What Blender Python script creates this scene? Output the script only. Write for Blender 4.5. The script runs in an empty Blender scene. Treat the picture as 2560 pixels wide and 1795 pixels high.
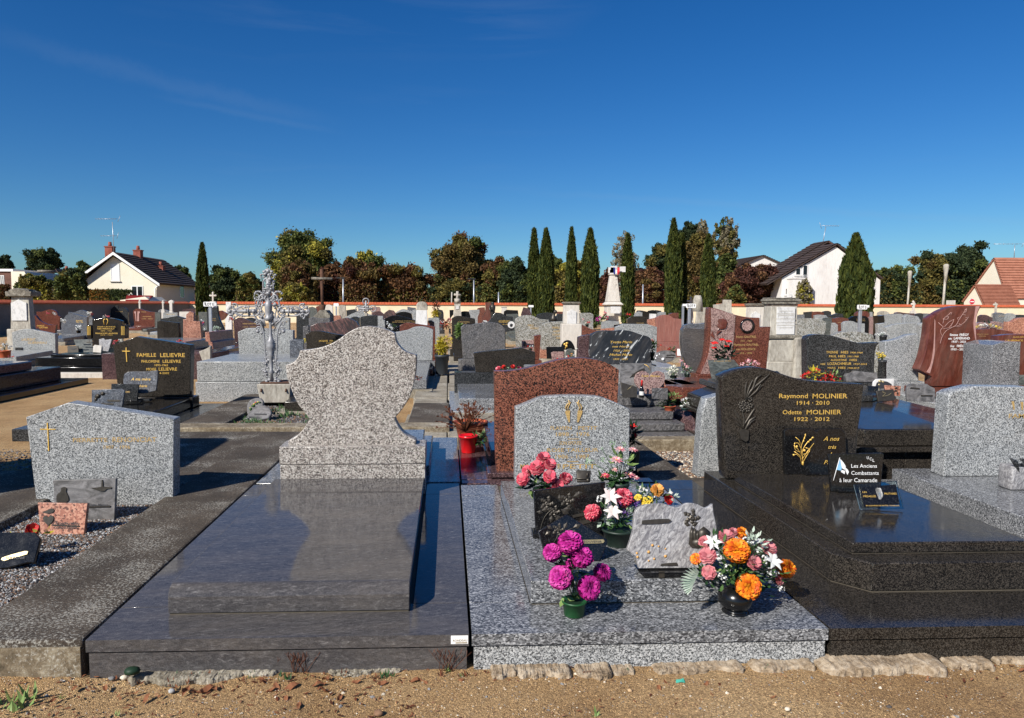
import bpy, bmesh, math, random
import numpy as np
from mathutils import Vector, Matrix

# ------------------------------------------------------------------ camera, sky, sun, exposure
scene = bpy.context.scene
C = scene.collection
EYE = 1.45
FPX, PX, PY = 1800.0,1195.0,897.5           # focal length and principal point, in pixels of the 2560 px wide photograph
yaw, pitch, roll = math.atan(.042), math.atan(133.5 / 1800), math.radians(.17)
FW = Vector((math.sin(yaw) * math.cos(pitch), math.cos(yaw) * math.cos(pitch),-math.sin(pitch)))
_r = Vector((math.cos(yaw),-math.sin(yaw),0)); _u = _r.cross(FW)
RT = _r * math.cos(roll) + _u * math.sin(roll); UP = _u * math.cos(roll) - _r * math.sin(roll)
cam_data = bpy.data.cameras.new('camera'); cam = bpy.data.objects.new('camera', cam_data); C.objects.link(cam)
cam_data.sensor_width = 36; cam_data.lens = 36 * FPX / 2560; cam_data.shift_x = (1280 - PX) / 2560
cam_data.clip_start = .05; cam_data.clip_end = 3000
cam.matrix_world = Matrix(((RT.x, UP.x, -FW.x, 0),(RT.y, UP.y, -FW.y, 0),(RT.z, UP.z, -FW.z, EYE),(0,0,0,1)))
scene.camera = cam

SUN_EL = math.radians(37); SHADOW_AZ = math.radians(42)   # shadows run 42 degrees to the right of straight ahead
world = bpy.data.worlds.new('World'); scene.world = world; world.use_nodes = True
nt = world.node_tree; nt.nodes.clear()
def wn(t): return nt.nodes.new(t)
sky = wn('ShaderNodeTexSky'); sky.sky_type = 'NISHITA'; sky.sun_disc = False
sky.sun_elevation = SUN_EL; sky.sun_rotation = math.pi + SHADOW_AZ
sky.altitude = 200; sky.air_density = 1.0; sky.dust_density = .35; sky.ozone_density = 2.0
hsv = wn('ShaderNodeHueSaturation'); hsv.inputs['Saturation'].default_value = 1.4; hsv.inputs['Value'].default_value = 1
tint = wn('ShaderNodeMix'); tint.data_type = 'RGBA'; tint.blend_type = 'MULTIPLY'; tint.inputs[0].default_value = 1; tint.inputs[7].default_value = (.56,.905,1.24,1)
gam = wn('ShaderNodeGamma'); gam.inputs[1].default_value = 1.0
tc = wn('ShaderNodeTexCoord'); mp = wn('ShaderNodeMapping'); mp.inputs['Rotation'].default_value = (0, math.radians(-17),0)
mp.inputs['Scale'].default_value = (2.2,2.2,26)
cn = wn('ShaderNodeTexNoise'); cn.inputs['Scale'].default_value = 1.3; cn.inputs['Detail'].default_value = 7; cn.inputs['Roughness'].default_value = .62; cn.inputs['Distortion'].default_value = .4
mp2 = wn('ShaderNodeMapping'); mp2.inputs['Location'].default_value = (3.1,0.4,.55); mp2.inputs['Scale'].default_value = (1.6,1.6,3.4)
cn2 = wn('ShaderNodeTexNoise'); cn2.inputs['Scale'].default_value = 1.2; cn2.inputs['Detail'].default_value = 2
r1 = wn('ShaderNodeMapRange'); r1.inputs[1].default_value = .50; r1.inputs[2].default_value = .85
r2 = wn('ShaderNodeMapRange'); r2.inputs[1].default_value = .52; r2.inputs[2].default_value = .8
mul = wn('ShaderNodeMath'); mul.operation = 'MULTIPLY'; mul2 = wn('ShaderNodeMath'); mul2.operation = 'MULTIPLY'; mul2.inputs[1].default_value = .3
mix = wn('ShaderNodeMix'); mix.data_type = 'RGBA'; mix.inputs[7].default_value = (4.2,5.6,7.6,1)
bg = wn('ShaderNodeBackground'); bg.inputs[1].default_value = .058; out = wn('ShaderNodeOutputWorld')
L = nt.links.new
L(sky.outputs[0], gam.inputs[0]); L(gam.outputs[0], hsv.inputs['Color']); L(hsv.outputs[0], tint.inputs[6]); L(tint.outputs[2], mix.inputs[6])
L(tc.outputs['Generated'], mp.inputs[0]); L(mp.outputs[0], cn.inputs['Vector']); L(tc.outputs['Generated'], mp2.inputs[0]); L(mp2.outputs[0], cn2.inputs['Vector'])
L(cn.outputs[0], r1.inputs[0]); L(cn2.outputs[0], r2.inputs[0]); L(r1.outputs[0], mul.inputs[0]); L(r2.outputs[0], mul.inputs[1])
L(mul.outputs[0], mul2.inputs[0]); # one long thin cirrus streak high on the left
def band(pa, pb, w, amt, prev):
    a, b = ray0(*pa), ray0(*pb); n = a.cross(b).normalized(); mid = (a + b).normalized(); half = a.normalized().dot(mid)
    d1, d2 = wn('ShaderNodeVectorMath'), wn('ShaderNodeVectorMath'); d1.operation = d2.operation = 'DOT_PRODUCT'; d1.inputs[1].default_value = n; d2.inputs[1].default_value = mid
    ws = wn('ShaderNodeTexNoise'); ws.inputs['Scale'].default_value = 7; ws.inputs['Detail'].default_value = 6; ws.inputs['Roughness'].default_value = .7; L(tc.outputs['Generated'], ws.inputs['Vector'])
    L(tc.outputs['Generated'], d1.inputs[0]); L(tc.outputs['Generated'], d2.inputs[0]); o = wn('ShaderNodeMath'); o.operation = 'MULTIPLY_ADD'; o.inputs[1].default_value = w * 3; L(ws.outputs[0], o.inputs[0]); sb = wn('ShaderNodeMath'); sb.operation = 'ADD'; sb.inputs[1].default_value = -w * 1.5; L(d1.outputs['Value'], sb.inputs[0]); L(sb.outputs[0], o.inputs[2])
    ab = wn('ShaderNodeMath'); ab.operation = 'ABSOLUTE'; L(o.outputs[0], ab.inputs[0]); m1 = wn('ShaderNodeMapRange'); m1.interpolation_type = 'SMOOTHSTEP'; m1.inputs[1].default_value = 0; m1.inputs[2].default_value = w; m1.inputs[3].default_value = amt; m1.inputs[4].default_value = 0; L(ab.outputs[0], m1.inputs[0])
    m2 = wn('ShaderNodeMapRange'); m2.interpolation_type = 'SMOOTHSTEP'; m2.inputs[1].default_value = half; m2.inputs[2].default_value = 1; L(d2.outputs['Value'], m2.inputs[0])
    q = wn('ShaderNodeMath'); q.operation = 'MULTIPLY_ADD'; L(m1.outputs[0], q.inputs[0]); L(m2.outputs[0], q.inputs[1]); L(prev, q.inputs[2]); return q.outputs[0]
def ray0(x, y): return FW + RT * ((x - PX) / FPX) - UP * ((y - PY) / FPX)
cl = band((-150,60),(1000,350),.016,.055, mul2.outputs[0]); cl = band((350,230),(900,345),.006,.05, cl); cl = band((1200,470),(2700,570),.007,.06, cl)
L(cl, mix.inputs[0]); L(mix.outputs[2], bg.inputs[0]); L(bg.outputs[0], out.inputs[0])
sl = bpy.data.lights.new('sun', 'SUN'); sl.energy = 5.0; sl.angle = math.radians(.53); sl.color = (1,.945,.86)
so = bpy.data.objects.new('sun', sl); C.objects.link(so)
sd = Vector((math.sin(SHADOW_AZ) * math.cos(SUN_EL), math.cos(SHADOW_AZ) * math.cos(SUN_EL),-math.sin(SUN_EL)))
so.rotation_euler = sd.to_track_quat('-Z', 'Y').to_euler()
scene.view_settings.view_transform = 'Standard'; scene.view_settings.look = 'None'
scene.view_settings.exposure = .36; scene.view_settings.gamma = 1; scene.view_settings.use_curve_mapping = False
scene.cycles.max_bounces = 6; scene.cycles.diffuse_bounces = 1; scene.cycles.transparent_max_bounces = 8
scene.cycles.use_denoising = True

# ------------------------------------------------------------------ survey helpers: a point of the photograph at a known height or depth
EYEV = Vector((0,0, EYE))
def ray(x, y): return FW + RT * ((x - PX) / FPX) - UP * ((y - PY) / FPX)
def at(x, y, z=0.0):
    d = ray(x, y); return EYEV + d * ((z - EYE) / d.z)
def atY(x, y, Y):
    d = ray(x, y); return EYEV + d * (Y / d.y)
SHEET = {'A1': (0,540,4.415), 'A2': (500,540,4.415), 'A3': (1000,540,4.415), 'A4': (1500,540,4.415), 'A5': (2040,540,4.415),
 'B1': (0,720,7.175), 'B2': (320,720,7.175), 'B3': (600,640,7.175), 'B4': (900,720,7.175), 'B5': (1200,720,7.175),
 'B6': (1500,720,7.175), 'B7': (1940,740,7.175), 'B8': (2240,720,7.175), 'L': (0,820,3.5875), 'K': (560,800,3.5875),
 'M': (1100,760,3.5875), 'R': (1640,740,3.5875), 'Q': (2040,740,3.096), 'F': (0,1180,2.617), 'G': (600,1180,2.617),
 'T': (1240,1080,3.219), 'U': (1480,1080,3.219), 'V': (1160,1480,3.28), 'W': (1760,1100,2.316), 'S': (0,0,1.0)}
def px(s, x, y): o = SHEET[s]; return o[0] + x / o[2], o[1] + y / o[2]
def pY(s, x, y, Y): return atY(*px(s, x, y), Y)
def pZ(s, x, y, z): return at(*px(s, x, y), z)

# ------------------------------------------------------------------ materials
def new_mat(name):
    m = bpy.data.materials.new(name); m.use_nodes = True
    t = m.node_tree; b = t.nodes['Principled BSDF']
    return m, t, b
def ramp(t, stops, mode='LINEAR'):
    r = t.nodes.new('ShaderNodeValToRGB'); e = r.color_ramp; e.interpolation = mode
    while len(e.elements) < len(stops): e.elements.new(.5)
    for k, (p, c) in enumerate(stops): e.elements[k].position = p; e.elements[k].color = (*c, 1)
    return r
def coords(t, scale=(1,1,1), rot=(0,0,0), jitter=True):
    tc = t.nodes.new('ShaderNodeTexCoord'); mp = t.nodes.new('ShaderNodeMapping')
    if any(rot): mp.vector_type = 'TEXTURE'; scale = tuple(1 / k for k in scale)     # turn first, then stretch
    mp.inputs['Scale'].default_value = scale; mp.inputs['Rotation'].default_value = rot
    t.links.new(tc.outputs['Object'], mp.inputs['Vector'])
    if jitter:
        oi = t.nodes.new('ShaderNodeObjectInfo'); ad = t.nodes.new('ShaderNodeVectorMath'); ad.operation = 'MULTIPLY_ADD'
        cx = t.nodes.new('ShaderNodeCombineXYZ')
        for k in range(3): t.links.new(oi.outputs['Random'], cx.inputs[k])
        t.links.new(cx.outputs[0], ad.inputs[0]); ad.inputs[1].default_value = (31.7,17.3,23.9)
        t.links.new(tc.outputs['Object'], ad.inputs[2]); t.links.new(ad.outputs[0], mp.inputs['Vector'])
    return mp.outputs[0]
def noise(t, vec, scale, detail=3, rough=.55, dist=0):
    n = t.nodes.new('ShaderNodeTexNoise'); n.inputs['Scale'].default_value = scale; n.inputs['Detail'].default_value = detail
    n.inputs['Roughness'].default_value = rough; n.inputs['Distortion'].default_value = dist
    t.links.new(vec, n.inputs['Vector']); return n
def mixc(t, fac, a, b, mode='MIX'):
    m = t.nodes.new('ShaderNodeMix'); m.data_type = 'RGBA'; m.blend_type = mode
    for s, v in ((0, fac),(6, a),(7, b)):
        if isinstance(v, (int, float)): m.inputs[s].default_value = v
        elif isinstance(v, tuple): m.inputs[s].default_value = (*v, 1)
        else: t.links.new(v, m.inputs[s])
    return m.outputs[2]
def bump(t, b, h, s, d=.01):
    n = t.nodes.new('ShaderNodeBump'); n.inputs['Strength'].default_value = s; n.inputs['Distance'].default_value = d
    t.links.new(h, n.inputs['Height']); t.links.new(n.outputs[0], b.inputs['Normal'])

def granite(name, stops, size=.009, rough=.1, blotch=.25, aniso=(1,1,1), dirt=.0, spec=.5):
    """stops: (share of grains, colour)"""
    m, t, b = new_mat(name)
    v = coords(t, aniso)
    wob = noise(t, v, .6 / size, 1)
    ad = t.nodes.new('ShaderNodeVectorMath'); ad.operation = 'MULTIPLY_ADD'
    t.links.new(wob.outputs['Color'], ad.inputs[0]); ad.inputs[1].default_value = (size * 1.6,) * 3; t.links.new(v, ad.inputs[2])
    vo = t.nodes.new('ShaderNodeTexVoronoi'); vo.inputs['Scale'].default_value = 1 / size; t.links.new(ad.outputs[0], vo.inputs['Vector'])
    sep = t.nodes.new('ShaderNodeSeparateColor'); t.links.new(vo.outputs['Color'], sep.inputs[0])
    big = noise(t, v, .22 / size, 2)
    a = t.nodes.new('ShaderNodeMath'); a.operation = 'MULTIPLY_ADD'; a.inputs[1].default_value = .36
    t.links.new(big.outputs[0], a.inputs[0]); 
    s2 = t.nodes.new('ShaderNodeMath'); s2.operation = 'SUBTRACT'; t.links.new(sep.outputs[0], s2.inputs[0]); s2.inputs[1].default_value = .18
    t.links.new(s2.outputs[0], a.inputs[2])
    pos = 0; st = []
    for sh, c in stops: st.append((pos, c)); pos += sh
    rp = ramp(t, st, 'CONSTANT'); t.links.new(a.outputs[0], rp.inputs[0])
    lo = noise(t, v, 3.1,4,.6)
    mr = t.nodes.new('ShaderNodeMapRange'); mr.inputs[1].default_value = .3; mr.inputs[2].default_value = .7
    mr.inputs[3].default_value = 1 - blotch; mr.inputs[4].default_value = 1 + blotch * .5
    t.links.new(lo.outputs[0], mr.inputs[0])
    col = mixc(t, 1.0, rp.outputs[0], mr.outputs[0], 'MULTIPLY')
    if dirt:
        dn = noise(t, v, 7,6,.7); dr = t.nodes.new('ShaderNodeMapRange'); dr.inputs[1].default_value = .5; dr.inputs[2].default_value = .75; dr.inputs[4].default_value = dirt
        t.links.new(dn.outputs[0], dr.inputs[0]); col = mixc(t, dr.outputs[0], col, (.16,.13,.09))
    t.links.new(col, b.inputs['Base Color'])
    rn = noise(t, v, 9,5,.65); rr = t.nodes.new('ShaderNodeMapRange'); rr.inputs[1].default_value = .35; rr.inputs[2].default_value = .75
    rr.inputs[3].default_value = rough * .8; rr.inputs[4].default_value = rough * 1.9 + .03
    t.links.new(rn.outputs[0], rr.inputs[0]); t.links.new(rr.outputs[0], b.inputs['Roughness'])
    b.inputs['Specular IOR Level'].default_value = spec
    return m
def veined(name, base, mid, light, scale=14, stretch=(1,1,1), rot=(0,0,0), rough=.12, cut=(.45,.6,.72), dist=1.5, grain=.25):
    m, t, b = new_mat(name)
    v = coords(t, stretch, rot)
    n = noise(t, v, scale, 6,.66, dist)
    rp = ramp(t, [(0, base),(cut[0], base),(cut[1], mid),(cut[2], light)]); t.links.new(n.outputs[0], rp.inputs[0])
    g = noise(t, v, 260,2,.7); gr = t.nodes.new('ShaderNodeMapRange'); gr.inputs[1].default_value = .3; gr.inputs[2].default_value = .7
    gr.inputs[3].default_value = 1 - grain; gr.inputs[4].default_value = 1 + grain; t.links.new(g.outputs[0], gr.inputs[0])
    du = noise(t, v, 2.2,7,.7); dm = t.nodes.new('ShaderNodeMapRange'); dm.inputs[1].default_value = .45; dm.inputs[2].default_value = .75; dm.inputs[4].default_value = .3; t.links.new(du.outputs[0], dm.inputs[0])   # dust
    t.links.new(mixc(t, dm.outputs[0], mixc(t, 1.0, rp.outputs[0], gr.outputs[0], 'MULTIPLY'),(.20,.17,.14)), b.inputs['Base Color'])
    rn = noise(t, v, 8,5,.65); rr = t.nodes.new('ShaderNodeMapRange'); rr.inputs[1].default_value = .35; rr.inputs[2].default_value = .75
    rr.inputs[3].default_value = rough * .8; rr.inputs[4].default_value = rough * 2 + .03
    t.links.new(rn.outputs[0], rr.inputs[0]); t.links.new(rr.outputs[0], b.inputs['Roughness'])
    return m
def weathered(name, dark, base, light, s1=4, s2=30, rough=.85, bs=.35, lich=.0, c1=(.35,.5,.65), zstreak=1.0, bd=.01):
    m, t, b = new_mat(name)
    v = coords(t, (1,1, zstreak))
    n = noise(t, v, s1,8,.68); n2 = noise(t, v, s2,6,.75)
    mx = t.nodes.new('ShaderNodeMath'); mx.operation = 'MULTIPLY_ADD'; mx.inputs[1].default_value = .5
    hf = t.nodes.new('ShaderNodeMath'); hf.operation = 'MULTIPLY'; hf.inputs[1].default_value = .5
    t.links.new(n.outputs[0], hf.inputs[0]); t.links.new(n2.outputs[0], mx.inputs[0]); t.links.new(hf.outputs[0], mx.inputs[2])
    rp = ramp(t, [(c1[0], dark),(c1[1], base),(c1[2], light)]); t.links.new(mx.outputs[0], rp.inputs[0])
    col = rp.outputs[0]
    if lich:
        l1 = noise(t, v, 85,5,.75); l2 = noise(t, v, 3.0,3); am = t.nodes.new('ShaderNodeMath'); am.operation = 'MULTIPLY_ADD'; am.inputs[1].default_value = .45
        t.links.new(l2.outputs[0], am.inputs[0]); t.links.new(l1.outputs[0], am.inputs[2])
        lr = t.nodes.new('ShaderNodeMapRange'); lr.inputs[1].default_value = .78; lr.inputs[2].default_value = .86; t.links.new(am.outputs[0], lr.inputs[0])
        lm = t.nodes.new('ShaderNodeMath'); lm.operation = 'MULTIPLY'; lm.inputs[1].default_value = lich; t.links.new(lr.outputs[0], lm.inputs[0])
        col = mixc(t, lm.outputs[0], col, (.55,.53,.46))
    t.links.new(col, b.inputs['Base Color']); b.inputs['Roughness'].default_value = rough
    bump(t, b, n2.outputs[0], bs, bd)
    return m
def plain(name, col, rough=.5, metal=0, var=.12, vs=20, spec=.5, bs=0):
    m, t, b = new_mat(name)
    v = coords(t); n = noise(t, v, vs, 4,.6)
    mr = t.nodes.new('ShaderNodeMapRange'); mr.inputs[1].default_value = .3; mr.inputs[2].default_value = .7; mr.inputs[3].default_value = 1 - var; mr.inputs[4].default_value = 1 + var
    t.links.new(n.outputs[0], mr.inputs[0]); t.links.new(mixc(t, 1.0, col, mr.outputs[0], 'MULTIPLY'), b.inputs['Base Color'])
    b.inputs['Roughness'].default_value = rough; b.inputs['Metallic'].default_value = metal; b.inputs['Specular IOR Level'].default_value = spec
    if bs: bump(t, b, n.outputs[0], bs, .005)
    return m
def leafy(name, cols, transl=.3, rough=.55, spec=.3):
    """one random tone of the ramp for every leaf"""
    m, t, b = new_mat(name)
    g = t.nodes.new('ShaderNodeNewGeometry'); rp = ramp(t, [(k / max(1, len(cols) - 1), c) for k, c in enumerate(cols)])
    t.links.new(g.outputs['Random Per Island'], rp.inputs[0]); t.links.new(rp.outputs[0], b.inputs['Base Color'])
    b.inputs['Roughness'].default_value = rough; b.inputs['Specular IOR Level'].default_value = spec
    if transl:
        tr = t.nodes.new('ShaderNodeBsdfTranslucent'); mx = t.nodes.new('ShaderNodeMixShader'); mx.inputs[0].default_value = transl
        t.links.new(rp.outputs[0], tr.inputs[0]); t.links.new(b.outputs[0], mx.inputs[1]); t.links.new(tr.outputs[0], mx.inputs[2])
        t.links.new(mx.outputs[0], t.nodes['Material Output'].inputs[0])
    return m

MAT = {}
MAT['shield'] = granite('beige_grey_granite', [(.26,(0.06,0.0496,0.044)),(.22,(0.192,0.164,0.144)),(.30,(0.4,0.36,0.32)),(.22,(0.576,0.544,0.496))], .0056,.3,.14)
MAT['grey'] = granite('grey_speckled_granite', [(.25,(0.048,0.052,0.056)),(.24,(0.176,0.184,0.188)),(.27,(0.336,0.344,0.344)),(.24,(0.528,0.536,0.528))], .0042,.25,.14)
MAT['grey2'] = granite('light_grey_granite', [(.2,(0.08,0.084,0.088)),(.3,(0.232,0.24,0.24)),(.3,(0.344,0.352,0.344)),(.2,(0.48,0.488,0.472))], .0075,.28,.15, dirt=.25)
MAT['bluegrey'] = granite('blue_grey_granite', [(.3,(.05,.052,.056)),(.3,(.13,.134,.14)),(.26,(.235,.24,.248)),(.14,(.42,.425,.43))], .0046,.1,.2, aniso=(.6,1,1))
MAT['dark'] = granite('dark_brown_speckled_granite', [(.42,(0.0096,0.0088,0.008)),(.3,(0.0304,0.0264,0.0224)),(.28,(0.068,0.0584,0.048))], .0036,.10,.25)
MAT['charcoal'] = granite('charcoal_granite', [(.4,(0.0112,0.012,0.0128)),(.32,(0.032,0.0336,0.0352)),(.28,(0.08,0.0824,0.084))], .006,.12,.25)
MAT['black'] = granite('polished_black_granite', [(.6,(.006,.006,.0065)),(.3,(.013,.013,.014)),(.1,(.03,.03,.03))], .004,.07,.2)
MAT['red'] = granite('red_granite_with_black_grains', [(.33,(0.0187,0.0119,0.0102)),(.3,(0.136,0.0467,0.0306)),(.37,(0.281,0.106,0.0663))], .0068,.2,.2)
MAT['redfine'] = granite('fine_red_brown_granite', [(.3,(0.0425,0.0153,0.011)),(.4,(0.132,0.0425,0.0289)),(.3,(0.212,0.0765,0.051))], .006,.16,.2)
MAT['salmon'] = granite('salmon_granite', [(.2,(0.128,0.051,0.034)),(.4,(0.357,0.145,0.0935)),(.4,(0.51,0.255,0.17))], .011,.3,.25)
MAT['pink'] = granite('pink_grey_granite', [(.25,(0.102,0.0595,0.051)),(.4,(0.281,0.17,0.153)),(.35,(0.425,0.289,0.255))], .008,.2,.2)
MAT['plum'] = granite('plum_polished_granite', [(.35,(.03,.018,.02)),(.4,(.08,.045,.047)),(.25,(.16,.1,.1))], .007,.1,.25)
MAT['gold_grey'] = granite('mossy_gold_grey_granite', [(.22,(0.0765,0.0765,0.0638)),(.22,(0.204,0.187,0.145)),(.28,(0.306,0.297,0.264)),(.28,(0.442,0.442,0.416))], .016,.35,.2, dirt=.3)
MAT['orion'] = veined('blue_violet_veined_granite', (.052,.049,.050),(.085,.08,.08),(.24,.23,.225),24,(1,3.4,3.4),(0,0,.2),.055,(.40,.58,.80),1.0,.8)
MAT['orion'].node_tree.nodes['Principled BSDF'].inputs['Specular IOR Level'].default_value = .29
MAT['charcoal'].node_tree.nodes['Principled BSDF'].inputs['Specular IOR Level'].default_value = .22
MAT['dark'].node_tree.nodes['Principled BSDF'].inputs['Specular IOR Level'].default_value = .30
MAT['bluegrey'].node_tree.nodes['Principled BSDF'].inputs['Specular IOR Level'].default_value = .30
MAT['wavy'] = veined('charcoal_wavy_granite', (.028,.028,.030),(.10,.098,.10),(.27,.26,.26),15,(1.6,1,.8),(0,.6,0),.35,(.4,.52,.7),3.2,.3)
MAT['steel'] = veined('steel_blue_pearl_granite', (.04,.045,.055),(.12,.13,.15),(.36,.38,.42),40,(1,1,1),(0,0,0),.2,(.42,.56,.7),2.0,.3)
MAT['paradiso'] = veined('violet_red_streaked_granite', (.045,.034,.035),(.11,.06,.055),(.28,.14,.13),5,(2.8,1,.6),(0,-.55,0),.18,(.45,.56,.72),2.4,.3)
MAT['redwood'] = veined('red_streaked_sandstone', (.20,.07,.055),(.27,.105,.08),(.36,.17,.13),9,(5,1,.35),(0,0,0),.3,(.35,.52,.7),.6,.2)
MAT['mahogany'] = veined('mahogany_polished_granite', (.085,.022,.014),(.13,.036,.024),(.20,.07,.05),4,(2.5,1,.8),(0,.2,0),.15,(.4,.55,.75),1.2,.3)
MAT['whitevein'] = veined('black_stone_with_white_veins', (.016,.018,.022),(.045,.05,.058),(.55,.56,.55),5,(3.4,1,.75),(0,.56,0),.35,(.53,.59,.62),.8,.35)
MAT['silver'] = veined('silver_violet_streaked_marble', (.11,.105,.115),(.25,.245,.25),(.48,.47,.465),16,(3.4,3.4,1.1),(0,.6,0),.3,(.36,.5,.66),1.8,.25)
MAT['slate'] = veined('mid_grey_clouded_slate', (.07,.068,.068),(.15,.145,.145),(.26,.25,.25),9,(1,1,1.5),(0,0,0),.35,(.38,.52,.7),1.5,.25)
MAT['greygreen'] = veined('grey_green_slate', (.045,.05,.045),(.10,.11,.10),(.2,.21,.19),9,(1,1,2.5),(0,0,0),.3,(.4,.55,.75),1.5,.3)
MAT['lime'] = weathered('weathered_limestone', (.16,.145,.12),(.34,.31,.26),(.50,.47,.40),3.0,26,.9,.4,0,(.36,.47,.58),.35)
MAT['limecap'] = weathered('lichen_blackened_limestone', (.05,.045,.036),(.16,.14,.11),(.40,.37,.30),9,40,.95,.7,.3,(.38,.5,.62))
MAT['limepale'] = weathered('pale_clean_limestone', (.36,.32,.28),(.52,.48,.42),(.64,.6,.54),3.0,22,.9,.25,0,(.34,.46,.6),.4)
MAT['marble'] = weathered('streaked_white_marble', (.32,.31,.3),(.56,.55,.53),(.68,.67,.65),9,30,.5,.1,0,(.33,.44,.52),.6)
MAT['concrete'] = weathered('dark_lichened_concrete', (.026,.019,.013),(.055,.041,.028),(.11,.084,.060),2.2,60,.95,.9,.6,(.36,.49,.64))
MAT['concrete_front'] = weathered('mossy_concrete_face', (.06,.045,.025),(.17,.13,.08),(.36,.31,.22),5,30,.95,.8,.5,(.35,.49,.62))
MAT['paving'] = weathered('worn_concrete_paving', (.10,.085,.06),(.22,.19,.14),(.36,.32,.25),4,30,.95,.6,.6,(.36,.48,.62))
MAT['mortar'] = weathered('crumbled_tan_mortar', (.10,.07,.04),(.30,.22,.14),(.50,.41,.30),12,50,.95,.9,0,(.36,.46,.58))
MAT['gold'] = plain('gold_leaf_lettering', (.82,.52,.12),.35,.35,.2,60)
MAT['gold_dull'] = plain('worn_gold_lettering', (.50,.33,.12),.5,.2,.3,120)
MAT['white_letter'] = plain('white_lettering', (.85,.84,.82),.5)
MAT['carved_pink'] = plain('pale_pink_carving', (.42,.24,.21),.6)
MAT['bronze'] = plain('patinated_bronze', (.06,.052,.042),.45,.5,.3,40)
MAT['brass'] = plain('brass_plate', (.40,.33,.18),.4,.5,.2,60)
MAT['castiron'] = plain('silver_painted_cast_iron', (.29,.29,.30),.5,.25,.14,60, bs=.15)
MAT['rust'] = weathered('rusty_iron', (.03,.016,.01),(.09,.04,.022),(.16,.08,.045),8,50,.9,.4)
MAT['grout'] = plain('tan_grout', (.085,.07,.05),.9)
MAT['white_plastic'] = plain('white_painted_metal', (.82,.82,.81),.4,0,.04)
MAT['galv'] = plain('galvanised_steel', (.42,.44,.47),.4,.6,.12,30)
MAT['ink'] = plain('black_print', (.03,.03,.035),.6)
MAT['glass_dark'] = plain('window_glass', (.012,.014,.018),.05,0,.1)

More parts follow.
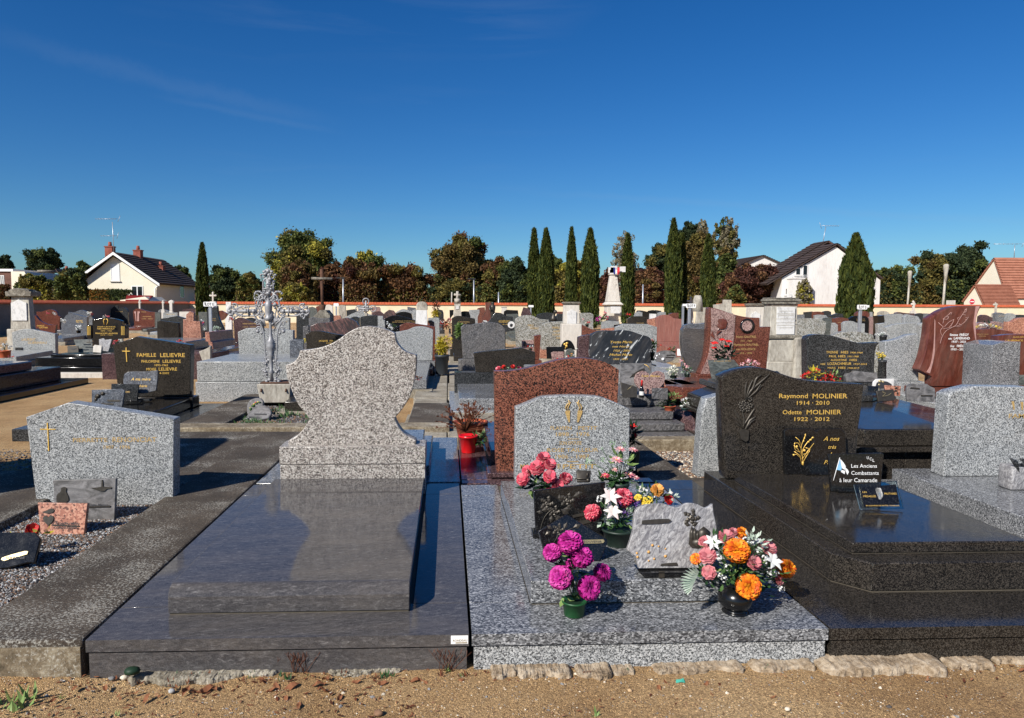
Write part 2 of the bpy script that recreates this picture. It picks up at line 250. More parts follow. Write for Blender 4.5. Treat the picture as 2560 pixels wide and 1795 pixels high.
# ------------------------------------------------------------------ mesh helpers (world coordinates go in, the object's origin is set by its thing)
class MB:
    def __init__(s): s.v = []; s.f = []; s.sm = []
    def add(s, vs, fs, smooth=False):
        o = len(s.v); s.v += [tuple(p) for p in vs]; s.f += [tuple(i + o for i in f) for f in fs]; s.sm += [smooth] * len(fs); return s
    def box(s, x0, x1, y0, y1, z0, z1):
        return s.add([(x0, y0, z0),(x1, y0, z0),(x1, y1, z0),(x0, y1, z0),(x0, y0, z1),(x1, y0, z1),(x1, y1, z1),(x0, y1, z1)],
                     [(3,2,1,0),(4,5,6,7),(0,1,5,4),(1,2,6,5),(2,3,7,6),(3,0,4,7)])
    def hexa(s, p): return s.add(p, [(3,2,1,0),(4,5,6,7),(0,1,5,4),(1,2,6,5),(2,3,7,6),(3,0,4,7)])
    def prism(s, pts, y0, y1, M=None):
        """outline of (x, z) points, clockwise seen from the front (-Y), extruded from y0 to y1"""
        a = sum(pts[i][0] * pts[(i + 1) % len(pts)][1] - pts[(i + 1) % len(pts)][0] * pts[i][1] for i in range(len(pts)))
        if a < 0: pts = pts[::-1]
        n = len(pts); vs = [Vector((p[0], y0, p[1])) for p in pts] + [Vector((p[0], y1, p[1])) for p in pts]
        if M is not None: vs = [M @ v for v in vs]
        return s.add(vs, [tuple(range(n)), tuple(range(2 * n - 1, n - 1,-1))] + [(i, i + n, (i + 1) % n + n, (i + 1) % n) for i in range(n)])
    def plan(s, pts, z0, z1, top=None):
        """outline of (x, y) points, extruded from z0 up to z1; top: another outline for the upper face"""
        a = sum(pts[i][0] * pts[(i + 1) % len(pts)][1] - pts[(i + 1) % len(pts)][0] * pts[i][1] for i in range(len(pts)))
        if a < 0: pts = pts[::-1]; top = top[::-1] if top else None
        top = top or pts; n = len(pts)
        vs = [(p[0], p[1], z0) for p in pts] + [(p[0], p[1], z1) for p in top]
        return s.add(vs, [tuple(range(n - 1,-1,-1)), tuple(range(n, 2 * n))] + [(i, (i + 1) % n, (i + 1) % n + n, i + n) for i in range(n)])
    def tube(s, pts, r, n=6, closed=False, r2=None):
        pts = [Vector(p) for p in pts]; m = len(pts); o = len(s.v); prev = None
        for i, p in enumerate(pts):
            a = pts[(i - 1) % m] if (closed or i > 0) else p; b = pts[(i + 1) % m] if (closed or i < m - 1) else p
            d = (b - a); d = d.normalized() if d.length > 1e-9 else Vector((0,0,1))
            if prev is None: u = d.orthogonal().normalized()
            else:
                u = prev - d * prev.dot(d); u = u.normalized() if u.length > 1e-6 else d.orthogonal().normalized()
            prev = u; w = d.cross(u); rr = r if r2 is None else r + (r2 - r) * i / max(1, m - 1)
            if callable(r): rr = r(i / max(1, m - 1))
            for k in range(n):
                t = 2 * math.pi * k / n; s.v.append(tuple(p + u * math.cos(t) * rr + w * math.sin(t) * rr))
        for i in range(m if closed else m - 1):
            for k in range(n):
                a = o + i * n + k; b = o + i * n + (k + 1) % n; j = (i + 1) % m
                s.f.append((a, b, o + j * n + (k + 1) % n, o + j * n + k)); s.sm.append(True)
        if not closed:
            s.f.append(tuple(o + k for k in range(n - 1,-1,-1))); s.f.append(tuple(o + (m - 1) * n + k for k in range(n))); s.sm += [False, False]
        return s
    def lathe(s, prof, c, n=20, ax=Vector((0,0,1)), cap=True):
        """profile of (radius, height) about point c"""
        u = ax.orthogonal().normalized(); w = ax.cross(u); o = len(s.v); c = Vector(c)
        for r, h in prof:
            for k in range(n):
                t = 2 * math.pi * k / n; s.v.append(tuple(c + ax * h + (u * math.cos(t) + w * math.sin(t)) * r))
        for i in range(len(prof) - 1):
            for k in range(n):
                a = o + i * n + k; b = o + i * n + (k + 1) % n; s.f.append((a, b, b + n, a + n)); s.sm.append(True)
        if cap:
            s.f.append(tuple(o + k for k in range(n - 1,-1,-1))); m = o + (len(prof) - 1) * n; s.f.append(tuple(m + k for k in range(n))); s.sm += [False, False]
        return s
    def blob(s, c, r, seed=0, squash=(1,1,1), rough=.0, sub=1):
        rnd = random.Random(seed); bm = bmesh.new(); bmesh.ops.create_icosphere(bm, subdivisions=sub, radius=1)
        vs = []
        for v in bm.verts:
            k = 1 + rnd.uniform(-rough, rough); vs.append((c[0] + v.co.x * r * squash[0] * k, c[1] + v.co.y * r * squash[1] * k, c[2] + v.co.z * r * squash[2] * k))
        fs = [tuple(v.index for v in f.verts) for f in bm.faces]; bm.free(); return s.add(vs, fs, True)
    def build(s, name, mat, parent=None, bevel=0, seg=2, ang=.5):
        me = bpy.data.meshes.new(name); off = Vector(parent_world(parent)) if parent else Vector((0,0,0))
        org = off
        if parent is None and s.v:
            a = np.array(s.v); org = Vector(((a[:, 0].min() + a[:, 0].max()) / 2,(a[:, 1].min() + a[:, 1].max()) / 2, a[:, 2].min()))
        me.from_pydata([(p[0] - org.x, p[1] - org.y, p[2] - org.z) for p in s.v], [], s.f)
        me.polygons.foreach_set('use_smooth', s.sm)
        if bevel:
            bm = bmesh.new(); bm.from_mesh(me); bmesh.ops.remove_doubles(bm, verts=bm.verts, dist=1e-5)
            ed = [e for e in bm.edges if len(e.link_faces) == 2 and e.calc_face_angle(0) > ang]
            bmesh.ops.bevel(bm, geom=ed, offset=bevel, segments=seg, affect='EDGES', profile=.5, clamp_overlap=True)
            for f in bm.faces: f.smooth = len(f.verts) == 4 and f.calc_area() < bevel * 3
            bm.to_mesh(me); bm.free()
        me.materials.append(MAT[mat] if isinstance(mat, str) else mat)
        o = bpy.data.objects.new(name, me); C.objects.link(o)
        if parent: o.parent = parent
        else: o.location = org
        return o
def parent_world(o):
    v = Vector((0,0,0))
    while o is not None: v = v + o.location; o = o.parent
    return v
def tag(o, label=None, cat=None, group=None, kind=None):
    for k, v in (('label', label),('category', cat),('group', group),('kind', kind)):
        if v: o[k] = v
    return o
def thing(name, label, cat, loc, group=None):
    o = bpy.data.objects.new(name, None); o.empty_display_size = .1; C.objects.link(o); o.location = loc
    return tag(o, label, cat, group)
def structure(o, label=None): o['kind'] = 'structure'; return tag(o, label)
def arr_mesh(name, verts, faces_n, mat, parent=None, smooth=False):
    """verts: (n*k, 3) array of polygons with k corners each"""
    k = faces_n; n = len(verts) // k; me = bpy.data.meshes.new(name)
    off = np.array(parent_world(parent)) if parent else np.zeros(3)
    org = off if parent else np.array([verts[:, 0].mean(), verts[:, 1].mean(), verts[:, 2].min()])
    me.vertices.add(n * k); me.vertices.foreach_set('co', (verts - org).astype(np.float32).ravel())
    me.loops.add(n * k); me.loops.foreach_set('vertex_index', np.arange(n * k, dtype=np.int32))
    me.polygons.add(n); me.polygons.foreach_set('loop_start', np.arange(0, n * k, k, dtype=np.int32))
    me.update(calc_edges=True); me.materials.append(MAT[mat] if isinstance(mat, str) else mat)
    o = bpy.data.objects.new(name, me); C.objects.link(o)
    if parent: o.parent = parent
    else: o.location = org
    return o
def smooth_line(pts, sub=5, corner=34):
    """rounds the gentle bends of a traced outline, keeps its corners"""
    P = [Vector((p[0], p[1], 0)) for p in pts]; n = len(P)
    if n < 4: return [(p.x, p.y) for p in P]
    hard = [True] + [(P[i] - P[i - 1]).angle(P[i + 1] - P[i], 0) > math.radians(corner) for i in range(1, n - 1)] + [True]
    out = []
    for i in range(n - 1):
        a, b = P[i], P[i + 1]
        ta = (b - a) if hard[i] else (b - P[i - 1]) * .5; tb = (b - a) if hard[i + 1] else (P[i + 2] - a) * .5
        ln = (b - a).length
        if ta.length > 1e-9: ta = ta.normalized() * ln
        if tb.length > 1e-9: tb = tb.normalized() * ln
        straight = hard[i] and hard[i + 1]
        for k in range(1 if straight else sub):
            t = k / sub; h = (2 * t ** 3 - 3 * t * t + 1, t ** 3 - 2 * t * t + t, -2 * t ** 3 + 3 * t * t, t ** 3 - t * t)
            q = a * h[0] + ta * h[1] + b * h[2] + tb * h[3]; out.append((q.x, q.y))
    out.append((P[-1].x, P[-1].y)); return out
def trace(s, pts, Y, smooth=True):
    q = [pY(s, p[0], p[1], Y) for p in pts]; q = [(v.x, v.z) for v in q]
    return smooth_line(q) if smooth else q

_font_cache = {}
def glyphs(txt, shear=0, bold=0, serif=False):
    key = (txt, shear, bold)
    if key not in _font_cache:
        cu = bpy.data.curves.new('txt', 'FONT'); cu.body = txt; cu.shear = shear; cu.offset = bold; cu.resolution_u = 2
        o = bpy.data.objects.new('txt', cu); C.objects.link(o); dg = bpy.context.evaluated_depsgraph_get(); dg.update()
        me = bpy.data.meshes.new_from_object(o.evaluated_get(dg)); vs = [tuple(v.co) for v in me.vertices]; fs = [tuple(p.vertices) for p in me.polygons]
        bpy.data.objects.remove(o); bpy.data.curves.remove(cu); bpy.data.meshes.remove(me); _font_cache[key] = (vs, fs)
    return _font_cache[key]
def letter(mb, txt, x0, x1, zb, zt, Y, shear=0, bold=.008, M=None, keep=False, tilt=0):
    """text fitted between x0 and x1, baseline zb, capital height zt-zb, on the plane y = Y"""
    vs, fs = glyphs(txt, shear, bold)
    if not vs: return
    a = np.array(vs); w = a[:, 0].max() - a[:, 0].min(); sx = (x1 - x0) / w; sz = (zt - zb) / .70
    out = []
    for v in vs:
        dx = (v[0] - a[:, 0].min()) * sx; p = Vector((x0 + dx, Y, zb + v[1] * sz + dx * tilt)); out.append(M @ p if M is not None else p)
    mb.add(out, fs)

# ------------------------------------------------------------------ gravestones
def ledger_parts(t, x0, x1, Y, sgn, mat, z=.3, ln=1.6, plinth='paving', slant=.0, w2=.06):
    """the flat stone lying before (sgn=-1) or behind (sgn=1) a headstone, on its low plinth"""
    ya, yb = (Y - ln, Y - .06) if sgn < 0 else (Y + .16, Y + ln)
    m = MB().hexa([(x0 + .03, ya, .13),(x1 - .03, ya, .13),(x1 - .03, yb, .13),(x0 + .03, yb, .13),
                   (x0 + .03, ya, z - .05 * (sgn < 0)),(x1 - .03, ya, z - .05 * (sgn < 0)),(x1 - .03, yb, z),(x0 + .03, yb, z)])
    m.build('ledger', mat, t, .012)
    MB().box(x0 - w2, x1 + w2, ya - .09, yb + (.3 if sgn < 0 else 0),-.05,.129).build('plinth', plinth, t, .006)
def inscription(t, s, lines, Y, mat='gold', name='inscription'):
    m = MB()
    for ln in lines:
        txt, x0, x1, yb, yt = ln[:5]; sh = ln[5] if len(ln) > 5 else 0; bo = ln[6] if len(ln) > 6 else .008
        a = pY(s, x0, yb, Y); b = pY(s, x1, yb, Y); c = pY(s, (x0 + x1) / 2, yt, Y)
        letter(m, txt, a.x, b.x, (a.z + b.z) / 2, c.z, Y - .0015, sh, bo)
    if m.v: return m.build(name, mat, t)
def gravestone(s, pts, Y, th, mat, label, led='f', zb=.32, text=None, tmat='gold', group=None, lmat=None, ln=1.6, bev=.008, base=True,
               smooth=True, name='gravestone', cat='gravestone', plinth='paving', lz=.3, extra=None):
    if Y > 11: Y += (Y - 11) * .75            # far rows
    q = trace(s, pts, Y, smooth)
    if q[0][1] > zb + .01: q = [(q[0][0], zb)] + q
    if q[-1][1] > zb + .01: q = q + [(q[-1][0], zb)]
    q = [(x, max(z, zb)) for x, z in q]
    x0, x1 = min(p[0] for p in q), max(p[0] for p in q); xb0, xb1 = q[0][0], q[-1][0]
    t = thing(name, label, cat, ((x0 + x1) / 2, Y, 0), group)
    MB().prism(q, Y, Y + th).build('headstone', mat, t, bev if Y < 24 else 0)
    if base and zb > .16:
        MB().box(xb0 - .05, xb1 + .05, Y - .06, Y + th + .05,.13, zb - .001).build('base', lmat or mat, t, .008)
    if led: ledger_parts(t, xb0, xb1, Y, -1 if led == 'f' else 1, lmat or mat, lz, ln, plinth)
    elif base: MB().box(xb0 - .08, xb1 + .08, Y - .1, Y + th + .1,-.05,.129).build('plinth', plinth, t)
    if text: inscription(t, s, text, Y, tmat)
    if extra: extra(t, Y)
    return t

G = gravestone
# ---- left block
G('B1', [(240,1265),(212,795),(430,735),(540,740),(990,825),(998,1195)], 15.3,.14, 'grey2', 'light grey headstone with low pitched top, worn gold names and a small dark plaque, left', zb=.2,
  text=[('LAURENT', 390,640,945,900),('GUERINEAU', 500,840,1000,960)], tmat='gold_dull',
  extra=lambda t, Y: MB().prism([(p.x, p.z) for p in (pY('B1', 280,1150, Y), pY('B1', 280,1068, Y), pY('B1', 412,1068, Y), pY('B1', 412,1150, Y))], Y - .015, Y).build('plaque', 'charcoal', t))
G('B1', [(600,780),(568,510),(610,480),(640,500),(720,590),(860,655),(1003,665),(985,800)], 21.0,.14, 'redfine', 'red brown headstone with a high left horn and a small black cross',
  text=[('FAMILLE', 665,795,690,665),('GAUTIER', 700,860,722,698)], extra=lambda t, Y: MB().prism([(p.x, p.z) for p in [pY('B1', a, b, Y) for a, b in ((606,640),(606,580),(590,580),(590,572),(606,572),(606,545),(616,545),(616,572),(634,572),(634,580),(616,580),(616,640))]], Y - .02, Y).build('cross', 'ink', t))
G('B1', [(655,520),(655,422),(740,425),(820,400),(900,385),(980,405),(1020,440),(1035,490),(1075,512),(1065,690)], 24.5,.14, 'redfine', 'wide red brown headstone with a rounded hump behind the horned red stone')
G('B1', [(1085,640),(1085,445),(1180,440),(1210,455),(1215,640)], 30,.14, 'red', 'small red headstone between the humped red stone and the rough blue stone')
G('B1', [(1100,760),(1100,640),(1180,490),(1230,470),(1300,460),(1480,505),(1555,520),(1560,760)], 20.5,.16, 'steel', 'rough blue grey headstone rising in a natural rock slope to the right', text=[('JEANNE', 1360,1480,600,575),('1921 - 1996', 1370,1490,625,605)])
G('B1', [(1220,560),(1222,430),(1320,435),(1440,395),(1500,402),(1560,435),(1570,560)], 25,.15, 'steel', 'blue grey headstone with wavy top standing behind the rough blue rock stone')
G('B1', [(1560,640),(1560,525),(1640,520),(1660,540),(1660,640)], 22,.14, 'bluegrey', 'narrow blue grey headstone at the left shoulder of the black pillared tomb')
G('B1', [(1560,500),(1510,410),(1510,350),(1540,318),(1620,262),(1640,305),(1720,322),(1808,350),(1800,430),(1812,515)], 31,.14, 'pink', 'pink grey headstone with a sharp peak on its left side near the shaded wall', text=[('ANDRE ET MARIE', 1635,1775,400,385),('LEFORT', 1660,1750,430,415)], tmat='gold_dull')
G('B1', [(1988,520),(1988,400),(2010,360),(2060,320),(2110,318),(2120,370),(2165,360),(2220,345),(2280,380),(2294,440),(2294,520)], 31,.14, 'charcoal', 'dark grey headstone shaped as a curling wave with faint gold writing', text=[('FAMILLE', 2070,2200,430,415)], tmat='gold_dull')
G('B1', [(1660,905),(1650,570),(1700,566),(1850,540),(1950,540),(2080,560),(2180,592),(2170,905)], 14.6,.14, 'black', 'tall polished black headstone flanked by two pillars with gold stripes', led=None,
  text=[('JULIA LAUNOIS', 1745,2070,705,685),('NEE PERRAULT', 1745,2055,742,720),('1870 - 1952', 1810,2010,778,762),('FRANCOIS LAUNOIS', 1715,2110,825,800),('1874 - 1959', 1800,2020,850,838)],
  extra=lambda t, Y: [MB().prism([(p.x, p.z) for p in [pY('B1', a, b, Y - .03) for a, b in ((x0,905),(x0 - 8, y0),(x1, y0),(x1,905))]], Y - .03, Y + .18).build('pillar', 'black', t, .006) for x0, x1, y0 in ((1560,1640,665),(2160,2245,665))] +
   [MB().prism([(p.x, p.z) for p in [pY('B1', a, b, Y - .03) for a, b in ((x, 845),(x, 685),(x + 9,685),(x + 9,845))]], Y - .034, Y - .029).build('gold_stripe', 'gold', t) for x in (1565,1588,1611,2175,2198,2221)] +
   [MB().tube([pY('B1', a, b, Y - .006) for a, b in pp], .011,6).build('torch', 'gold', t) for pp in (((1875,660),(1858,600),(1865,562),(1890,555)),((1915,660),(1938,600),(1930,562),(1905,555)))])
# ---- second left sheet
G('B2', [(110,600),(92,440),(100,400),(150,372),(210,372),(300,400),(400,425),(478,432),(475,608)], 27,.14, 'redfine', 'reddish headstone with a broad pale carved cross on its left half', text=[('MARCEL', 240,330,435,422),('ANDREE', 260,420,520,505),('1930 - 2004', 250,440,560,545)], tmat='gold_dull',
  extra=lambda t, Y: [MB().prism([(p.x, p.z) for p in [pY('B2', a, b, Y) for a, b in q]], Y - .015, Y).build('carved_cross', 'carved_pink', t) for q in (((140,595),(128,460),(112,445),(112,420),(145,420),(152,595)),((165,595),(172,420),(215,420),(215,445),(198,460),(200,595)))])
G('B2', [(490,600),(492,432),(580,438),(580,560)], 26,.14, 'greygreen', 'plain grey green headstone right of the carved cross stone')
G('B2', [(540,500),(540,405),(590,380),(640,385),(800,430),(800,500)], 29,.14, 'bluegrey', 'low blue grey gabled headstone under the two white posts of the far wall')
G('B2', [(628,560),(628,440),(885,440),(885,540)], 24,.12, 'grey2', 'plain rectangular pale headstone with worn lettering', text=[('MARTIN', 690,835,480,462)], tmat='gold_dull', smooth=False)
G('B2', [(580,680),(580,552),(880,500),(1030,545),(985,820)], 17.5,.14, 'charcoal', 'wide charcoal headstone with a shallow gable behind the first named black stone', smooth=False)
G('B2', [(520,760),(520,600),(560,585),(640,592),(900,625),(915,820)], 15.8,.14, 'dark', 'dark headstone with a slanting top in front of the wide charcoal one', lz=.32)
G('B2', [(985,825),(990,560),(1040,560),(1040,480),(1110,415),(1180,450),(1175,590),(1290,600),(1315,850)], 15.0,.14, 'salmon', 'orange pink headstone in two stepped blocks with a rough mottled face', smooth=False)
G('B2', [(970,460),(970,388),(1150,370),(1205,385),(1205,480)], 31,.13, 'plum', 'small plum coloured headstone behind the orange stepped stone')
G('B2', [(920,470),(920,425),(1090,422),(1080,500)], 28,.13, 'limepale', 'low whitish headstone half hidden behind the orange stepped stone')
G('B2', [(1260,640),(1262,430),(1410,430),(1420,640)], 24,.13, 'greygreen', 'square slate grey headstone left of the dark sail shaped stone', smooth=False)
G('B2', [(1175,590),(1178,485),(1255,485),(1255,590)], 22,.12, 'black', 'small black headstone right of the orange stepped stone', smooth=False)
G('B2', [(1420,800),(1415,380),(1500,345),(1600,320),(1625,520),(1720,750),(1720,800)], 17.0,.14, 'charcoal', 'tall dark headstone shaped like a sail beside the first block sign', text=[('DAVID', 1505,1575,560,545),('1948 - 2011', 1500,1580,590,577)], tmat='gold_dull', ln=2.0)
G('B2', [(1620,640),(1620,410),(1680,405),(1790,465),(1720,560),(1650,590)], 22,.14, 'mahogany', 'brown polished headstone slanting behind the dark sail shaped stone')
G('B2', [(1905,765),(1888,580),(1980,532),(2060,540),(2250,610),(2420,645),(2430,770)], 17.5,.14, 'plum', 'mauve headstone with a sloping shoulder and a white rose, behind the silver iron cross', text=[('MARIE CHRISTINE', 2060,2300,650,630),('1950 - 2009', 2060,2290,705,690)], tmat='gold_dull')
G('B2', [(2060,640),(2070,560),(2200,530),(2296,560),(2420,570),(2430,640)], 20,.14, 'charcoal', 'charcoal headstone with arched top showing over the mauve stone')
G('B2', [(1995,1210),(1968,790),(2120,722),(2296,718),(2560,735),(2960,760),(2965,1300)], 12.1,.16, 'grey2', 'large pale grey headstone with clipped corners standing just behind the silver iron cross', smooth=False, led=None, zb=.45)
G('B2', [(1350,1360),(1270,1140),(1400,1090),(1478,1040),(1475,1350)], 12.6,.12, 'lime', 'small weathered stone stele with concave slanted top right of the first named black stone', led=None, zb=.1)
# ---- named black stone
G('L', [(1057,560),(1012,150),(1225,77),(1712,152),(1705,565)], 9.35,.14, 'dark', 'charcoal gabled headstone lettered FAMILLE LELIEVRE in gold beside a thin gold cross', zb=.27, smooth=False, led=None,
  text=[('FAMILLE', 1228,1400,258,225),('LELIEVRE', 1438,1658,260,225),('PHILOMENE', 1270,1432,310,287),('LELIEVRE', 1460,1622,312,285),('1893-1962', 1388,1508,342,324),('MOISE', 1314,1402,380,357),('LELIEVRE', 1425,1588,382,354),('4-2002', 1430,1518,413,395)],
  extra=lambda t, Y: [MB().prism([(p.x, p.z) for p in [pY('L', a, b, Y) for a, b in ((1136,303),(1129,212),(1098,210),(1098,203),(1129,203),(1129,175),(1137,175),(1137,203),(1168,204),(1168,211),(1137,212),(1143,303))]], Y - .008, Y).build('gold_cross', 'gold', t),
   MB().box(-4.36,-3.28,7.9,9.27,.13,.26).build('ledger', 'black', t, .012), MB().box(-4.62,-2.53,7.75,9.75,-.05,.129).build('plinth', 'charcoal', t, .008)])
# ---- tombs seen over the shield
G('B3', [(650,1320),(640,1130),(700,1098),(885,1110),(885,1310)], 14.5,.14, 'grey2', 'pale grey headstone with worn gold writing right of the silver iron cross', text=[('LUCIEN', 745,850,1180,1166),('1902 - 1980', 755,850,1205,1194)], tmat='gold_dull', lmat='plum')
G('B3', [(1010,1250),(1010,1000),(1230,985),(1240,1240)], 19,.14, 'charcoal', 'square dark headstone left of the rusty cross on its stone pedestal', smooth=False)
G('B3', [(1235,1260),(1232,1120),(1290,1100),(1400,1115),(1610,1110),(1620,1200)], 15.2,.16, 'wavy', 'rough blue grey streaked headstone in front of the rusty cross pedestal')
G('B3', [(1130,1440),(1130,1260),(1225,1245),(1230,1400)], 13.6,.16, 'wavy', 'small rough grey stone block left of the violet streaked headstone', led=None, zb=.2)
G('B3', [(1265,1380),(1262,1260),(1400,1200),(1600,1190),(1800,1130),(1930,1110),(2090,1180),(2140,1280),(2140,1420)], 12.9,.15, 'paradiso', 'violet brown headstone with red diagonal streaks and a domed right side')
G('B3', [(1190,1560),(1170,1400),(1290,1350),(1400,1342),(1560,1370),(1700,1400),(2000,1440),(2010,1600)], 10.6,.15, 'dark', 'black wave topped headstone lettered JACQUES FOUCHER in gold, half hidden by the shield stone', text=[('JACQUES', 1415,1575,1535,1508),('FOUCHER', 1610,1800,1535,1508),('1938', 1550,1640,1570,1553)])
G('B3', [(890,1640),(890,1500),(1140,1500),(1140,1640)], 11.4,.06, 'steel', 'square blue pearl plaque standing left of the black wave topped headstone', led=None, base=False, zb=.35, smooth=False, cat='plaque', name='memorial_plaque')
G('B3', [(1360,960),(1365,910),(1410,895),(1460,905),(1470,960)], 34,.14, 'redfine', 'tiny red brown headstone left of the rusty cross')
G('B3', [(1240,960),(1235,920),(1290,908),(1350,935),(1380,980)], 30,.14, 'greygreen', 'small grey headstone beyond the right arm of the silver iron cross')
G('B3', [(1520,1050),(1520,900),(1560,872),(1600,872),(1660,900),(1665,1050)], 25,.16, 'limepale', 'white marble stele with arched top right of the rusty cross', led=None, group=None)
G('B3', [(1765,1020),(1765,895),(1830,878),(1890,895),(1895,1020)], 27,.2, 'lime', 'old grey limestone stele with arched top beyond the violet streaked headstone', led=None)
G('B3', [(1640,1150),(1640,1070),(1800,1065),(1820,1140)], 17,.14, 'salmon', 'low orange red headstone between the pedestal and the violet streaked stone', smooth=False)
G('B3', [(1910,1010),(1905,975),(1990,960),(2090,950),(2100,1010)], 28,.14, 'charcoal', 'low wavy black headstone beyond the pale gabled one')
G('B3', [(1880,1100),(2020,1030),(2130,1000),(2296,1040),(2420,1070),(2420,1120)], 19.5,.14, 'grey2', 'pale grey gabled headstone directly behind the open book shaped black tomb')
G('B3', [(2120,960),(2100,900),(2220,895),(2220,960)], 32,.14, 'grey', 'small grey headstone left of the white filigree cross', smooth=False)
G('B3', [(1980,1290),(1980,1110),(2060,1085),(2145,1110),(2150,1290)], 15.6,.14, 'charcoal', 'left half of the black headstone pair shaped like an open book', led=None, base=True)
# ---- B4
G('B4', [(5,740),(5,520),(100,500),(230,488),(312,492),(312,700)], 15.3,.15, 'charcoal', 'right half of the black headstone pair shaped like an open book')
G('B4', [(318,720),(318,500),(412,502),(412,570),(445,575),(450,720)], 15.2,.12, 'grey2', 'pale stepped grey stone right of the open book pair', smooth=False, led=None)
G('B4', [(205,470),(215,340),(345,338),(368,372),(368,430)], 31,.14, 'pink', 'pinkish headstone right of the white filigree cross', smooth=False)
G('B4', [(210,490),(225,450),(300,418),(370,420),(430,470),(435,520)], 23.5,.14, 'plum', 'low mauve domed headstone above the open book pair')
G('B4', [(430,540),(435,450),(520,390),(600,405),(640,450),(640,520)], 24.5,.14, 'paradiso', 'brown domed headstone with a small knob, against the cream wall')
G('B4', [(640,520),(650,430),(760,380),(860,395),(940,420),(940,460)], 27,.14, 'grey', 'grey domed headstone behind the black crescent topped one')
G('B4', [(640,520),(642,455),(730,430),(830,430),(925,460),(945,560)], 22.5,.14, 'black', 'black headstone with a crescent top left of the pale marble stele')
G('B4', [(850,440),(850,335),(930,350),(1000,355),(1000,440)], 30,.14, 'steel', 'blue grey headstone with a small winged top against the cream wall', smooth=False)
G('B4', [(945,560),(940,395),(1010,385),(1012,560)], 20,.14, 'grey2', 'pale grey upright stone hidden behind the marble stele', smooth=False)
G('B4', [(450,760),(440,550),(560,500),(640,492),(760,510),(990,580),(990,700)], 16.5,.14, 'black', 'polished black headstone with a low wave top and gold lines, decorated with a white heart', text=[('FAMILLE THOMAS', 630,960,597,585),('RENE THOMAS 1919 - 1999', 580,990,620,608)], tmat='gold_dull', ln=1.9)
G('B4', [(715,820),(712,670),(830,625),(1000,640),(1210,672),(1345,690),(1352,900)], 13.4,.15, 'redfine', 'brick red headstone with a left shoulder, behind the pale wave topped one')
G('B4', [(1215,660),(1215,585),(1270,578),(1330,610),(1335,690)], 15.5,.15, 'red', 'rough red headstone behind the foot of the marble stele')
G('B4', [(640,1310),(630,790),(700,782),(850,750),(980,700),(1100,690),(1220,710),(1312,750),(1300,1312)], 12.85,.15, 'grey', 'pale speckled humped headstone between the shield stone and the yellow shrub', zb=.36, led='f', ln=2.9, lz=.34, lmat='bluegrey')
G('B4', [(1225,620),(1220,535),(1400,530),(1420,545),(1425,760)], 18.5,.14, 'grey2', 'grey framed headstone behind the marble stele with a dark left half', smooth=False)
G('B4', [(1420,620),(1310,410),(1400,385),(1480,400),(1500,460),(1500,600)], 24,.14, 'charcoal', 'dark arched headstone behind the yellow flowering bush', led=None)
G('B4', [(1610,520),(1605,395),(1680,392),(1680,470),(1610,560)], 25,.12, 'black', 'narrow black headstone left of the stone cross pillar', smooth=False)
G('B4', [(1650,900),(1645,540),(1740,500),(1860,510),(2065,550),(2070,700)], 15.4,.14, 'dark', 'tall dark headstone with wave top and a faint gold name behind the rough veined slab', text=[('FAMILLE MOREAU', 1765,1965,618,600),('1920 - 1988', 1830,1910,642,632)], tmat='gold_dull', smooth=True)
G('B4', [(1760,520),(1770,450),(1850,418),(1950,420),(1980,500)], 22,.14, 'black', 'low glossy black headstone under the stone cross pillar')
G('B4', [(1960,520),(1955,395),(2140,385),(2145,440),(2110,520)], 23.5,.14, 'grey2', 'pale grey headstone with stepped sides left of the tall red column', smooth=False)
G('B4', [(2100,500),(2105,365),(2160,350),(2240,345),(2250,500)], 28,.14, 'red', 'orange red headstone behind the tall red column')
G('B4', [(2190,560),(2190,530),(2245,430),(2250,255),(2410,262),(2410,560)], 18.5,.14, 'mahogany', 'tall narrow polished red column with a flared foot', led=None)
G('B4', [(1845,1275),(1810,700),(1870,655),(2000,660),(2080,640),(2230,625),(2400,620),(2530,660),(2600,740),(2600,1100),(2580,1275)], 13.06,.16, 'wavy', 'rough charcoal headstone with grey scratched veins and an uneven top', zb=.363, led=None,
  extra=lambda t, Y: [MB().box(pY('B4', 1765,1270, Y).x, pY('B4', 1900,1270, Y).x, Y - .03, Y + .2,.13,.36).build('base_block', 'wavy', t, .01), MB().box(pY('B4', 1905,1270, Y).x, pY('B4', 2042,1270, Y).x, Y - .03, Y + .2,.13,.36).build('base_block', 'wavy', t, .01)])
# ---- B5
G('B5', [(150,620),(270,440),(380,450),(470,500),(590,510),(610,760),(460,790)], 14.6,.14, 'charcoal', 'dark grey headstone with gold script lines and a round white medallion', text=[('Jeanne Blanchard', 330,530,600,575,.3),('nee Barbier', 340,500,620,605,.3),('1931 - 2018', 400,500,660,645,.3)], led=None,
  extra=lambda t, Y: [MB().lathe([(.085,0),(.085,.02)], pY('B5', 560,660, Y),20, Vector((0,-1,0))).build('medallion', 'marble', t), MB().blob(pY('B5', 560,670, Y - .02),.04,3,(1,.2,1.2),.2).build('medallion_picture', 'charcoal', t)])
G('B5', [(425,480),(430,420),(480,390),(560,395),(680,400),(690,470)], 26,.14, 'black', 'black winged headstone left of the peaked brown stone', led=None)
G('B5', [(480,520),(480,470),(680,462),(700,520)], 21,.14, 'greygreen', 'low grey stone bar under the black winged headstone', smooth=False)
G('B5', [(740,480),(785,345),(880,370),(920,470),(920,500)], 19,.14, 'plum', 'brown headstone rising to a point on its left, before the cypresses')
G('B5', [(1020,560),(1025,478),(1130,450),(1200,440),(1330,452),(1340,580)], 18,.14, 'charcoal', 'dark headstone with a pitched top left of the bronze bust')
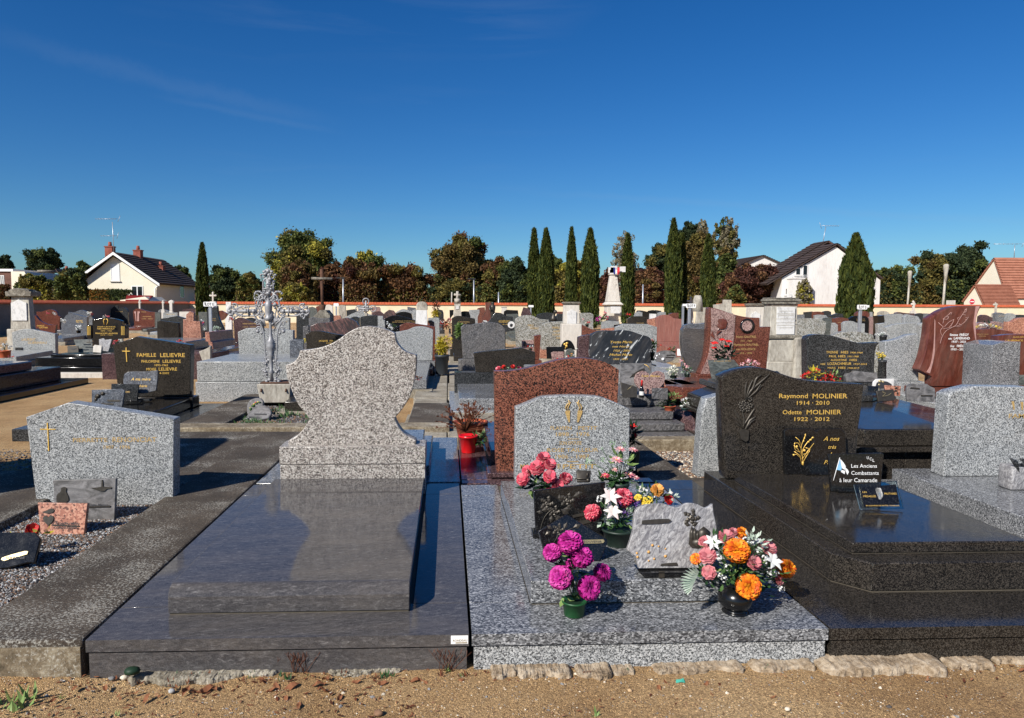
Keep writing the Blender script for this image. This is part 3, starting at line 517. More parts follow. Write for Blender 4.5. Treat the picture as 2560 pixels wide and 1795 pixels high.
G('B5', [(1360,600),(1360,520),(1400,460),(1500,465),(1500,600)], 17,.14, 'charcoal', 'dark curved headstone right of the bronze bust')
G('B5', [(1380,470),(1390,425),(1500,425),(1500,470)], 24,.14, 'redfine', 'low red headstone behind the pedestal with the arched niche', smooth=False)
G('B5', [(1800,600),(1795,450),(1990,445),(2035,480),(2030,640)], 19,.14, 'gold_grey', 'grey green headstone with one clipped corner right of the niche pedestal', smooth=False)
G('B5', [(650,1060),(635,560),(720,508),(820,490),(920,490),(1020,530),(1100,560),(1235,570),(1240,840)], 16.1,.15, 'gold_grey', 'mottled grey gold headstone with a round hump and illegible gold writing', zb=.3, lmat='pink', led=None,
  text=[('FAMILLE', 860,960,690,650),('ROUSSEAU', 900,1050,740,700)], tmat='gold_dull')
G('B5', [(1108,1000),(1105,660),(1220,615),(1480,600),(1640,605),(1780,640),(1815,670),(1810,960)], 15,.15, 'gold_grey', 'mottled grey headstone with an angled top and many lines of worn gold writing', zb=.35, lmat='salmon', led=None,
  text=[('FAMILLE GIRARD', 1300,1640,730,690),('ALBERT 1902 - 1975', 1310,1640,790,760),('SUZANNE 1908 - 1990', 1300,1650,850,820),('REGRETS', 1370,1640,910,880)], tmat='gold_dull')
G('B5', [(1800,840),(1820,650),(1900,690),(2010,740),(2140,775),(2150,840)], 16.3,.15, 'red', 'rough red headstone sloping down to the right behind the mottled grey one')
G('B5', [(985,1290),(975,855),(1095,840),(1060,1290)], 13.4,.15, 'redfine', 'narrow upright red slab between the two mottled grey headstones', smooth=False, led=None, zb=.3)
G('B5', [(1755,1240),(1770,880),(1850,855),(2090,810),(2090,1240)], 10.7,.14, 'plum', 'dark brown veined side stone left of the white veined black headstone', led=None, zb=.5, smooth=False)
G('B5', [(2180,730),(2180,610),(2296,585),(2500,600),(2500,700)], 20,.14, 'grey2', 'plain pale grey headstone left of the dark arched one with a cross', smooth=False)
G('B5', [(2170,800),(2175,735),(2410,710),(2410,800)], 18,.14, 'salmon', 'low salmon coloured slab in front of the plain pale grey headstone', smooth=False, led=None)
# ---- B6
G('B6', [(490,680),(490,560),(560,520),(700,505),(860,520),(880,560),(880,680)], 21,.14, 'dark', 'dark arched headstone with a thin bronze cross and gold writing', text=[('FAMILLE RENARD', 655,790,637,622)], tmat='gold_dull')
G('B6', [(260,700),(265,660),(480,630),(490,680)], 19,.14, 'black', 'low black slab leaning left of the dark arched headstone', smooth=False, led=None)
G('B6', [(280,1000),(285,700),(420,645),(860,650),(1025,700),(1020,1000)], 13.6,.15, 'grey2', 'broad pale headstone with clipped corners behind the white veined black stone', smooth=False)
G('B6', [(1015,900),(865,640),(868,565),(1010,535),(1015,700)], 16.8,.14, 'salmon', 'brown orange headstone behind the left of the red striped one', led=None)
G('B6', [(1250,520),(1245,470),(1300,448),(1412,445),(1412,560)], 17.2,.14, 'redfine', 'small red block showing above the red striped headstone', smooth=False, led=None)
G('B6', [(1020,1000),(1015,530),(1100,490),(1180,480),(1260,500),(1330,545),(1400,550),(1508,565),(1480,1000)], 16.1,.15, 'redwood', 'tall red headstone with vertical stripes like wood grain and an off centre hump', zb=.45, lz=.4)
G('B6', [(600,540),(640,450),(700,420),(760,440),(760,540)], 22,.12, 'grey2', 'small pale headstone below the flagged obelisk, right of the cypress')
G('B6', [(660,420),(680,402),(760,405),(860,430),(860,440)], 32,.14, 'greygreen', 'grey arched headstone against the wall between the cypresses')
G('B6', [(700,470),(700,440),(740,415),(850,425),(890,445),(895,500)], 25,.14, 'black', 'black winged headstone between the cypresses')
G('B6', [(860,440),(870,410),(960,395),(1000,410),(1010,450)], 29,.14, 'black', 'low black domed headstone left of the second cypress')
G('B6', [(960,420),(1000,395),(1100,410),(1100,450)], 34,.14, 'charcoal', 'dark grey slanting headstone against the wall left of the tallest cypress')
G('B6', [(1040,520),(1040,450),(1090,430),(1180,432),(1180,490)], 21,.14, 'grey2', 'pale square headstone left of the tallest cypress', smooth=False)
G('B6', [(900,540),(905,460),(1010,465),(1010,540)], 19.5,.14, 'marble', 'white marble headstone behind the brown orange one', smooth=False)
G('B6', [(1505,720),(1520,670),(1600,645),(1800,640),(1920,625),(1925,720)], 12.2,.15, 'steel', 'low blue grey stone showing above the grey swept headstone', led=None)
G('B6', [(1690,1575),(1600,1450),(1520,1250),(1480,1000),(1490,760),(1520,705),(1700,725),(1900,730),(1900,1000),(1860,1300),(1820,1500)], 9.75,.15, 'orion', 'grey veined headstone sweeping like a petal beside the rose stone', led=None, zb=.45)
G('B6', [(2060,400),(2050,300),(2220,280),(2220,440)], 20,.14, 'lime', 'old square limestone stele right of the second block sign', smooth=False, led=None)
# white veined black stone
G('B6', [(-140,1330),(-170,1150),(-150,850),(-60,790),(80,765),(250,768),(420,758),(560,775),(720,830),(860,870),(905,900),(930,1000),(905,1250),(930,1340)], 10.4,.16, 'whitevein', 'rough edged black headstone with white streaks lettered in gold script Yvette Marin and Michel Marin', zb=.6, led=None,
  text=[('Yvette Marin', 190,575,990,945,.35),('nee Harry', 215,530,1065,1030,.35),('1926 - 2006', 240,540,1140,1105,.35),('Michel Marin', 165,575,1215,1175,.35),('1930 - 2021', 235,500,1290,1260,.35)])
# ---- rose stone
G('R', [(385,700),(440,560),(462,400),(470,200),(480,100),(560,118),(700,165),(820,190),(932,195),(932,280),(1030,275),(1000,560),(990,700)], 9.6,.15, 'redfine', 'tall red headstone with a carved rose, an oval portrait of a couple and gold names', zb=.54, led=None,
  text=[('Henri GAUTREL', 720,900,375,355),('1911 - 1964', 760,860,410,395),('Madeleine GAUTREL', 695,920,445,427),('nee ROLLENCE', 720,890,485,467),('1915 - 1999', 745,860,520,505)], tmat='gold_dull',
  extra=lambda t, Y: [MB().prism(trace('R', [(400,695),(470,520),(492,300),(492,108),(580,130),(710,172),(690,430),(640,700)], Y - .002), Y - .012, Y).build('pale_panel', 'pink', t),
   MB().lathe([(.1,0),(.1,.012),(.085,.02)], pY('R', 817,268, Y),24, Vector((0,-1,0))).build('oval_frame', 'black', t), MB().lathe([(.07,0),(.07,.003)], pY('R', 817,268, Y - .021),20, Vector((0,-1,0))).build('portrait', 'pink', t)])
# ---- right block
G('B7', [(565,1500),(560,775),(600,720),(690,695),(820,690),(1000,710),(1180,760),(1350,810),(1500,845),(1700,840),(1870,832),(1800,900),(1780,1000),(1760,1500)], 8.2,.15, 'charcoal', 'charcoal wave topped headstone with five gold lines for the HIES family', zb=.57, led=None,
  text=[('YVONNE', 900,1110,1030,985),('HIES', 1165,1295,1030,985),('1900-1964', 1335,1550,1030,1000),('PAUL', 950,1085,1100,1060),('HIES', 1115,1245,1100,1058),('1901-1968', 1285,1480,1100,1068),('AUGUSTINE', 980,1265,1165,1130),('HIES', 1320,1450,1165,1128),('NEE', 800,885,1235,1205),('LOZACHMEUR', 925,1350,1235,1190),('1927-2015', 1395,1630,1235,1205),('MARC', 925,1070,1305,1272),('HIES', 1115,1245,1305,1268),('1928-2019', 1285,1490,1305,1278)])
G('B7', [(375,700),(375,450),(440,400),(760,400),(895,465),(900,590),(860,700)], 17.5,.15, 'gold_grey', 'broad pale octagonal headstone right of the old limestone pillar', smooth=False, led='f')
G('B7', [(900,640),(890,430),(1000,430),(975,640)], 18,.2, 'greygreen', 'dark grey side slab right of the broad octagonal headstone', smooth=False, led=None)
G('B7', [(990,620),(1000,478),(1060,480),(1110,520),(1110,600)], 20,.14, 'grey2', 'small pale headstone right of the dark grey side slab')
G('B7', [(1040,600),(1035,400),(1150,385),(1250,395),(1300,410),(1305,470),(1205,600)], 20.5,.14, 'redfine', 'dark red arched headstone left of the broad cypress', text=[('FAMILLE', 1110,1200,480,468)], tmat='gold_dull')
G('B7', [(1215,640),(1205,490),(1260,455),(1370,450),(1480,490),(1595,495),(1595,600)], 17,.14, 'grey2', 'pale headstone with a rounded hump behind the post of the third block sign')
G('B7', [(1310,500),(1312,410),(1380,370),(1480,355),(1600,360),(1660,400),(1665,500)], 21,.14, 'black', 'black arched headstone with gold writing under the third block sign', text=[('LEROY', 1445,1600,420,408),('1917 - 1994', 1445,1600,450,438)], tmat='gold_dull')
G('B7', [(1420,380),(1430,310),(1500,270),(1640,275),(1680,320),(1675,420)], 23.5,.14, 'mahogany', 'red brown headstone behind the third block sign')
G('B7', [(1680,480),(1680,385),(1730,370),(1810,385),(1815,480)], 21,.14, 'pink', 'pinkish grey headstone right of the black arched one')
G('B7', [(1690,350),(1690,285),(1730,285),(1735,350)], 27,.14, 'grey2', 'small pale upright stone right of the red brown headstone', smooth=False, led=None)
G('B7', [(1830,480),(1825,360),(1935,345),(1940,480)], 20,.3, 'black', 'black side face of the pale cream roofed tomb', led=None, smooth=False)
G('B7', [(1835,360),(1840,300),(1900,272),(1980,275),(2030,300),(2040,350)], 23.5,.14, 'lime', 'cream arched headstone below the cream wall, left of the speckled pair')
G('B7', [(1000,420),(980,350),(1100,315),(1200,320),(1215,400)], 23,.14, 'charcoal', 'dark headstone with a flat arch left of the broad cypress')
G('B7', [(700,390),(690,350),(780,335),(900,345),(940,400)], 24,.14, 'grey2', 'grey low arched headstone behind the octagonal one')
G('B7', [(665,360),(665,285),(780,280),(860,300),(860,330)], 26,.14, 'redfine', 'red headstone in the far rows right of the limestone pillar')
G('B7', [(510,350),(510,290),(660,278),(668,350)], 28,.14, 'charcoal', 'black flat headstone in the far rows right of the limestone pillar', smooth=False)
G('B7', [(380,400),(380,335),(510,330),(515,400)], 22,.14, 'bluegrey', 'dark blue grey headstone immediately right of the limestone pillar', smooth=False)
G('B7', [(840,330),(842,280),(930,265),(990,285),(990,330)], 30,.14, 'charcoal', 'dark slanted headstone in the far rows left of the broad cypress')
G('B7', [(860,420),(870,395),(960,385),(1040,400),(1040,460)], 22,.14, 'greygreen', 'dark wave topped headstone behind the octagonal one, left of the dark red one')
G('B7', [(1030,800),(1040,710),(1180,650),(1330,635),(1560,650),(1740,690),(1770,780),(1870,810),(1872,850)], 11.6,.15, 'gold_grey', 'pale domed headstone with a carved flower behind the HIES stone')
G('B7', [(1845,700),(1835,500),(1990,480),(2000,620),(1980,800)], 15.2,.15, 'grey2', 'pale upright slab left of the big speckled headstone', led=None, smooth=False)
G('B7', [(1960,460),(1940,350),(2060,325),(2240,320),(2296,350),(2400,420)], 20,.14, 'grey2', 'light grey headstone with low arch behind the big speckled headstone')
G('B7', [(1990,800),(1985,560),(2120,515),(2300,490),(2560,480),(2560,760)], 14.5,.15, 'grey2', 'wide pale headstone rising to the right left of the red bird stone')
G('B7', [(1975,1490),(1960,820),(2130,790),(2240,760),(2400,700),(2560,680),(2560,1490)], 9.6,.15, 'grey', 'big plain speckled headstone with slanting top left of the red bird stone', zb=.43, ln=1.2)
G('B8', [(150,640),(160,520),(200,472),(300,490),(400,510),(445,580),(430,680)], 15.6,.14, 'grey', 'pale scroll shaped headstone with a dark inset left of the red bird stone')
G('B8', [(440,680),(450,650),(480,625),(560,625),(600,650),(610,700)], 13.5,.14, 'grey2', 'low grey domed stone beside the left edge of the red bird stone', led=None)
G('B8', [(-30,480),(0,440),(60,432),(140,445),(260,455),(330,455),(340,520)], 24,.14, 'plum', 'dark plum arched headstone in the far rows left of the red bird stone')
G('B8', [(345,520),(350,470),(440,450),(520,470),(540,540)], 27,.14, 'charcoal', 'charcoal headstone in the far rows left of the red bird stone')
G('B8', [(520,560),(530,455),(620,460),(680,475),(680,560)], 21,.14, 'bluegrey', 'dark blue headstone touching the left shoulder of the red bird stone', smooth=False)
# red bird stone
G('B8', [(650,1590),(410,1462),(500,1240),(565,950),(600,700),(612,545),(700,490),(830,410),(980,350),(1130,325),(1530,318),(1470,450),(1430,620),(1430,800),(1445,1000),(1455,1250),(1430,1400),(1415,1590)], 9.4,.16, 'mahogany', 'tall mahogany red headstone with an engraved bird on a branch, for Simone and Guy FREGY', zb=.38, led=None, tmat='white_letter',
  text=[('Simone', 962,1110,858,818,.1,.02),('FRÉGY', 1140,1305,860,818,0,.02),('née', 935,1000,922,888,.1,.02),('LAMÉRAND', 1035,1322,922,880,0,.02),('1937 - 2021', 1000,1248,980,945,0,.02),('Guy', 970,1045,1058,1022,.1,.02),('FRÉGY', 1090,1255,1060,1020,0,.02),('1933 - 2021', 985,1235,1117,1082,0,.02)],
  extra=lambda t, Y: [MB().prism(trace('B8', q, Y - .002), Y - .008, Y).build('pale_band', 'carved_pink', t) for q in ([(605,1530),(545,1510),(610,1400),(655,1200),(680,950),(692,560),(700,600),(697,900),(690,1150),(655,1350)], [(1440,1000),(1410,850),(1390,650),(1410,480),(1430,325),(1498,325),(1450,450),(1425,640),(1428,850)])] +
   [(lambda m: ([m.tube([pY('B8', a, b, Y - .003) for a, b in smooth_line(pp, 5,60)], .0035,4) for pp in (
     [(790,1005),(830,870),(900,770),(1000,710),(1080,660),(1130,570),(1190,480),(1260,370)], [(820,860),(800,760),(850,700),(760,620)], [(850,730),(950,715),(1060,690),(1180,650),(1250,590),(1300,520)],
     [(870,700),(940,620),(1040,560),(1010,640),(950,710)], [(840,640),(870,540),(940,480),(980,440)], [(980,440),(1005,435),(990,470),(955,470),(980,440)], [(900,520),(950,510),(920,560),(880,560)], [(850,540),(845,580),(880,560)], [(1130,600),(1100,540),(1140,520)],
     [(1200,480),(1250,470),(1230,510)], [(1130,640),(1180,670),(1120,700),(1090,680)], [(1230,400),(1270,365),(1250,430),(1215,440)], [(1250,530),(1290,530),(1270,570),(1240,570)], [(990,700),(995,650),(985,640)])], m)[1])(MB()).build('engraved_bird', 'carved_pink', t)] +
   [MB().box(pY('B8', 430,1590, Y).x - .12, pY('B8', 1430,1590, Y).x + .1, Y - 1.0, Y + .25,.30,.379).build('base', 'mahogany', t, .01), MB().box(pY('B8', 430,1590, Y).x + .1, pY('B8', 1430,1590, Y).x + .2, Y - 1.6, Y + .2,-.02,.299).build('lower_base', 'mahogany', t, .01)])
G('B8', [(1490,640),(1500,510),(1560,480),(1640,490),(1700,520),(1780,540),(1780,600)], 21,.14, 'plum', 'brown grey headstone right of the red bird stone in the far rows')
G('B8', [(1790,620),(1782,460),(1830,440),(1920,450),(1980,475),(2000,620)], 19,.14, 'bluegrey', 'dark blue wave topped headstone below the small far cross on the right', text=[('RICHARD', 1840,1950,510,498)], tmat='gold_dull')
G('B8', [(1995,620),(2000,475),(2040,455),(2100,458),(2150,490),(2120,600)], 18.5,.14, 'grey2', 'pale rounded headstone right of the dark blue wave topped one')
G('B8', [(2120,560),(2130,500),(2200,480),(2340,485),(2340,560)], 20,.14, 'charcoal', 'charcoal headstone at the far right edge below the wall')
G('B8', [(2010,760),(2015,605),(2110,600),(2200,545),(2300,530),(2340,540),(2340,810)], 14.0,.15, 'salmon', 'salmon pink headstone with carved foliage at the right edge')
G('B8', [(1440,700),(1450,630),(1560,615),(1700,640),(1760,600),(1860,610),(1985,660),(1990,770)], 14.5,.14, 'pink', 'pink brown arched headstone behind the wide brown tomb')
G('B8', [(1430,1100),(1425,790),(1480,740),(1700,735),(1900,750),(2110,790),(2120,1100)], 11.4,.16, 'mahogany', 'wide brown polished tomb wall with dull gold names right of the red bird stone', text=[('PIERRE ET ANNE', 1455,1655,835,822),('SIMON', 1490,1610,870,857)], tmat='gold_dull', zb=.4)
G('B8', [(1830,1000),(1840,860),(2100,830),(2340,830),(2340,1000)], 10.4,.16, 'mahogany', 'brown polished headstone lettered in gold at the right edge', text=[('AUGUSTIN', 2095,2330,890,868),('LAURENCE B', 1965,2330,955,925)], zb=.4, led=None)
G('B8', [(1700,1590),(1725,1025),(1960,965),(2240,965),(2215,1590)], 8.6,.5, 'bluegrey', 'blue grey granite headstone with clipped top behind the right speckled tomb', zb=.3, led=None, smooth=False)
G('B8', [(1465,1500),(1460,1060),(1700,1040),(1700,1500)], 10.9,.12, 'black', 'small black glossy panel with grey frame under the wide brown tomb', led=None, zb=.3, smooth=False)
G('M', [(320,612),(302,440),(380,428),(735,393),(855,432),(850,612)], 10.9,.15, 'dark', 'plain charcoal headstone with a shallow peak, behind the left end of the red granite one', zb=.44, led=None, smooth=False, base=False,
  extra=lambda t, Y: [MB().box(-.2 + .34,1.02,9.1,10.85,.13,.27).build('ledger', 'bluegrey', t, .012), MB().box(.02,1.15,8.95,11.1,-.05,.129).build('plinth', 'grey', t, .008), MB().box(.1,1.05,10.86,11.15,.13,.439).build('base', 'charcoal', t, .008)])

# ------------------------------------------------------------------ the three tombs of the front row
def plate(t, X0, X1, Y0, Y1, ztop, mat, fy=.3, side=.33, th=.048, z0=-.06, back=True, lowmat=None, inner=None):
    """border of a tomb: front piece, two side pieces, back piece, on a low wall"""
    g = .0022; ix0, ix1 = inner or (X0 + side, X1 - side)
    MB().box(X0, X1, Y0, Y0 + fy - g, ztop - th, ztop).build('border_slab', mat, t)
    ym = Y0 + fy + (Y1 - Y0 - fy) * .86
    for a, b in ((X0, ix0),(ix1, X1)):
        MB().box(a, b, Y0 + fy + g, ym - g, ztop - th, ztop).build('border_slab', mat, t, .0015)
        MB().box(a, b, ym + g, Y1, ztop - th, ztop).build('border_slab', mat, t, .0015)
    MB().box(X0 + .012, X1 - .012, Y0 + .012, Y1 - .02, ztop - th - .006, ztop - th - .001).build('mortar_bed', 'grout', t)
    MB().box(X0 + .008, X1 - .008, Y0 + .008, Y0 + .06, z0, ztop - th - .007).build('low_wall', lowmat or mat, t)
    for a, b in ((X0 + .008, X0 + .06),(X1 - .06, X1 - .008)):
        MB().box(a, b, Y0 + .063, Y1 - .02, z0, ztop - th - .007).build('low_wall', lowmat or mat, t)
    MB().box(ix0 - .002, ix1 + .002, Y0 + fy, Y1 - .03, z0, ztop - .004).build('core', 'grout', t)

# 1. shield tomb
t1 = thing('tomb', 'blank beige shield shaped headstone over a long blue grey slab, front row', 'tomb', (-.66,3.9,0))
plate(t1,-1.405,.083,2.765,5.2,.15, 'orion', .305,.235)
prof = [(2.985,.157),(2.985,.205)] + [(2.985 + .055 * (1 - math.cos(a)),.215 + .055 * math.sin(a)) for a in [math.pi / 2 * k / 7 for k in range(8)]] + [(4.87,.272),(4.87,.157)]
m = MB(); n = len(prof)
m.add([(-1.173, y, z) for y, z in prof] + [(-.163, y, z) for y, z in prof], [tuple(range(n)), tuple(range(2 * n - 1, n - 1,-1))] + [(i, i + n, (i + 1) % n + n, (i + 1) % n) for i in range(n)])
m.build('ledger', 'orion', t1,.004,2,.7)
MB().box(-1.168,-.168,2.99,4.87,.149,.1565).build('mortar_bed', 'grout', t1)
for a, b in ((-1.138,-1.005),(-1.003,-.332),(-.33,-.156)): MB().box(a, b, 4.875,5.10,.152,.366).build('base_block', 'shield', t1,.003)
MB().box(-1.142,-.152,4.87,5.11,.369,.492).build('base_block', 'shield', t1,.005)
SH = [(575,1130),(575,1085),(640,1047),(700,992),(742,935),(766,888),(722,830),(655,740),(602,620),(568,520),(550,404),(600,390),(642,362),(670,322),(680,274),(800,260),(930,225),(1030,172),(1100,120),(1180,76),(1240,60),(1300,56),(1380,65),(1460,88),(1532,118),(1548,190),(1586,250),(1640,290),(1727,316),(1727,380),(1722,460),(1706,560),(1670,680),(1605,790),(1530,880),(1568,960),(1630,1030),(1722,1078),(1722,1130)]
MB().prism(smooth_line([(p.x, p.z) for p in (pY('K', a, b, 4.93) for a, b in SH)], 5,26),4.93,5.04).build('headstone', 'shield', t1,.006,2,.45)
pl = MB().box(.012,.08,2.7635,2.765,.112,.146).build('maker_plate', 'white_letter', t1)
m = MB(); letter(m, 'RONDEAU', .020,.076,.122,.131,2.7628); m.box(.03,.076,2.7625,2.7634,.115,.119); m.build('maker_lettering', 'brass', t1)

# 2. grey granite tomb in the middle
t2 = thing('tomb', 'grey front row tomb crowded with plaques and flowers, gold torches on its headstone', 'tomb', (.82,3.9,0))
plate(t2,.095,1.54,2.765,5.15,.15, 'bluegrey', .305,.265, lowmat='grey')
MB().box(.36,1.285,3.035,4.83,.155,.257).build('ledger', 'bluegrey', t2,.006)
MB().box(.366,1.279,3.04,4.83,.149,.1545).build('mortar_bed', 'grout', t2)
q = smooth_line([(p.x, p.z) for p in (pY('M', a, b, 4.84) for a, b in ((672,1600),(680,932),(800,885),(935,834),(1410,832),(1560,880),(1703,945),(1697,1600)))], 4,26)
q = [(x, max(z, .25)) for x, z in q]
MB().prism(q, 4.84,4.95).build('headstone', 'grey', t2,.006)
inscription(t2, 'M', [('FLAVIEN', 990,1180,1128,1095),('PETIT', 1240,1410,1128,1095),('1898 - 1976', 1040,1340,1185,1150),('SON EPOUSE', 1070,1270,1262,1230),('ROSE TAILLEUR', 960,1420,1325,1292),('1906 - 1987', 1035,1340,1385,1350),('MARGUERITE', 720,1080,1475,1435),('PETIT', 1100,1400,1475,1435)], 4.84, 'gold_dull')
for x, y, w in ((1195,1210,50),(1190,1412,52)):
    a, b = pY('M', x - w, y, 4.84), pY('M', x + w, y, 4.84); MB().box(a.x, b.x, 4.837,4.8395, a.z - .002, a.z + .002).build('gold_dash', 'gold_dull', t2)
for x0, x1, d in ((1145,1160,1),(1255,1238,-1)):
    m = MB(); m.prism([(p.x, p.z) for p in (pY('M', a, b, 4.839) for a, b in ((x1 - 8,1060),(x0 - 22,975),(x0 - 18,955),(x0 + 22,955),(x0 + 20,975),(x1 + 4,1060)))], 4.834,4.84)
    m.tube([pY('M', a, b, 4.836) for a, b in ((x0 - 10 * d, 950),(x0 - 18 * d, 925),(x0 - 4 * d, 900),(x0 + 16 * d, 885),(x0 + 8 * d, 862))], .0045,5)
    m.tube([pY('M', a, b, 4.836) for a, b in ((x0 + 10 * d, 950),(x0 + 2 * d, 930),(x0 + 14 * d, 905),(x0 + 26 * d, 880))], .004,5)
    m.build('gold_torch', 'gold_dull', t2)

# 3. black tomb
t3 = thing('tomb', 'stepped black tomb with the wave topped headstone of Raymond and Odette MOLINIER', 'tomb', (2.35,3.9,0))
plate(t3,1.549,3.10,2.765,5.25,.15, 'dark', .49,.26, inner=(1.83,2.88))
ch = [(1.81,4.95),(1.81,3.255),(1.93,3.115),(2.78,3.115),(2.90,3.255),(2.90,4.95)]
MB().plan(ch, .156,.288).build('plinth_block', 'dark', t3,.005)
MB().plan([(x + (.006 if x < 2.3 else -.006), y + .004) for x, y in ch], .149,.1555).build('mortar_bed', 'grout', t3)
MB().plan([(1.90,4.63),(1.90,3.235),(2.76,3.235),(2.76,4.63)], .292,.343).build('ledger', 'dark', t3,.006)
MB().plan([(1.905,4.63),(1.905,3.24),(2.755,3.24),(2.755,4.63)], .2885,.2915).build('mortar_bed', 'grout', t3)
ML = [(628,1640),(622,1578),(608,1300),(598,1000),(588,720),(650,690),(740,658),(830,642),(900,640),(980,650),(1080,680),(1200,722),(1330,752),(1480,770),(1650,780),(1868,790),(1855,900),(1838,1050),(1815,1200),(1800,1400),(1795,1640)]
q = smooth_line([(p.x, max(p.z, .29)) for p in (pY('R', a, b, 4.67) for a, b in ML)], 5,30)
MB().prism(q, 4.67,4.80).build('headstone', 'dark', t3,.014,2)
inscription(t3, 'R', [('Raymond', 1103,1360,915,875),('MOLINIER', 1403,1715,917,875),('1914 · 2010', 1262,1555,975,940),('Odette', 1135,1305,1060,1022),('MOLINIER', 1350,1660,1060,1020),('1922 · 2012', 1240,1555,1120,1086)], 4.67)
rel = MB()
def blade(mb, pts, w, Y, h=.012, s='R'):
    """a raised leaf along pts, widest in the middle"""
    P = [pY(s, a, b, Y) for a, b in smooth_line(pts, 6,80)]; n = len(P); L_, R_, M_ = [], [], []
    for i, p in enumerate(P):
        d = (P[min(n - 1, i + 1)] - P[max(0, i - 1)]); d.y = 0; d.normalize(); nn = Vector((-d.z, 0, d.x)); k = w * max(.08, math.sin(math.pi * (.06 + .90 * i / (n - 1))))
        L_.append(p + nn * k); R_.append(p - nn * k); M_.append(p + Vector((0,-h, 0)))
    vs = L_ + M_ + R_; mb.add(vs, [(i, i + 1, i + 1 + n, i + n) for i in range(n - 1)] + [(i + n, i + n + 1, i + 1 + 2 * n, i + 2 * n) for i in range(n - 1)], True)
for pp, w in (([(800,930),(850,850),(940,770),(1015,700)], .009),([(805,925),(870,820),(900,740),(945,705)], .009),([(795,920),(800,850),(808,770)], .010),([(800,920),(830,830),(862,755)], .008),([(800,935),(880,870),(950,800)], .008),([(815,920),(900,850),(935,790)], .007),
              ([(790,1190),(740,1120),(665,1085)], .010),([(785,1190),(730,1150),(690,1120)], .009),([(800,1190),(840,1120),(890,1080)], .012),([(800,1190),(850,1130),(885,1105)], .010),([(780,1180),(790,1100),(770,1030)], .010),([(775,1180),(735,1080),(690,1030)], .012),([(780,1160),(850,1060),(880,1010)], .010),([(770,1120),(720,1050),(700,1020)], .008),([(800,1280),(815,1330),(822,1385)], .006)):
    blade(rel, pp, w * .8,4.669)
for k, (a, b) in enumerate(((790,960),(820,975),(760,975),(800,1000),(850,985),(775,1020),(845,930),(770,1000),(825,1020))):
    p = pY('R', a, b, 4.667)
    for j in range(5): an = j * 1.257 + k; rel.blob((p.x + .011 * math.cos(an), p.y, p.z + .011 * math.sin(an)),.010, k * 7 + j, (1,.6,1),.15)
p = [pY('R', a, b, 4.669) for a, b in ((735,1215),(760,1190),(805,1195),(826,1210),(820,1290),(795,1305),(755,1280))]
rel.prism([(v.x, v.z) for v in p], 4.652,4.669)
rel.build('bronze_gladiolus', 'bronze', t3)

# 4. grey speckled tomb at the right edge
t4 = thing('tomb', 'speckled grey granite tomb with a plain clipped headstone, cut off by the right edge', 'tomb', (3.9,4.2,0))
q = [(p.x, max(p.z, .262)) for p in (pY('Q', a, b, 4.84) for a, b in ((985,1420),(1030,762),(1075,738),(1230,700),(1650,705),(1900,760),(2060,840),(2060,1420)))]
MB().prism(q, 4.84,4.98).build('headstone', 'grey', t4,.008)
inscription(t4, 'Q', [('FAMILLE', 1490,1610 + 120,945,910)], 4.84, 'gold_dull')
for a, b, c, d in ((1528,880,1518,815),(1592,882,1588,820)):
    MB().prism([(p.x, p.z) for p in (pY('Q', x, y, 4.84) for x, y in ((a, b),(c - 6, d),(c + 12, d),(a + 6, b)))], 4.835,4.84).build('gold_torch', 'gold_dull', t4)
MB().box(3.27,4.75,3.0,5.1,.135,.262).build('ledger', 'bluegrey', t4,.006)
MB().box(3.11,4.95,2.765,5.3,.085,.133).build('border_slab', 'bluegrey', t4,.005)
MB().box(3.115,4.94,2.775,5.28,-.06,.082).build('low_wall', 'grey', t4,.004)

# 5. grave with gravel garden, left
t5 = thing('gravestone', 'speckled grey headstone with a gold cross for PIERRETTE RENONCIAT, at the gravel bed', 'gravestone', (-2.3,4.9,0))
q = [(p.x, max(p.z, .09)) for p in (pY('L', a, b, 4.9) for a, b in ((330,1610),(232,800),(615,668),(1560,818),(1555,1610)))]
MB().prism(q, 4.9,5.02).build('headstone', 'grey', t5,.006)
inscription(t5, 'L', [('PIERRETTE', 655,965,1022,985),('RENONCIAT', 1010,1405,1022,978),('1907 - 1996', 930,1168,1082,1052)], 4.9, 'gold_dull')
MB().prism([(p.x, p.z) for p in (pY('L', a, b, 4.9) for a, b in ((434,1102),(428,912),(362,910),(362,903),(424,904),(422,850),(431,850),(433,904),(500,905),(500,911),(435,911),(444,1100)))], 4.895,4.9).build('gold_cross', 'gold', t5)

# concrete surround of that grave, the gravel in it
def structure_part(name, mb, mat, bevel=0, label=None): return structure(mb.build(name, mat, None, bevel), label)
cs = thing('concrete_surround', 'dark lichened concrete border around the gravel bed, left edge', 'grave border', (-2.5,3.8,0))
MB().box(-1.93,-1.425,2.78,7.45,-.06,.146).build('border_slab', 'concrete', cs, .012)
MB().box(-3.6,-1.934,2.78,3.06,-.06,.146).build('border_slab', 'concrete', cs, .012)
MB().box(-3.6,-2.69,3.064,5.3,-.06,.140).build('border_slab', 'concrete', cs, .012)
MB().box(-2.687,-1.934,5.03,5.3,-.06,.143).build('border_slab', 'concrete', cs, .012)
MB().box(-1.425 - 2.2,-1.43,2.772,2.779,-.06,.12).build('face', 'concrete_front', cs)
MB().box(-2.95,-1.934,5.31,7.62,-.06,.12).build('border_slab', 'concrete', cs, .012)
MB().box(-4.3,-2.96,5.31,5.9,-.06,.11).build('border_slab', 'concrete', cs, .012)
tn = thing('shadow_blocker', 'unseen added limestone vault beyond the left edge whose shadow crosses the concrete', 'blocker', (-4.9,4.5,0))  # unseen stand-in, added and sized so its shadow darkens the concrete
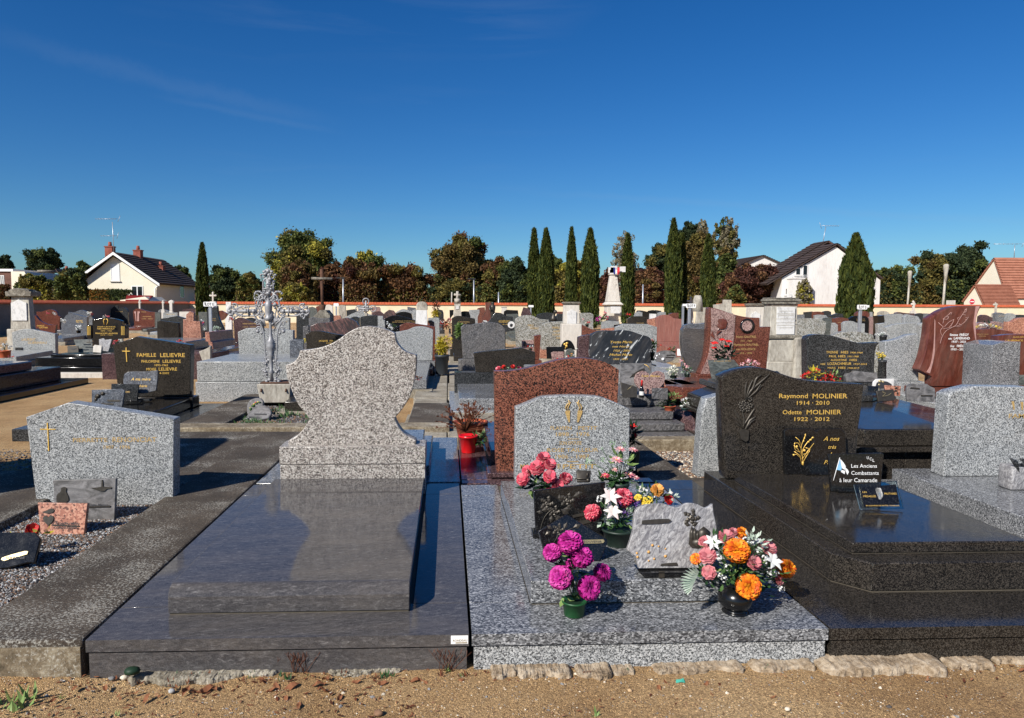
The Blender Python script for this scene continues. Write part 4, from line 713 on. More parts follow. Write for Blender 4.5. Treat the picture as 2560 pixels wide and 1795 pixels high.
MB().box(-5.7,-4.1,3.95,4.95,0,2.2).build('walls', 'lime', tn, .01); MB().plan([(-5.8,3.85),(-4.0,3.85),(-4.0,5.05),(-5.8,5.05)], 2.201,2.6, [(-5.4,4.1),(-4.4,4.1),(-4.4,4.8),(-5.4,4.8)]).build('roof', 'limecap', tn, .02); MB().box(-5.2,-4.6,3.93,3.949,.1,1.7).build('door', 'rust', tn)

# red granite tomb seen from behind, with its polished border
t6 = thing('tomb', 'blank red and black grained wave topped headstone rising behind the grey one with torches', 'tomb', (.8,6.2,0))
RDp = [(520,1620),(500,1400),(493,1000),(488,605),(600,603),(720,590),(850,560),(980,525),(1100,498),(1240,486),(1350,492),(1450,512),(1540,550),(1605,592),(1590,900),(1560,1300),(1560,1620)]
q = [(x, max(z, .19)) for x, z in trace('M', RDp, 5.4)]
MB().prism(q, 5.4,5.52).build('headstone', 'red', t6,.006)
MB().box(.30,1.34,5.34,5.62,.155,.19).build('base', 'plum', t6,.004)
MB().box(.34,1.28,5.66,7.1,.155,.30).build('ledger', 'plum', t6,.01)
MB().box(.10,.332,5.30,7.3,.085,.153).build('border_slab', 'plum', t6,.005); MB().box(1.29,1.50,5.63,7.3,.085,.153).build('border_slab', 'plum', t6,.005)
MB().box(.102,1.53,5.2,5.334,.085,.15).build('border_slab', 'plum', t6,.005)
MB().box(.105,1.495,5.25,7.29,-.05,.084).build('low_wall', 'plum', t6)
t7 = thing('tomb', 'low blue grey polished tomb behind the shield headstone, seen from its back', 'tomb', (-.6,6.2,0))
MB().box(-1.40,.092,5.24,5.42,.085,.152).build('border_slab', 'bluegrey', t7,.005)
MB().box(-.30,.092,5.425,7.05,.085,.150).build('border_slab', 'bluegrey', t7,.005); MB().box(-1.40,-1.1,5.425,7.05,.085,.150).build('border_slab', 'bluegrey', t7,.005)
MB().box(-1.06,-.20,5.5,6.3,.153,.36).build('stele_block', 'bluegrey', t7,.008)
MB().box(-1.1,-.14,5.46,6.75,.1535,.225).build('ledger', 'bluegrey', t7,.01)
MB().box(-1.39,.085,5.25,7.04,-.05,.083).build('low_wall', 'grey', t7)
t8 = thing('gravestone', 'grey granite headstone mostly hidden behind the left edge of the black MOLINIER headstone', 'gravestone', (2.5,5.45,0))
MB().prism([(1.93,.13),(1.955,.62),(1.985,.74),(2.35,.84),(2.85,.76),(2.92,.13)], 5.42,5.55).build('headstone', 'grey', t8,.008)

# octagonal black tomb behind MOLINIER
t9 = thing('tomb', 'tall polished black eight sided tomb between the MOLINIER stone and the right edge', 'tomb', (3.6,6.4,0))
def octo(x0, x1, y0, y1, c, c2=0): return [(x0, y1),(x0, y0 + c),(x0 + c, y0),(x1 - c, y0),(x1, y0 + c),(x1, y1)]
MB().plan(octo(2.62,4.55,5.32,7.9,.58),-.05,.10).build('plinth', 'dark', t9,.006)
for pts in ([(2.66,5.95),(3.19,5.40),(3.19,5.50),(2.76,5.95)], [(3.195,5.40),(3.56,5.40),(3.56,5.5),(3.195,5.5)], [(3.565,5.40),(4.0,5.40),(4.0,5.5),(3.565,5.5)]):
    MB().plan(pts, .103,.33).build('wall_panel', 'dark', t9,.003)
MB().plan([(2.70,7.8),(2.70,5.97),(3.2,5.44),(4.0,5.44),(4.5,5.97),(4.5,7.8)], .10,.325).build('core', 'dark', t9)
MB().plan(octo(2.60,4.57,5.33,7.85,.60),.332,.37).build('cornice', 'dark', t9,.005)
MB().plan(octo(2.64,4.53,5.38,7.8,.58),.373,.50).build('plinth_block', 'dark', t9,.008)
MB().plan(octo(2.66,4.51,5.40,7.8,.58),.502,.57, octo(2.86,4.31,6.45,7.8,.40)).build('bevelled_ledger', 'dark', t9,.004)
MB().plan(octo(2.84,4.33,6.46,8.0,.40),.572,.635).build('upper_slab', 'charcoal', t9,.008)

# frame grave of the silver cross and its neighbours
cf = thing('grave_frame', 'concrete frame of the overgrown grave in front of the silver iron cross', 'grave border', (-1.9,8.6,0))
MB().box(-2.95,.02,7.65,7.95,-.05,.155).build('border_slab', 'concrete_front', cf, .012)
MB().box(-2.95,-2.45,7.955,10.6,-.05,.15).build('border_slab', 'concrete', cf, .012)
MB().box(-1.55,-1.05,7.955,10.6,-.05,.15).build('border_slab', 'concrete', cf, .012)
MB().box(-.45,.02,7.955,9.6,-.05,.15).build('border_slab', 'concrete', cf, .012)
MB().box(-2.445,-1.555,9.9,10.6,-.05,.15).build('border_slab', 'concrete', cf, .012)
tg = thing('tomb', 'pale granite tomb with two stacked courses right behind the silver iron cross', 'tomb', (-2.9,11.3,0))
MB().box(-3.78,-1.35,10.9,12.7,-.05,.295).build('low_wall', 'grey', tg, .006); MB().box(-3.76,-1.35,10.92,12.7,.30,.60).build('ledger', 'grey2', tg, .008)
pv = thing('concrete_walkway', 'walkway of worn concrete slabs running back between the graves, right of the shield stone', 'walkway', (.0,9,0)); del pv['category']; pv['kind'] = 'structure'
for (a, b) in ((-.5,-.01),(0,.62)):
    ys = [7.35,8.9,10.4,12.4,14.6,17,19.5,22.5]
    for i in range(len(ys) - 1):
        if i > 3 and a < -.1: continue
        MB().box(a + (.03 if i % 2 else 0), b, ys[i] + .012, ys[i + 1], -.05,.10 + .006 * ((i * 7) % 3)).build('paving_slab', 'paving', pv, .01)
# surround right of the middle tomb
cr = thing('concrete_surround', 'concrete border round the sunken gravel bed between the grey headstone and the MOLINIER stone', 'grave border', (1.9,6.2,0))
MB().box(1.53,1.87,5.26,7.15,-.05,.135).build('border_slab', 'concrete', cr, .012)
MB().box(1.52,3.1,5.26,5.40,-.05,.132).build('border_slab', 'concrete', cr, .008)
MB().box(1.875,2.62,6.95,7.15,-.05,.135).build('border_slab', 'concrete_front', cr, .012)
# stepped tomb of the white veined stone
tm = thing('tomb', 'grey marbled stepped tomb carrying plaques and two flower pots, behind the red granite headstone', 'tomb', (1.9,8.3,0))
for i, (x0, x1, y0, z0, z1) in enumerate(((.9,2.55,7.2,-.05,.13),(.95,2.5,7.42,.132,.22),(1.0,2.44,7.62,.222,.31),(1.05,2.5,8.05,.312,.44),(1.1,2.95,9.2,.3,.60))):
    MB().box(x0, x1, y0,10.35 + i * .01, z0, z1).build('step', 'wavy' if i != 4 else 'grey2', tm, .015)
for x in (2.42,2.63,2.84): MB().box(x, x + .2,8.6 + .002,9.19,.10,.50).build('side_block', 'wavy', tm, .01)
tr = thing('tomb', 'red polished stepped base in front of the rose headstone', 'tomb', (3.0,8.9,0))
MB().plan([(2.56,9.5),(2.56,8.55),(2.75,8.3),(3.9,8.3),(3.9,9.5)], .33,.50).build('base', 'redfine', tr, .01)
MB().plan([(2.45,9.4),(2.45,7.9),(2.65,7.55),(3.4,7.55),(3.4,9.4)], -.05,.29, [(2.55,9.4),(2.55,8.0),(2.7,7.75),(3.4,7.75),(3.4,9.4)]).build('lower_base', 'plum', tr, .01)
MB().box(2.58,3.9,8.5,9.5,.29,.329).build('mortar_bed', 'grout', tr)
# stepped tomb before the black pillared headstone
tl = thing('tomb', 'long black granite tomb on a concrete base, holding plaques, before the pillared black headstone', 'tomb', (-7.5,16,0))
MB().box(-8.35,-5.9,14.5,17.2,-.05,.10).build('plinth', 'limepale', tl, .01)
for x0, x1, y0, z0, z1 in ((-8.2,-6.3,14.65,.102,.20),(-8.3,-6.45,14.8,.202,.38),(-8.1,-6.5,15.0,.382,.43)): MB().box(x0, x1, y0,17.1, z0, z1).build('step', 'black', tl, .012)
tb = thing('tomb', 'long brown grey tomb with inscribed sides cut off by the left edge', 'tomb', (-8,11,0))
MB().box(-9.5,-6.62,10.0,13.5,-.05,.10).build('plinth', 'black', tb, .01)
MB().box(-9.2,-6.9,9.5,13.1,.102,.345).build('low_wall', 'charcoal', tb, .012); MB().box(-9.2,-7.0,9.5,12.4,.348,.50).build('ledger', 'plum', tb, .02)
ts = thing('tomb', 'high grey ledger tomb with a dark side, right behind the LELIEVRE headstone', 'tomb', (-6.3,16,0))
MB().box(-6.9,-5.62,15.6,17.6,.45,.66).build('ledger', 'bluegrey', ts, .02); MB().box(-6.7,-4.65,14.2,15.5,-.05,.5).build('low_wall', 'plum', ts, .01); MB().box(-6.9,-5.0,15.55,17.8,-.05,.44).build('base', 'plum', ts, .01)
ts2 = thing('tomb', 'orange red slab seen edge on, left of the pale headstone behind the cross', 'tomb', (-5.6,17,0))
MB().prism([(p.x, p.z) for p in (pY('B2', a, b, 15.0) for a, b in ((1475,1095),(1480,1030),(1445,1030),(1440,965),(1390,960),(1380,790),(1455,790),(1480,965),(1512,975),(1535,1095)))], 15,16.6).build('slab', 'salmon', ts2,.01)
tq = thing('tomb', 'low brown tomb ledgers in deep shade behind the second sign post', 'tomb', (-4.6,16,0))
MB().box(-5.2,-3.4,15.6,17.0,-.05,.38).build('ledger', 'plum', tq, .02); MB().box(-4.2,-3.3,17.1,18.6,-.05,.5).build('low_wall', 'plum', tq, .02)

o = [x for x in bpy.data.objects if x.get('label', '').startswith('tall red headstone with a carved rose')][0]; m = MB(); YY = 9.587
for pp, w in (([(2110,880),(2105,780),(2160,700),(2190,670)], .006),([(2060,910),(2010,840),(2020,775)], .022),([(2090,830),(2130,790),(2185,770)], .020),([(2120,640),(2150,690),(2230,690),(2270,620)], .03),([(2130,560),(2150,600),(2180,680)], .03),([(2160,550),(2190,600),(2200,680)], .03),([(2200,545),(2230,600),(2210,680)], .03),([(2250,560),(2260,620),(2220,690)], .028),([(2095,685),(2150,690),(2190,700)], .012),([(2220,700),(2260,710),(2250,730)], .012)): blade(m, pp, w, YY - .011,.006, 'B6')
m.build('carved_rose', 'mahogany', o)

# ------------------------------------------------------------------ old limestone pillars, crosses, obelisk
def pillar(label, s, x0, x1, ytop, ybot, Y, wtop=None, cap=True, plaque=None, mat='lime', depth=None, base=None, arch=False, capmat='limecap', name='stele', cat='stele'):
    """square stone pillar: shaft, moulded cap, marble plaque, wider footing; px positions on sheet s"""
    a, b = pY(s, x0, ybot, Y), pY(s, x1, ybot, Y); tp = pY(s, (x0 + x1) / 2, ytop, Y).z; zb = a.z
    w0 = (b.x - a.x) / 2; cx = (a.x + b.x) / 2; w1 = w0 * (wtop or 1); d = depth or w0 * .9
    t = thing(name, label, cat, (cx, Y, 0)); ch = .13 * (tp - zb) if cap else 0; zt = tp - ch
    MB().hexa([(cx - w0, Y, zb),(cx + w0, Y, zb),(cx + w0, Y + d, zb),(cx - w0, Y + d, zb),(cx - w1, Y + .02, zt),(cx + w1, Y + .02, zt),(cx + w1, Y + d - .02, zt),(cx - w1, Y + d - .02, zt)]).build('shaft', mat, t, .01)
    if cap:
        for k, (o, p, q) in enumerate(((.05,0,.2),(.14,.2,.5),(.20,.5,.82),(.1,.82,1))):
            e = w1 * o; MB().box(cx - w1 - e, cx + w1 + e, Y + .02 - e, Y + d - .02 + e, zt + ch * p + .001, zt + ch * q).build('cap_moulding', capmat, t, .012)
    if plaque:
        px0, px1, pyt, pyb = plaque; pa, pb = pY(s, px0, pyb, Y), pY(s, px1, pyt, Y); m = (pa.x + pb.x) / 2
        pts = [(pa.x, pa.z),(pa.x, pb.z),(pb.x, pb.z),(pb.x, pa.z)]
        if arch: h = pb.z - pa.z; pts = [(pa.x, pa.z),(pa.x, pb.z - h * .16),(pa.x + (m - pa.x) * .35, pb.z - h * .12),(m, pb.z),(pb.x - (pb.x - m) * .35, pb.z - h * .12),(pb.x, pb.z - h * .16),(pb.x, pa.z)]
        MB().prism(pts, Y - .02, Y + .03).build('marble_plaque', 'marble', t, .004)
    hb = base if base is not None else 1.25
    if zb > .05: MB().box(cx - w0 * hb, cx + w0 * hb, Y - w0 * (hb - 1), Y + d + w0 * (hb - 1),-.05, zb - .001).build('footing', mat, t, .015)
    return t
def bars(t, segs, mat, name='bar'):
    m = MB()
    for p, q, r in segs: m.tube([p, q], r, 6)
    return m.build(name, mat, t)
pillar('tall weathered limestone stele with a dark cap and peaked white plaque, left edge', 'B1', 190,555,20,735,19.5,.84, plaque=(215,475,205,585), arch=True)
t = MB().prism(trace('B1', [(95,150),(85,60),(150,72),(200,25),(290,2),(380,30),(430,22),(500,60),(560,62),(550,150)], 19.42),19.42,19.9).build('scrolled_cap', 'limecap', [o for o in bpy.data.objects if o.get('label', '').startswith('tall weathered limestone stele')][0], .03)
t = pillar('big old limestone pillar with dark cap and streaked white plaque, beside the rose headstone', 'R', 1010,1270,15,585,10.6,.9, plaque=None, depth=.3)
Yp = 10.6
a, b = pY('R', 1078,345, Yp), pY('R', 1247,100, Yp)
MB().prism([(a.x, a.z),(a.x, b.z),(b.x, b.z),(b.x, a.z)], Yp - .012, Yp + .03).build('marble_plaque', 'marble', t, .004)
a, b = pY('R', 990,385, Yp), pY('R', 1285,350, Yp); MB().box(a.x - .02, b.x + .02, Yp - .07, Yp + .34, a.z, b.z).build('ledge_moulding', 'limecap', t, .015)
a, b = pY('R', 998,590, Yp), pY('R', 1282,386, Yp); MB().box(a.x, b.x, Yp - .05, Yp + .32, a.z, b.z).build('lower_block', 'lime', t, .02)
m = MB(); a = pY('R', 1080,140, Yp)
for k, (y, w) in enumerate(((135,.5),(160,.7),(175,.6),(205,.75),(240,.8),(262,.7),(285,.5))):
    c = pY('R', 1163, y, Yp); m.box(c.x - .2 * w, c.x + .2 * w, Yp - .0135, Yp - .0125, c.z - .004, c.z + .004)
m.build('faded_lettering', 'lime', t)
a = pY('R', 1270,600, Yp); MB().box(a.x - .1, a.x + .75, Yp - .1, Yp + .5,.1, pY('R', 1300,370, Yp).z).build('wing_block', 'lime', t, .03)
MB().box(a.x - 1.1, a.x + .65, Yp - 1.3, Yp + .6,-.05,.36).build('footing', 'limecap', t, .02)
pillar('white stone pedestal with an arched niche and lichened cap, left of the fourth cypress', 'B5', 1500,1785,250,640,17.5,.98, plaque=(1560,1730,385,640), arch=True, mat='limepale')
pillar('short pale pedestal with an arched white plaque, left of the big limestone pillar', 'A4', 1632,1815,965,1245,24,.95, plaque=(1660,1768,1055,1240), arch=True, mat='limepale')
pillar('slender tapering marble stele with a rounded worn top, above the brick red headstone', 'B4', 1000,1212,400,670,18.4,.88, cap=False, mat='marble')
t = bpy.data.objects[[o.name for o in bpy.data.objects if o.get('label', '').startswith('slender tapering marble')][0]]
q = trace('B4', [(1012,398),(1012,300),(1040,262),(1080,245),(1150,248),(1190,270),(1205,300),(1205,398)], 18.45); MB().prism(q, 18.45,18.75).build('rounded_top', 'lime', t, .02)
pillar('square rough limestone stele against the wall, left of the short pale pedestal', 'A4', 1358,1455,925,1070,30,.92, cap=False)
t = pillar('grey stone cross on a limestone pillar with a white plaque, before the cream wall', 'B4', 1690,1805,260,420,30,.95, plaque=(1718,1775,315,380), name='stone_cross', cat='cross')
a = pY('B4', 1745,262,30.1); bars(t, [(a, pY('B4', 1748,58,30.1),.055),(pY('B4', 1685,118,30.1), pY('B4', 1808,130,30.1),.05),(a, pY('B4', 1747,190,30.1),.13)], 'lime', 'cross')
def stone_cross(label, s, cx, yt, yb, yarm, half, Y, mat='lime', r=.05, foot=.12):
    r *= .42; foot *= .45; t = thing('stone_cross', label, 'cross', (pY(s, cx, yb, Y).x, Y, 0)); a, b = pY(s, cx, yb, Y), pY(s, cx, yt, Y); l, q = pY(s, cx - half, yarm, Y), pY(s, cx + half, yarm, Y)
    m = MB().box(a.x - r, a.x + r, Y, Y + 2 * r, a.z, b.z); m.box(l.x, q.x, Y + .002, Y + 2 * r - .002,(l.z + q.z) / 2 - r, (l.z + q.z) / 2 + r)
    for c in ((l.x, (l.z + q.z) / 2),(q.x, (l.z + q.z) / 2),(b.x, b.z)): m.blob((c[0], Y + r, c[1]), r * 1.5,1,(1,.8,1))
    m.build('cross', mat, t, .006)
    MB().hexa([(a.x - foot * 2, Y - .1,-.05),(a.x + foot * 2, Y - .1,-.05),(a.x + foot * 2, Y + .4,-.05),(a.x - foot * 2, Y + .4,-.05),(a.x - foot, Y, a.z),(a.x + foot, Y, a.z),(a.x + foot, Y + .2, a.z),(a.x - foot, Y + .2, a.z)]).build('footing', mat, t, .02)
stone_cross('white trefoil cross standing above the first block sign', 'B2', 1520,85,240,135,50,40, 'limepale', .1,.35)
stone_cross('small dark stone cross near the wall at the far right', 'B8', 1795,275,450,300,28,42, 'lime', .11,.3)
stone_cross('worn figure topped cross near the wall, left of the red bird stone', 'B8', 320,245,410,290,25,44, 'limepale', .13,.3)
stone_cross('tiny pale stone cross behind the second block sign', 'B6', 1632,175,280,235,50,45, 'limepale', .13,.25)
stone_cross('thin white post cross against the shaded wall, left one', 'B2', 208,225,385,260,12,42, 'limepale', .1,.15)
stone_cross('thin white post cross against the shaded wall, middle one', 'B2', 626,235,385,262,12,42, 'limepale', .1,.2)
stone_cross('white column with a dark capital against the shaded wall, right of the two thin posts', 'B2', 770,245,410,255,22,42, 'limepale', .18,.2)
t = stone = pillar('narrow white marble stele against the wall above the left arm of the silver iron cross', 'B2', 1755,1850,250,460,36,.98, cap=False, mat='marble')
t = pillar('broken stone column on a square base left of the third tall cypress', 'B6', 1722,1840,425,620,21,.85, cap=False, base=1.2)
MB().lathe([(.17, pY('B6', 1800,425,21).z),(.13, pY('B6', 1800,200,21).z),(.09, pY('B6', 1800,130,21).z)], (pY('B6', 1803,300,21).x, 21.25,0),14).build('broken_column', 'lime', t)
pillar('low white pedestal with a flat cap by the wall, right of the bronze statue', 'B5', 385,480,335,460,38,1.0, mat='limepale', capmat='limepale')
pillar('old white stele with ornate top beyond the second block sign post', 'B6', 1840,1930,350,620,22,.95, cap=False)
# rusty cross on pedestal
t = thing('iron_cross', 'tall rusty iron cross with whitened arms on a curved grey stone pedestal', 'cross', (pY('B3', 1480,1100,19).x, 19,0))
Yc = 19.4; bars(t, [(pY('B3', 1480,990, Yc), pY('B3', 1463,235, Yc),.045)], 'rust', 'post'); bars(t, [(pY('B3', 1280,400, Yc - .05), pY('B3', 1655,410, Yc - .05),.035)], 'limecap', 'arm')
m = MB(); m.blob(pY('B3', 1478,940, Yc),.09,3,(1,1,1.8),.2); m.build('boss', 'rust', t)
q = trace('B3', [(1320,1140),(1318,1080),(1370,1040),(1410,985),(1440,970),(1545,970),(1570,1010),(1618,1060),(1618,1180)], 19); q = [(q[0][0], .2)] + q + [(q[-1][0], .2)]
MB().prism(q, 19,19.6).build('pedestal', 'limecap', t, .02); MB().box(q[0][0] - .15, q[-1][0] + .15,18.8,19.8,-.05,.199).build('footing', 'limecap', t, .02)

# silver painted ornate cross
t = thing('ornate_iron_cross', 'silver painted cast iron cross with openwork scrolls on a grey stone planter', 'cross', (-2.45,9.75,0))
YC = 9.7
def cp(s, x, y, dy=0): return pY(s, x, y, YC + dy)
sc = MB()
cc = cp('B3', 515,990)
def ring(m, c, r, w=.010, sx=1, sz=1, n=14, a0=0, a1=2 * math.pi):
    pts = [(c.x + r * sx * math.cos(a0 + (a1 - a0) * k / n), c.y, c.z + r * sz * math.sin(a0 + (a1 - a0) * k / n)) for k in range(n + (0 if abs(a1 - a0 - 2 * math.pi) < .01 else 1))]
    m.tube(pts, w, 5, closed=abs(a1 - a0 - 2 * math.pi) < .01)
def scroll(m, c, r, d=1, w=.009, turns=1.3, a0=0):
    m.tube([(c.x + d * r * (1 - k / 18 * .8) * math.cos(a0 + k / 18 * turns * 6.283), c.y, c.z + r * (1 - k / 18 * .8) * math.sin(a0 + k / 18 * turns * 6.283)) for k in range(19)], w, 5)
# baluster shaft down the lower half, its outline rods and leaf clusters
sh = MB()
prof = [(.030,0),(.020,.08),(.045,.10),(.020,.14),(.03,.22),(.022,.30),(.045,.33),(.030,.36),(.055,.42),(.062,.47),(.05,.50),(.058,.52),(.030,.55),(.020,.60),(.018,.74),(.03,.80),(.045,.86),(.03,.92)]
sh.lathe(prof, (cc.x + .02, YC, cc.z - .92),12); sh.build('baluster', 'castiron', t)
fr = MB()
for d in (-1,1):
    fr.tube([(cc.x + .02 + d * w, YC, cc.z + h) for w, h in ((.10,-.08),(.14,-.16),(.10,-.24),(.085,-.34),(.08,-.5),(.07,-.62),(.06,-.72),(.09,-.80),(.06,-.86))], .011,5)
    for k in range(10): rn = random.Random(k + 7); scroll(fr, Vector((cc.x + .02 + d * rn.uniform(.03,.07), YC, cc.z - .26 - .06 * k)),.026, d, .006,1.2, k)
    for h, w, r in ((-.24,.15,.04),(-.16,.17,.035),(-.64,.06,.03),(-.70,.09,.026),(-.80,.10,.035),(-.86,.07,.03)): scroll(fr, Vector((cc.x + .02 + d * w, YC, cc.z + h)), r, d)
    for k in range(14):
        rnd = random.Random(k + d * 50); fr.blob((cc.x + .02 + d * rnd.uniform(.02,.10), YC + rnd.uniform(-.02,.02), cc.z - rnd.uniform(.62,.92)), rnd.uniform(.012,.022), k, (1,.8,1.2),.25)
    fr.blob((cc.x + .02 + d * .17, YC, cc.z - .27),.028,1, rough=.2); fr.blob((cc.x + .02 + d * .12, YC, cc.z - .29),.022,2, rough=.2)
fr.build('lower_openwork', 'castiron', t)
ft = MB(); c = Vector((cc.x + .04, YC, cc.z - 1.03)); ring(ft, c, .085,.013,.95,1.15)
for d in (-1,1): scroll(ft, c + Vector((d * .035,0,-.03)),.035, d); scroll(ft, c + Vector((d * .03,0,.035)),.028, d); ft.blob((c.x + d * .08, YC, c.z + .09),.03,4, rough=.3); ft.blob((c.x + d * .04, YC, c.z + .12),.028,5, rough=.3)
ft.tube([c + Vector((0,0,-.09)), c + Vector((0,0,.10))], .010,5); ft.build('oval_foot', 'castiron', t)
# centre: oval bowl and wreath
ce = MB(); ce.lathe([(.03,-.13),(.05,-.11),(.052,-.085),(.04,-.07),(.044,-.02),(.05,.05),(.048,.09),(.03,.14),(.0,.155)], (cc.x, YC - .01, cc.z),14, cap=False)
for k in range(30): rnd = random.Random(k + 400); an = rnd.uniform(0,6.28); ce.blob((cc.x + rnd.uniform(.06,.16) * math.cos(an), YC + rnd.uniform(-.02,.01), cc.z + rnd.uniform(.07,.2) * math.sin(an)), rnd.uniform(.012,.024), k, rough=.35)
for k in range(16): rnd = random.Random(k + 900); scroll(ce, Vector((cc.x + rnd.uniform(-.15,.15), YC, cc.z + rnd.uniform(-.2,.2))), rnd.uniform(.03,.05), rnd.choice((-1,1)),.008,1.2, rnd.uniform(0,6))
for d in (-1,1):
    ce.tube([(cc.x + d * w, YC, cc.z + h) for w, h in ((.04,.26),(.11,.20),(.14,.10),(.17,.02),(.20,-.04),(.15,-.12),(.06,-.20))], .014,6)
    ce.tube([(cc.x + d * w, YC, cc.z + h) for w, h in ((.08,.12),(.10,.02),(.08,-.06),(.11,-.16),(.06,-.26))], .010,5)
    for k in range(6): ce.tube([(cc.x + d * (.07 + .013 * k), YC, cc.z - .06 - .01 * k),(cc.x + d * (.045 + .012 * k), YC - .01, cc.z - .20 + .015 * k)], .008,5)
    for k in range(12):
        an = .3 + k * .23; ce.blob((cc.x + d * (.13 + .055 * math.cos(an * 2)), YC, cc.z + .20 + .06 * math.sin(an * 2)),.019, k, rough=.3)
ce.build('centre_ornament', 'castiron', t)
# arms: long loops with an inner bar and scrolled ends
for nm, dx, dz, ln in (('left_arm', -1,0,.50),('right_arm', 1,0,.50),('top_arm', 0,1,.66)):
    m = MB(); ax = Vector((dx, 0, dz)); sd_ = Vector((dz, 0, dx)) if dx == 0 else Vector((0,0,1)); o = cc + ax * .12 if dx else cc + ax * .17
    L0, L1, w = 0.0,.30 if dx else .27,.062 if dx else .066
    loop = [o + ax * (w + w * math.cos(math.pi / 2 + k * math.pi / 8)) + sd_ * w * math.sin(math.pi / 2 + k * math.pi / 8) for k in range(9)] + [o + ax * (L1 - w + w * math.cos(-math.pi / 2 + k * math.pi / 8)) + sd_ * w * math.sin(-math.pi / 2 + k * math.pi / 8) for k in range(9)]
    m.tube(loop, .011,6, closed=True)
    m.tube([o + ax * .03, o + ax * (L1 - .01)], .024 if dx else .03,8); m.tube([o + ax * (L1 - .01), o + ax * (L1 + .06)], .017,8)
    for f in (.25,.6): m.lathe([(.030,-.02),(.034,0),(.030,.02)], o + ax * L1 * f, 10, ax)
    m.tube([o + ax * L1 * .45 + sd_ * (w + .01), o + ax * L1 * .5 + sd_ * .0 + Vector((0,-.03,0)), o + ax * L1 * .45 - sd_ * (w + .01)], .011,5)
    e = o + ax * (L1 + .02)
    for d in (-1,1):
        scroll(m, e + sd_ * d * .06,.042, d if dz else dx, .010,1.2, d * 1.2); m.blob(tuple(e + sd_ * d * .095 + ax * .02),.02,2, rough=.2); m.blob(tuple(e + sd_ * d * .05 + ax * .06),.024,3, rough=.3)
        m.blob(tuple(o + ax * .0 + sd_ * d * .07),.02,6, rough=.3)
        m.tube([o + ax * .2 + sd_ * d * .02, o + ax * .24 + sd_ * d * .045, o + ax * .33 + sd_ * d * .02], .009,5)
    ring(m, e + ax * .05,.045,.012)
    for k in range(18): rnd = random.Random(k + int(dx * 70)); m.blob(tuple(o + ax * rnd.uniform(.02, L1 + .08) + sd_ * rnd.choice((-1,1)) * rnd.uniform(.02,.08)), rnd.uniform(.010,.02), k, rough=.35)
    m.blob(tuple(e + ax * .07),.036,7,(1,.6,1),.25)
    if dz:
        for k in range(26):
            rnd = random.Random(k); m.blob(tuple(o + ax * rnd.uniform(.06, L1 + .06) + sd_ * rnd.uniform(-.04,.04) + Vector((0, rnd.uniform(-.02,0),0))), rnd.uniform(.014,.026), k, rough=.35)
    m.build('cross_arm', 'castiron', t)
a, b = pZ('K', 305,745,.15), pZ('K', 595,745,.15); Yq = a.y; zt = pY('K', 450,575, Yq).z
tp = thing('stone_planter', 'square grey stone planter with rust stained top under the silver iron cross', 'planter', ((a.x + b.x) / 2, Yq, .15))
MB().hexa([(a.x + .03, Yq, .15),(b.x - .01, Yq, .15),(b.x - .01, Yq + .4,.15),(a.x + .03, Yq + .4,.15),(a.x - .01, Yq - .02, zt),(b.x + .01, Yq - .02, zt),(b.x + .01, Yq + .42, zt),(a.x - .01, Yq + .42, zt)]).build('block', 'lime', tp, .012)
MB().box(a.x + .02, b.x - .02, Yq + .02, Yq + .38, zt + .001, zt + .02).build('rusty_soil', 'rust', tp, .008)
for k in (.12,.88):
    x = a.x + (b.x - a.x) * k; MB().tube([(x, Yq - .02, zt - .06),(x, Yq - .035, zt - .10)], .012,6).build('hook', 'rust', tp)

# war memorial obelisk with flags
t = thing('obelisk_monument', 'cream stone war memorial obelisk topped with a tricolour flag cluster, between two cypresses', 'monument', (pY('A4', 175,1100,34).x, 34,0))
YO = 34.0
def frus(x0, x1, y, X0, X1, Y2, s='A4'):
    a, b, c, d = pY(s, x0, y, YO), pY(s, x1, y, YO), pY(s, X0, Y2, YO), pY(s, X1, Y2, YO); cx = (a.x + b.x) / 2; w = (b.x - a.x) / 2; cx2 = (c.x + d.x) / 2; w2 = (d.x - c.x) / 2; yc = YO + .6
    return [(cx - w, yc - w, a.z),(cx + w, yc - w, a.z),(cx + w, yc + w, a.z),(cx - w, yc + w, a.z),(cx2 - w2, yc - w2, c.z),(cx2 + w2, yc - w2, c.z),(cx2 + w2, yc + w2, c.z),(cx2 - w2, yc + w2, c.z)]
for nm, A in (('shaft', (100,242,945,140,215,650)),('capital', (132,222,648,128,226,628)),('base_moulding', (68,272,978,100,243,946)),('pedestal', (92,252,1105,92,252,990)),('pedestal_cap', (90,255,989,66,275,979))):
    MB().hexa(frus(*A)).build(nm, 'limepale', t, .02)
a, b = pY('A4', 130,1075, YO - .3), pY('A4', 235,1000, YO - .3); MB().box(a.x, b.x, YO - .06, YO - .02, a.z, b.z).build('name_plaque', 'marble', t)
a, b = pY('A4', 155,765, YO), pY('A4', 215,715, YO); m = MB()
for k in range(4): m.box(a.x + .1, b.x - .1, YO + .02, YO + .12, a.z + k * .25, a.z + k * .25 + .06)
m.build('inscription', 'lime', t)
for x0, x1, c in ((168,186,(.02,.04,.22)),(186,206,(.8,.8,.8)),(206,234,(.7,.05,.06))):
    mm = plain('flag_cloth', c, .8); a, b = pY('A4', x0,640, YO), pY('A4', x1,565, YO); MB().box(a.x, b.x, YO + .3, YO + .34, a.z, b.z).build('flag_stripe', mm, t)
m = MB()
for x, y in ((125,600),(150,585),(250,590),(140,625)): a = pY('A4', x, y, YO + .5); m.box(a.x - .14, a.x + .14, YO + .5, YO + .56, a.z - .12, a.z + .14)
m.tube([pY('A4', 180,650, YO + .6), pY('A4', 180,550, YO + .6)], .06,6); m.build('flag_sockets', 'marble', t)
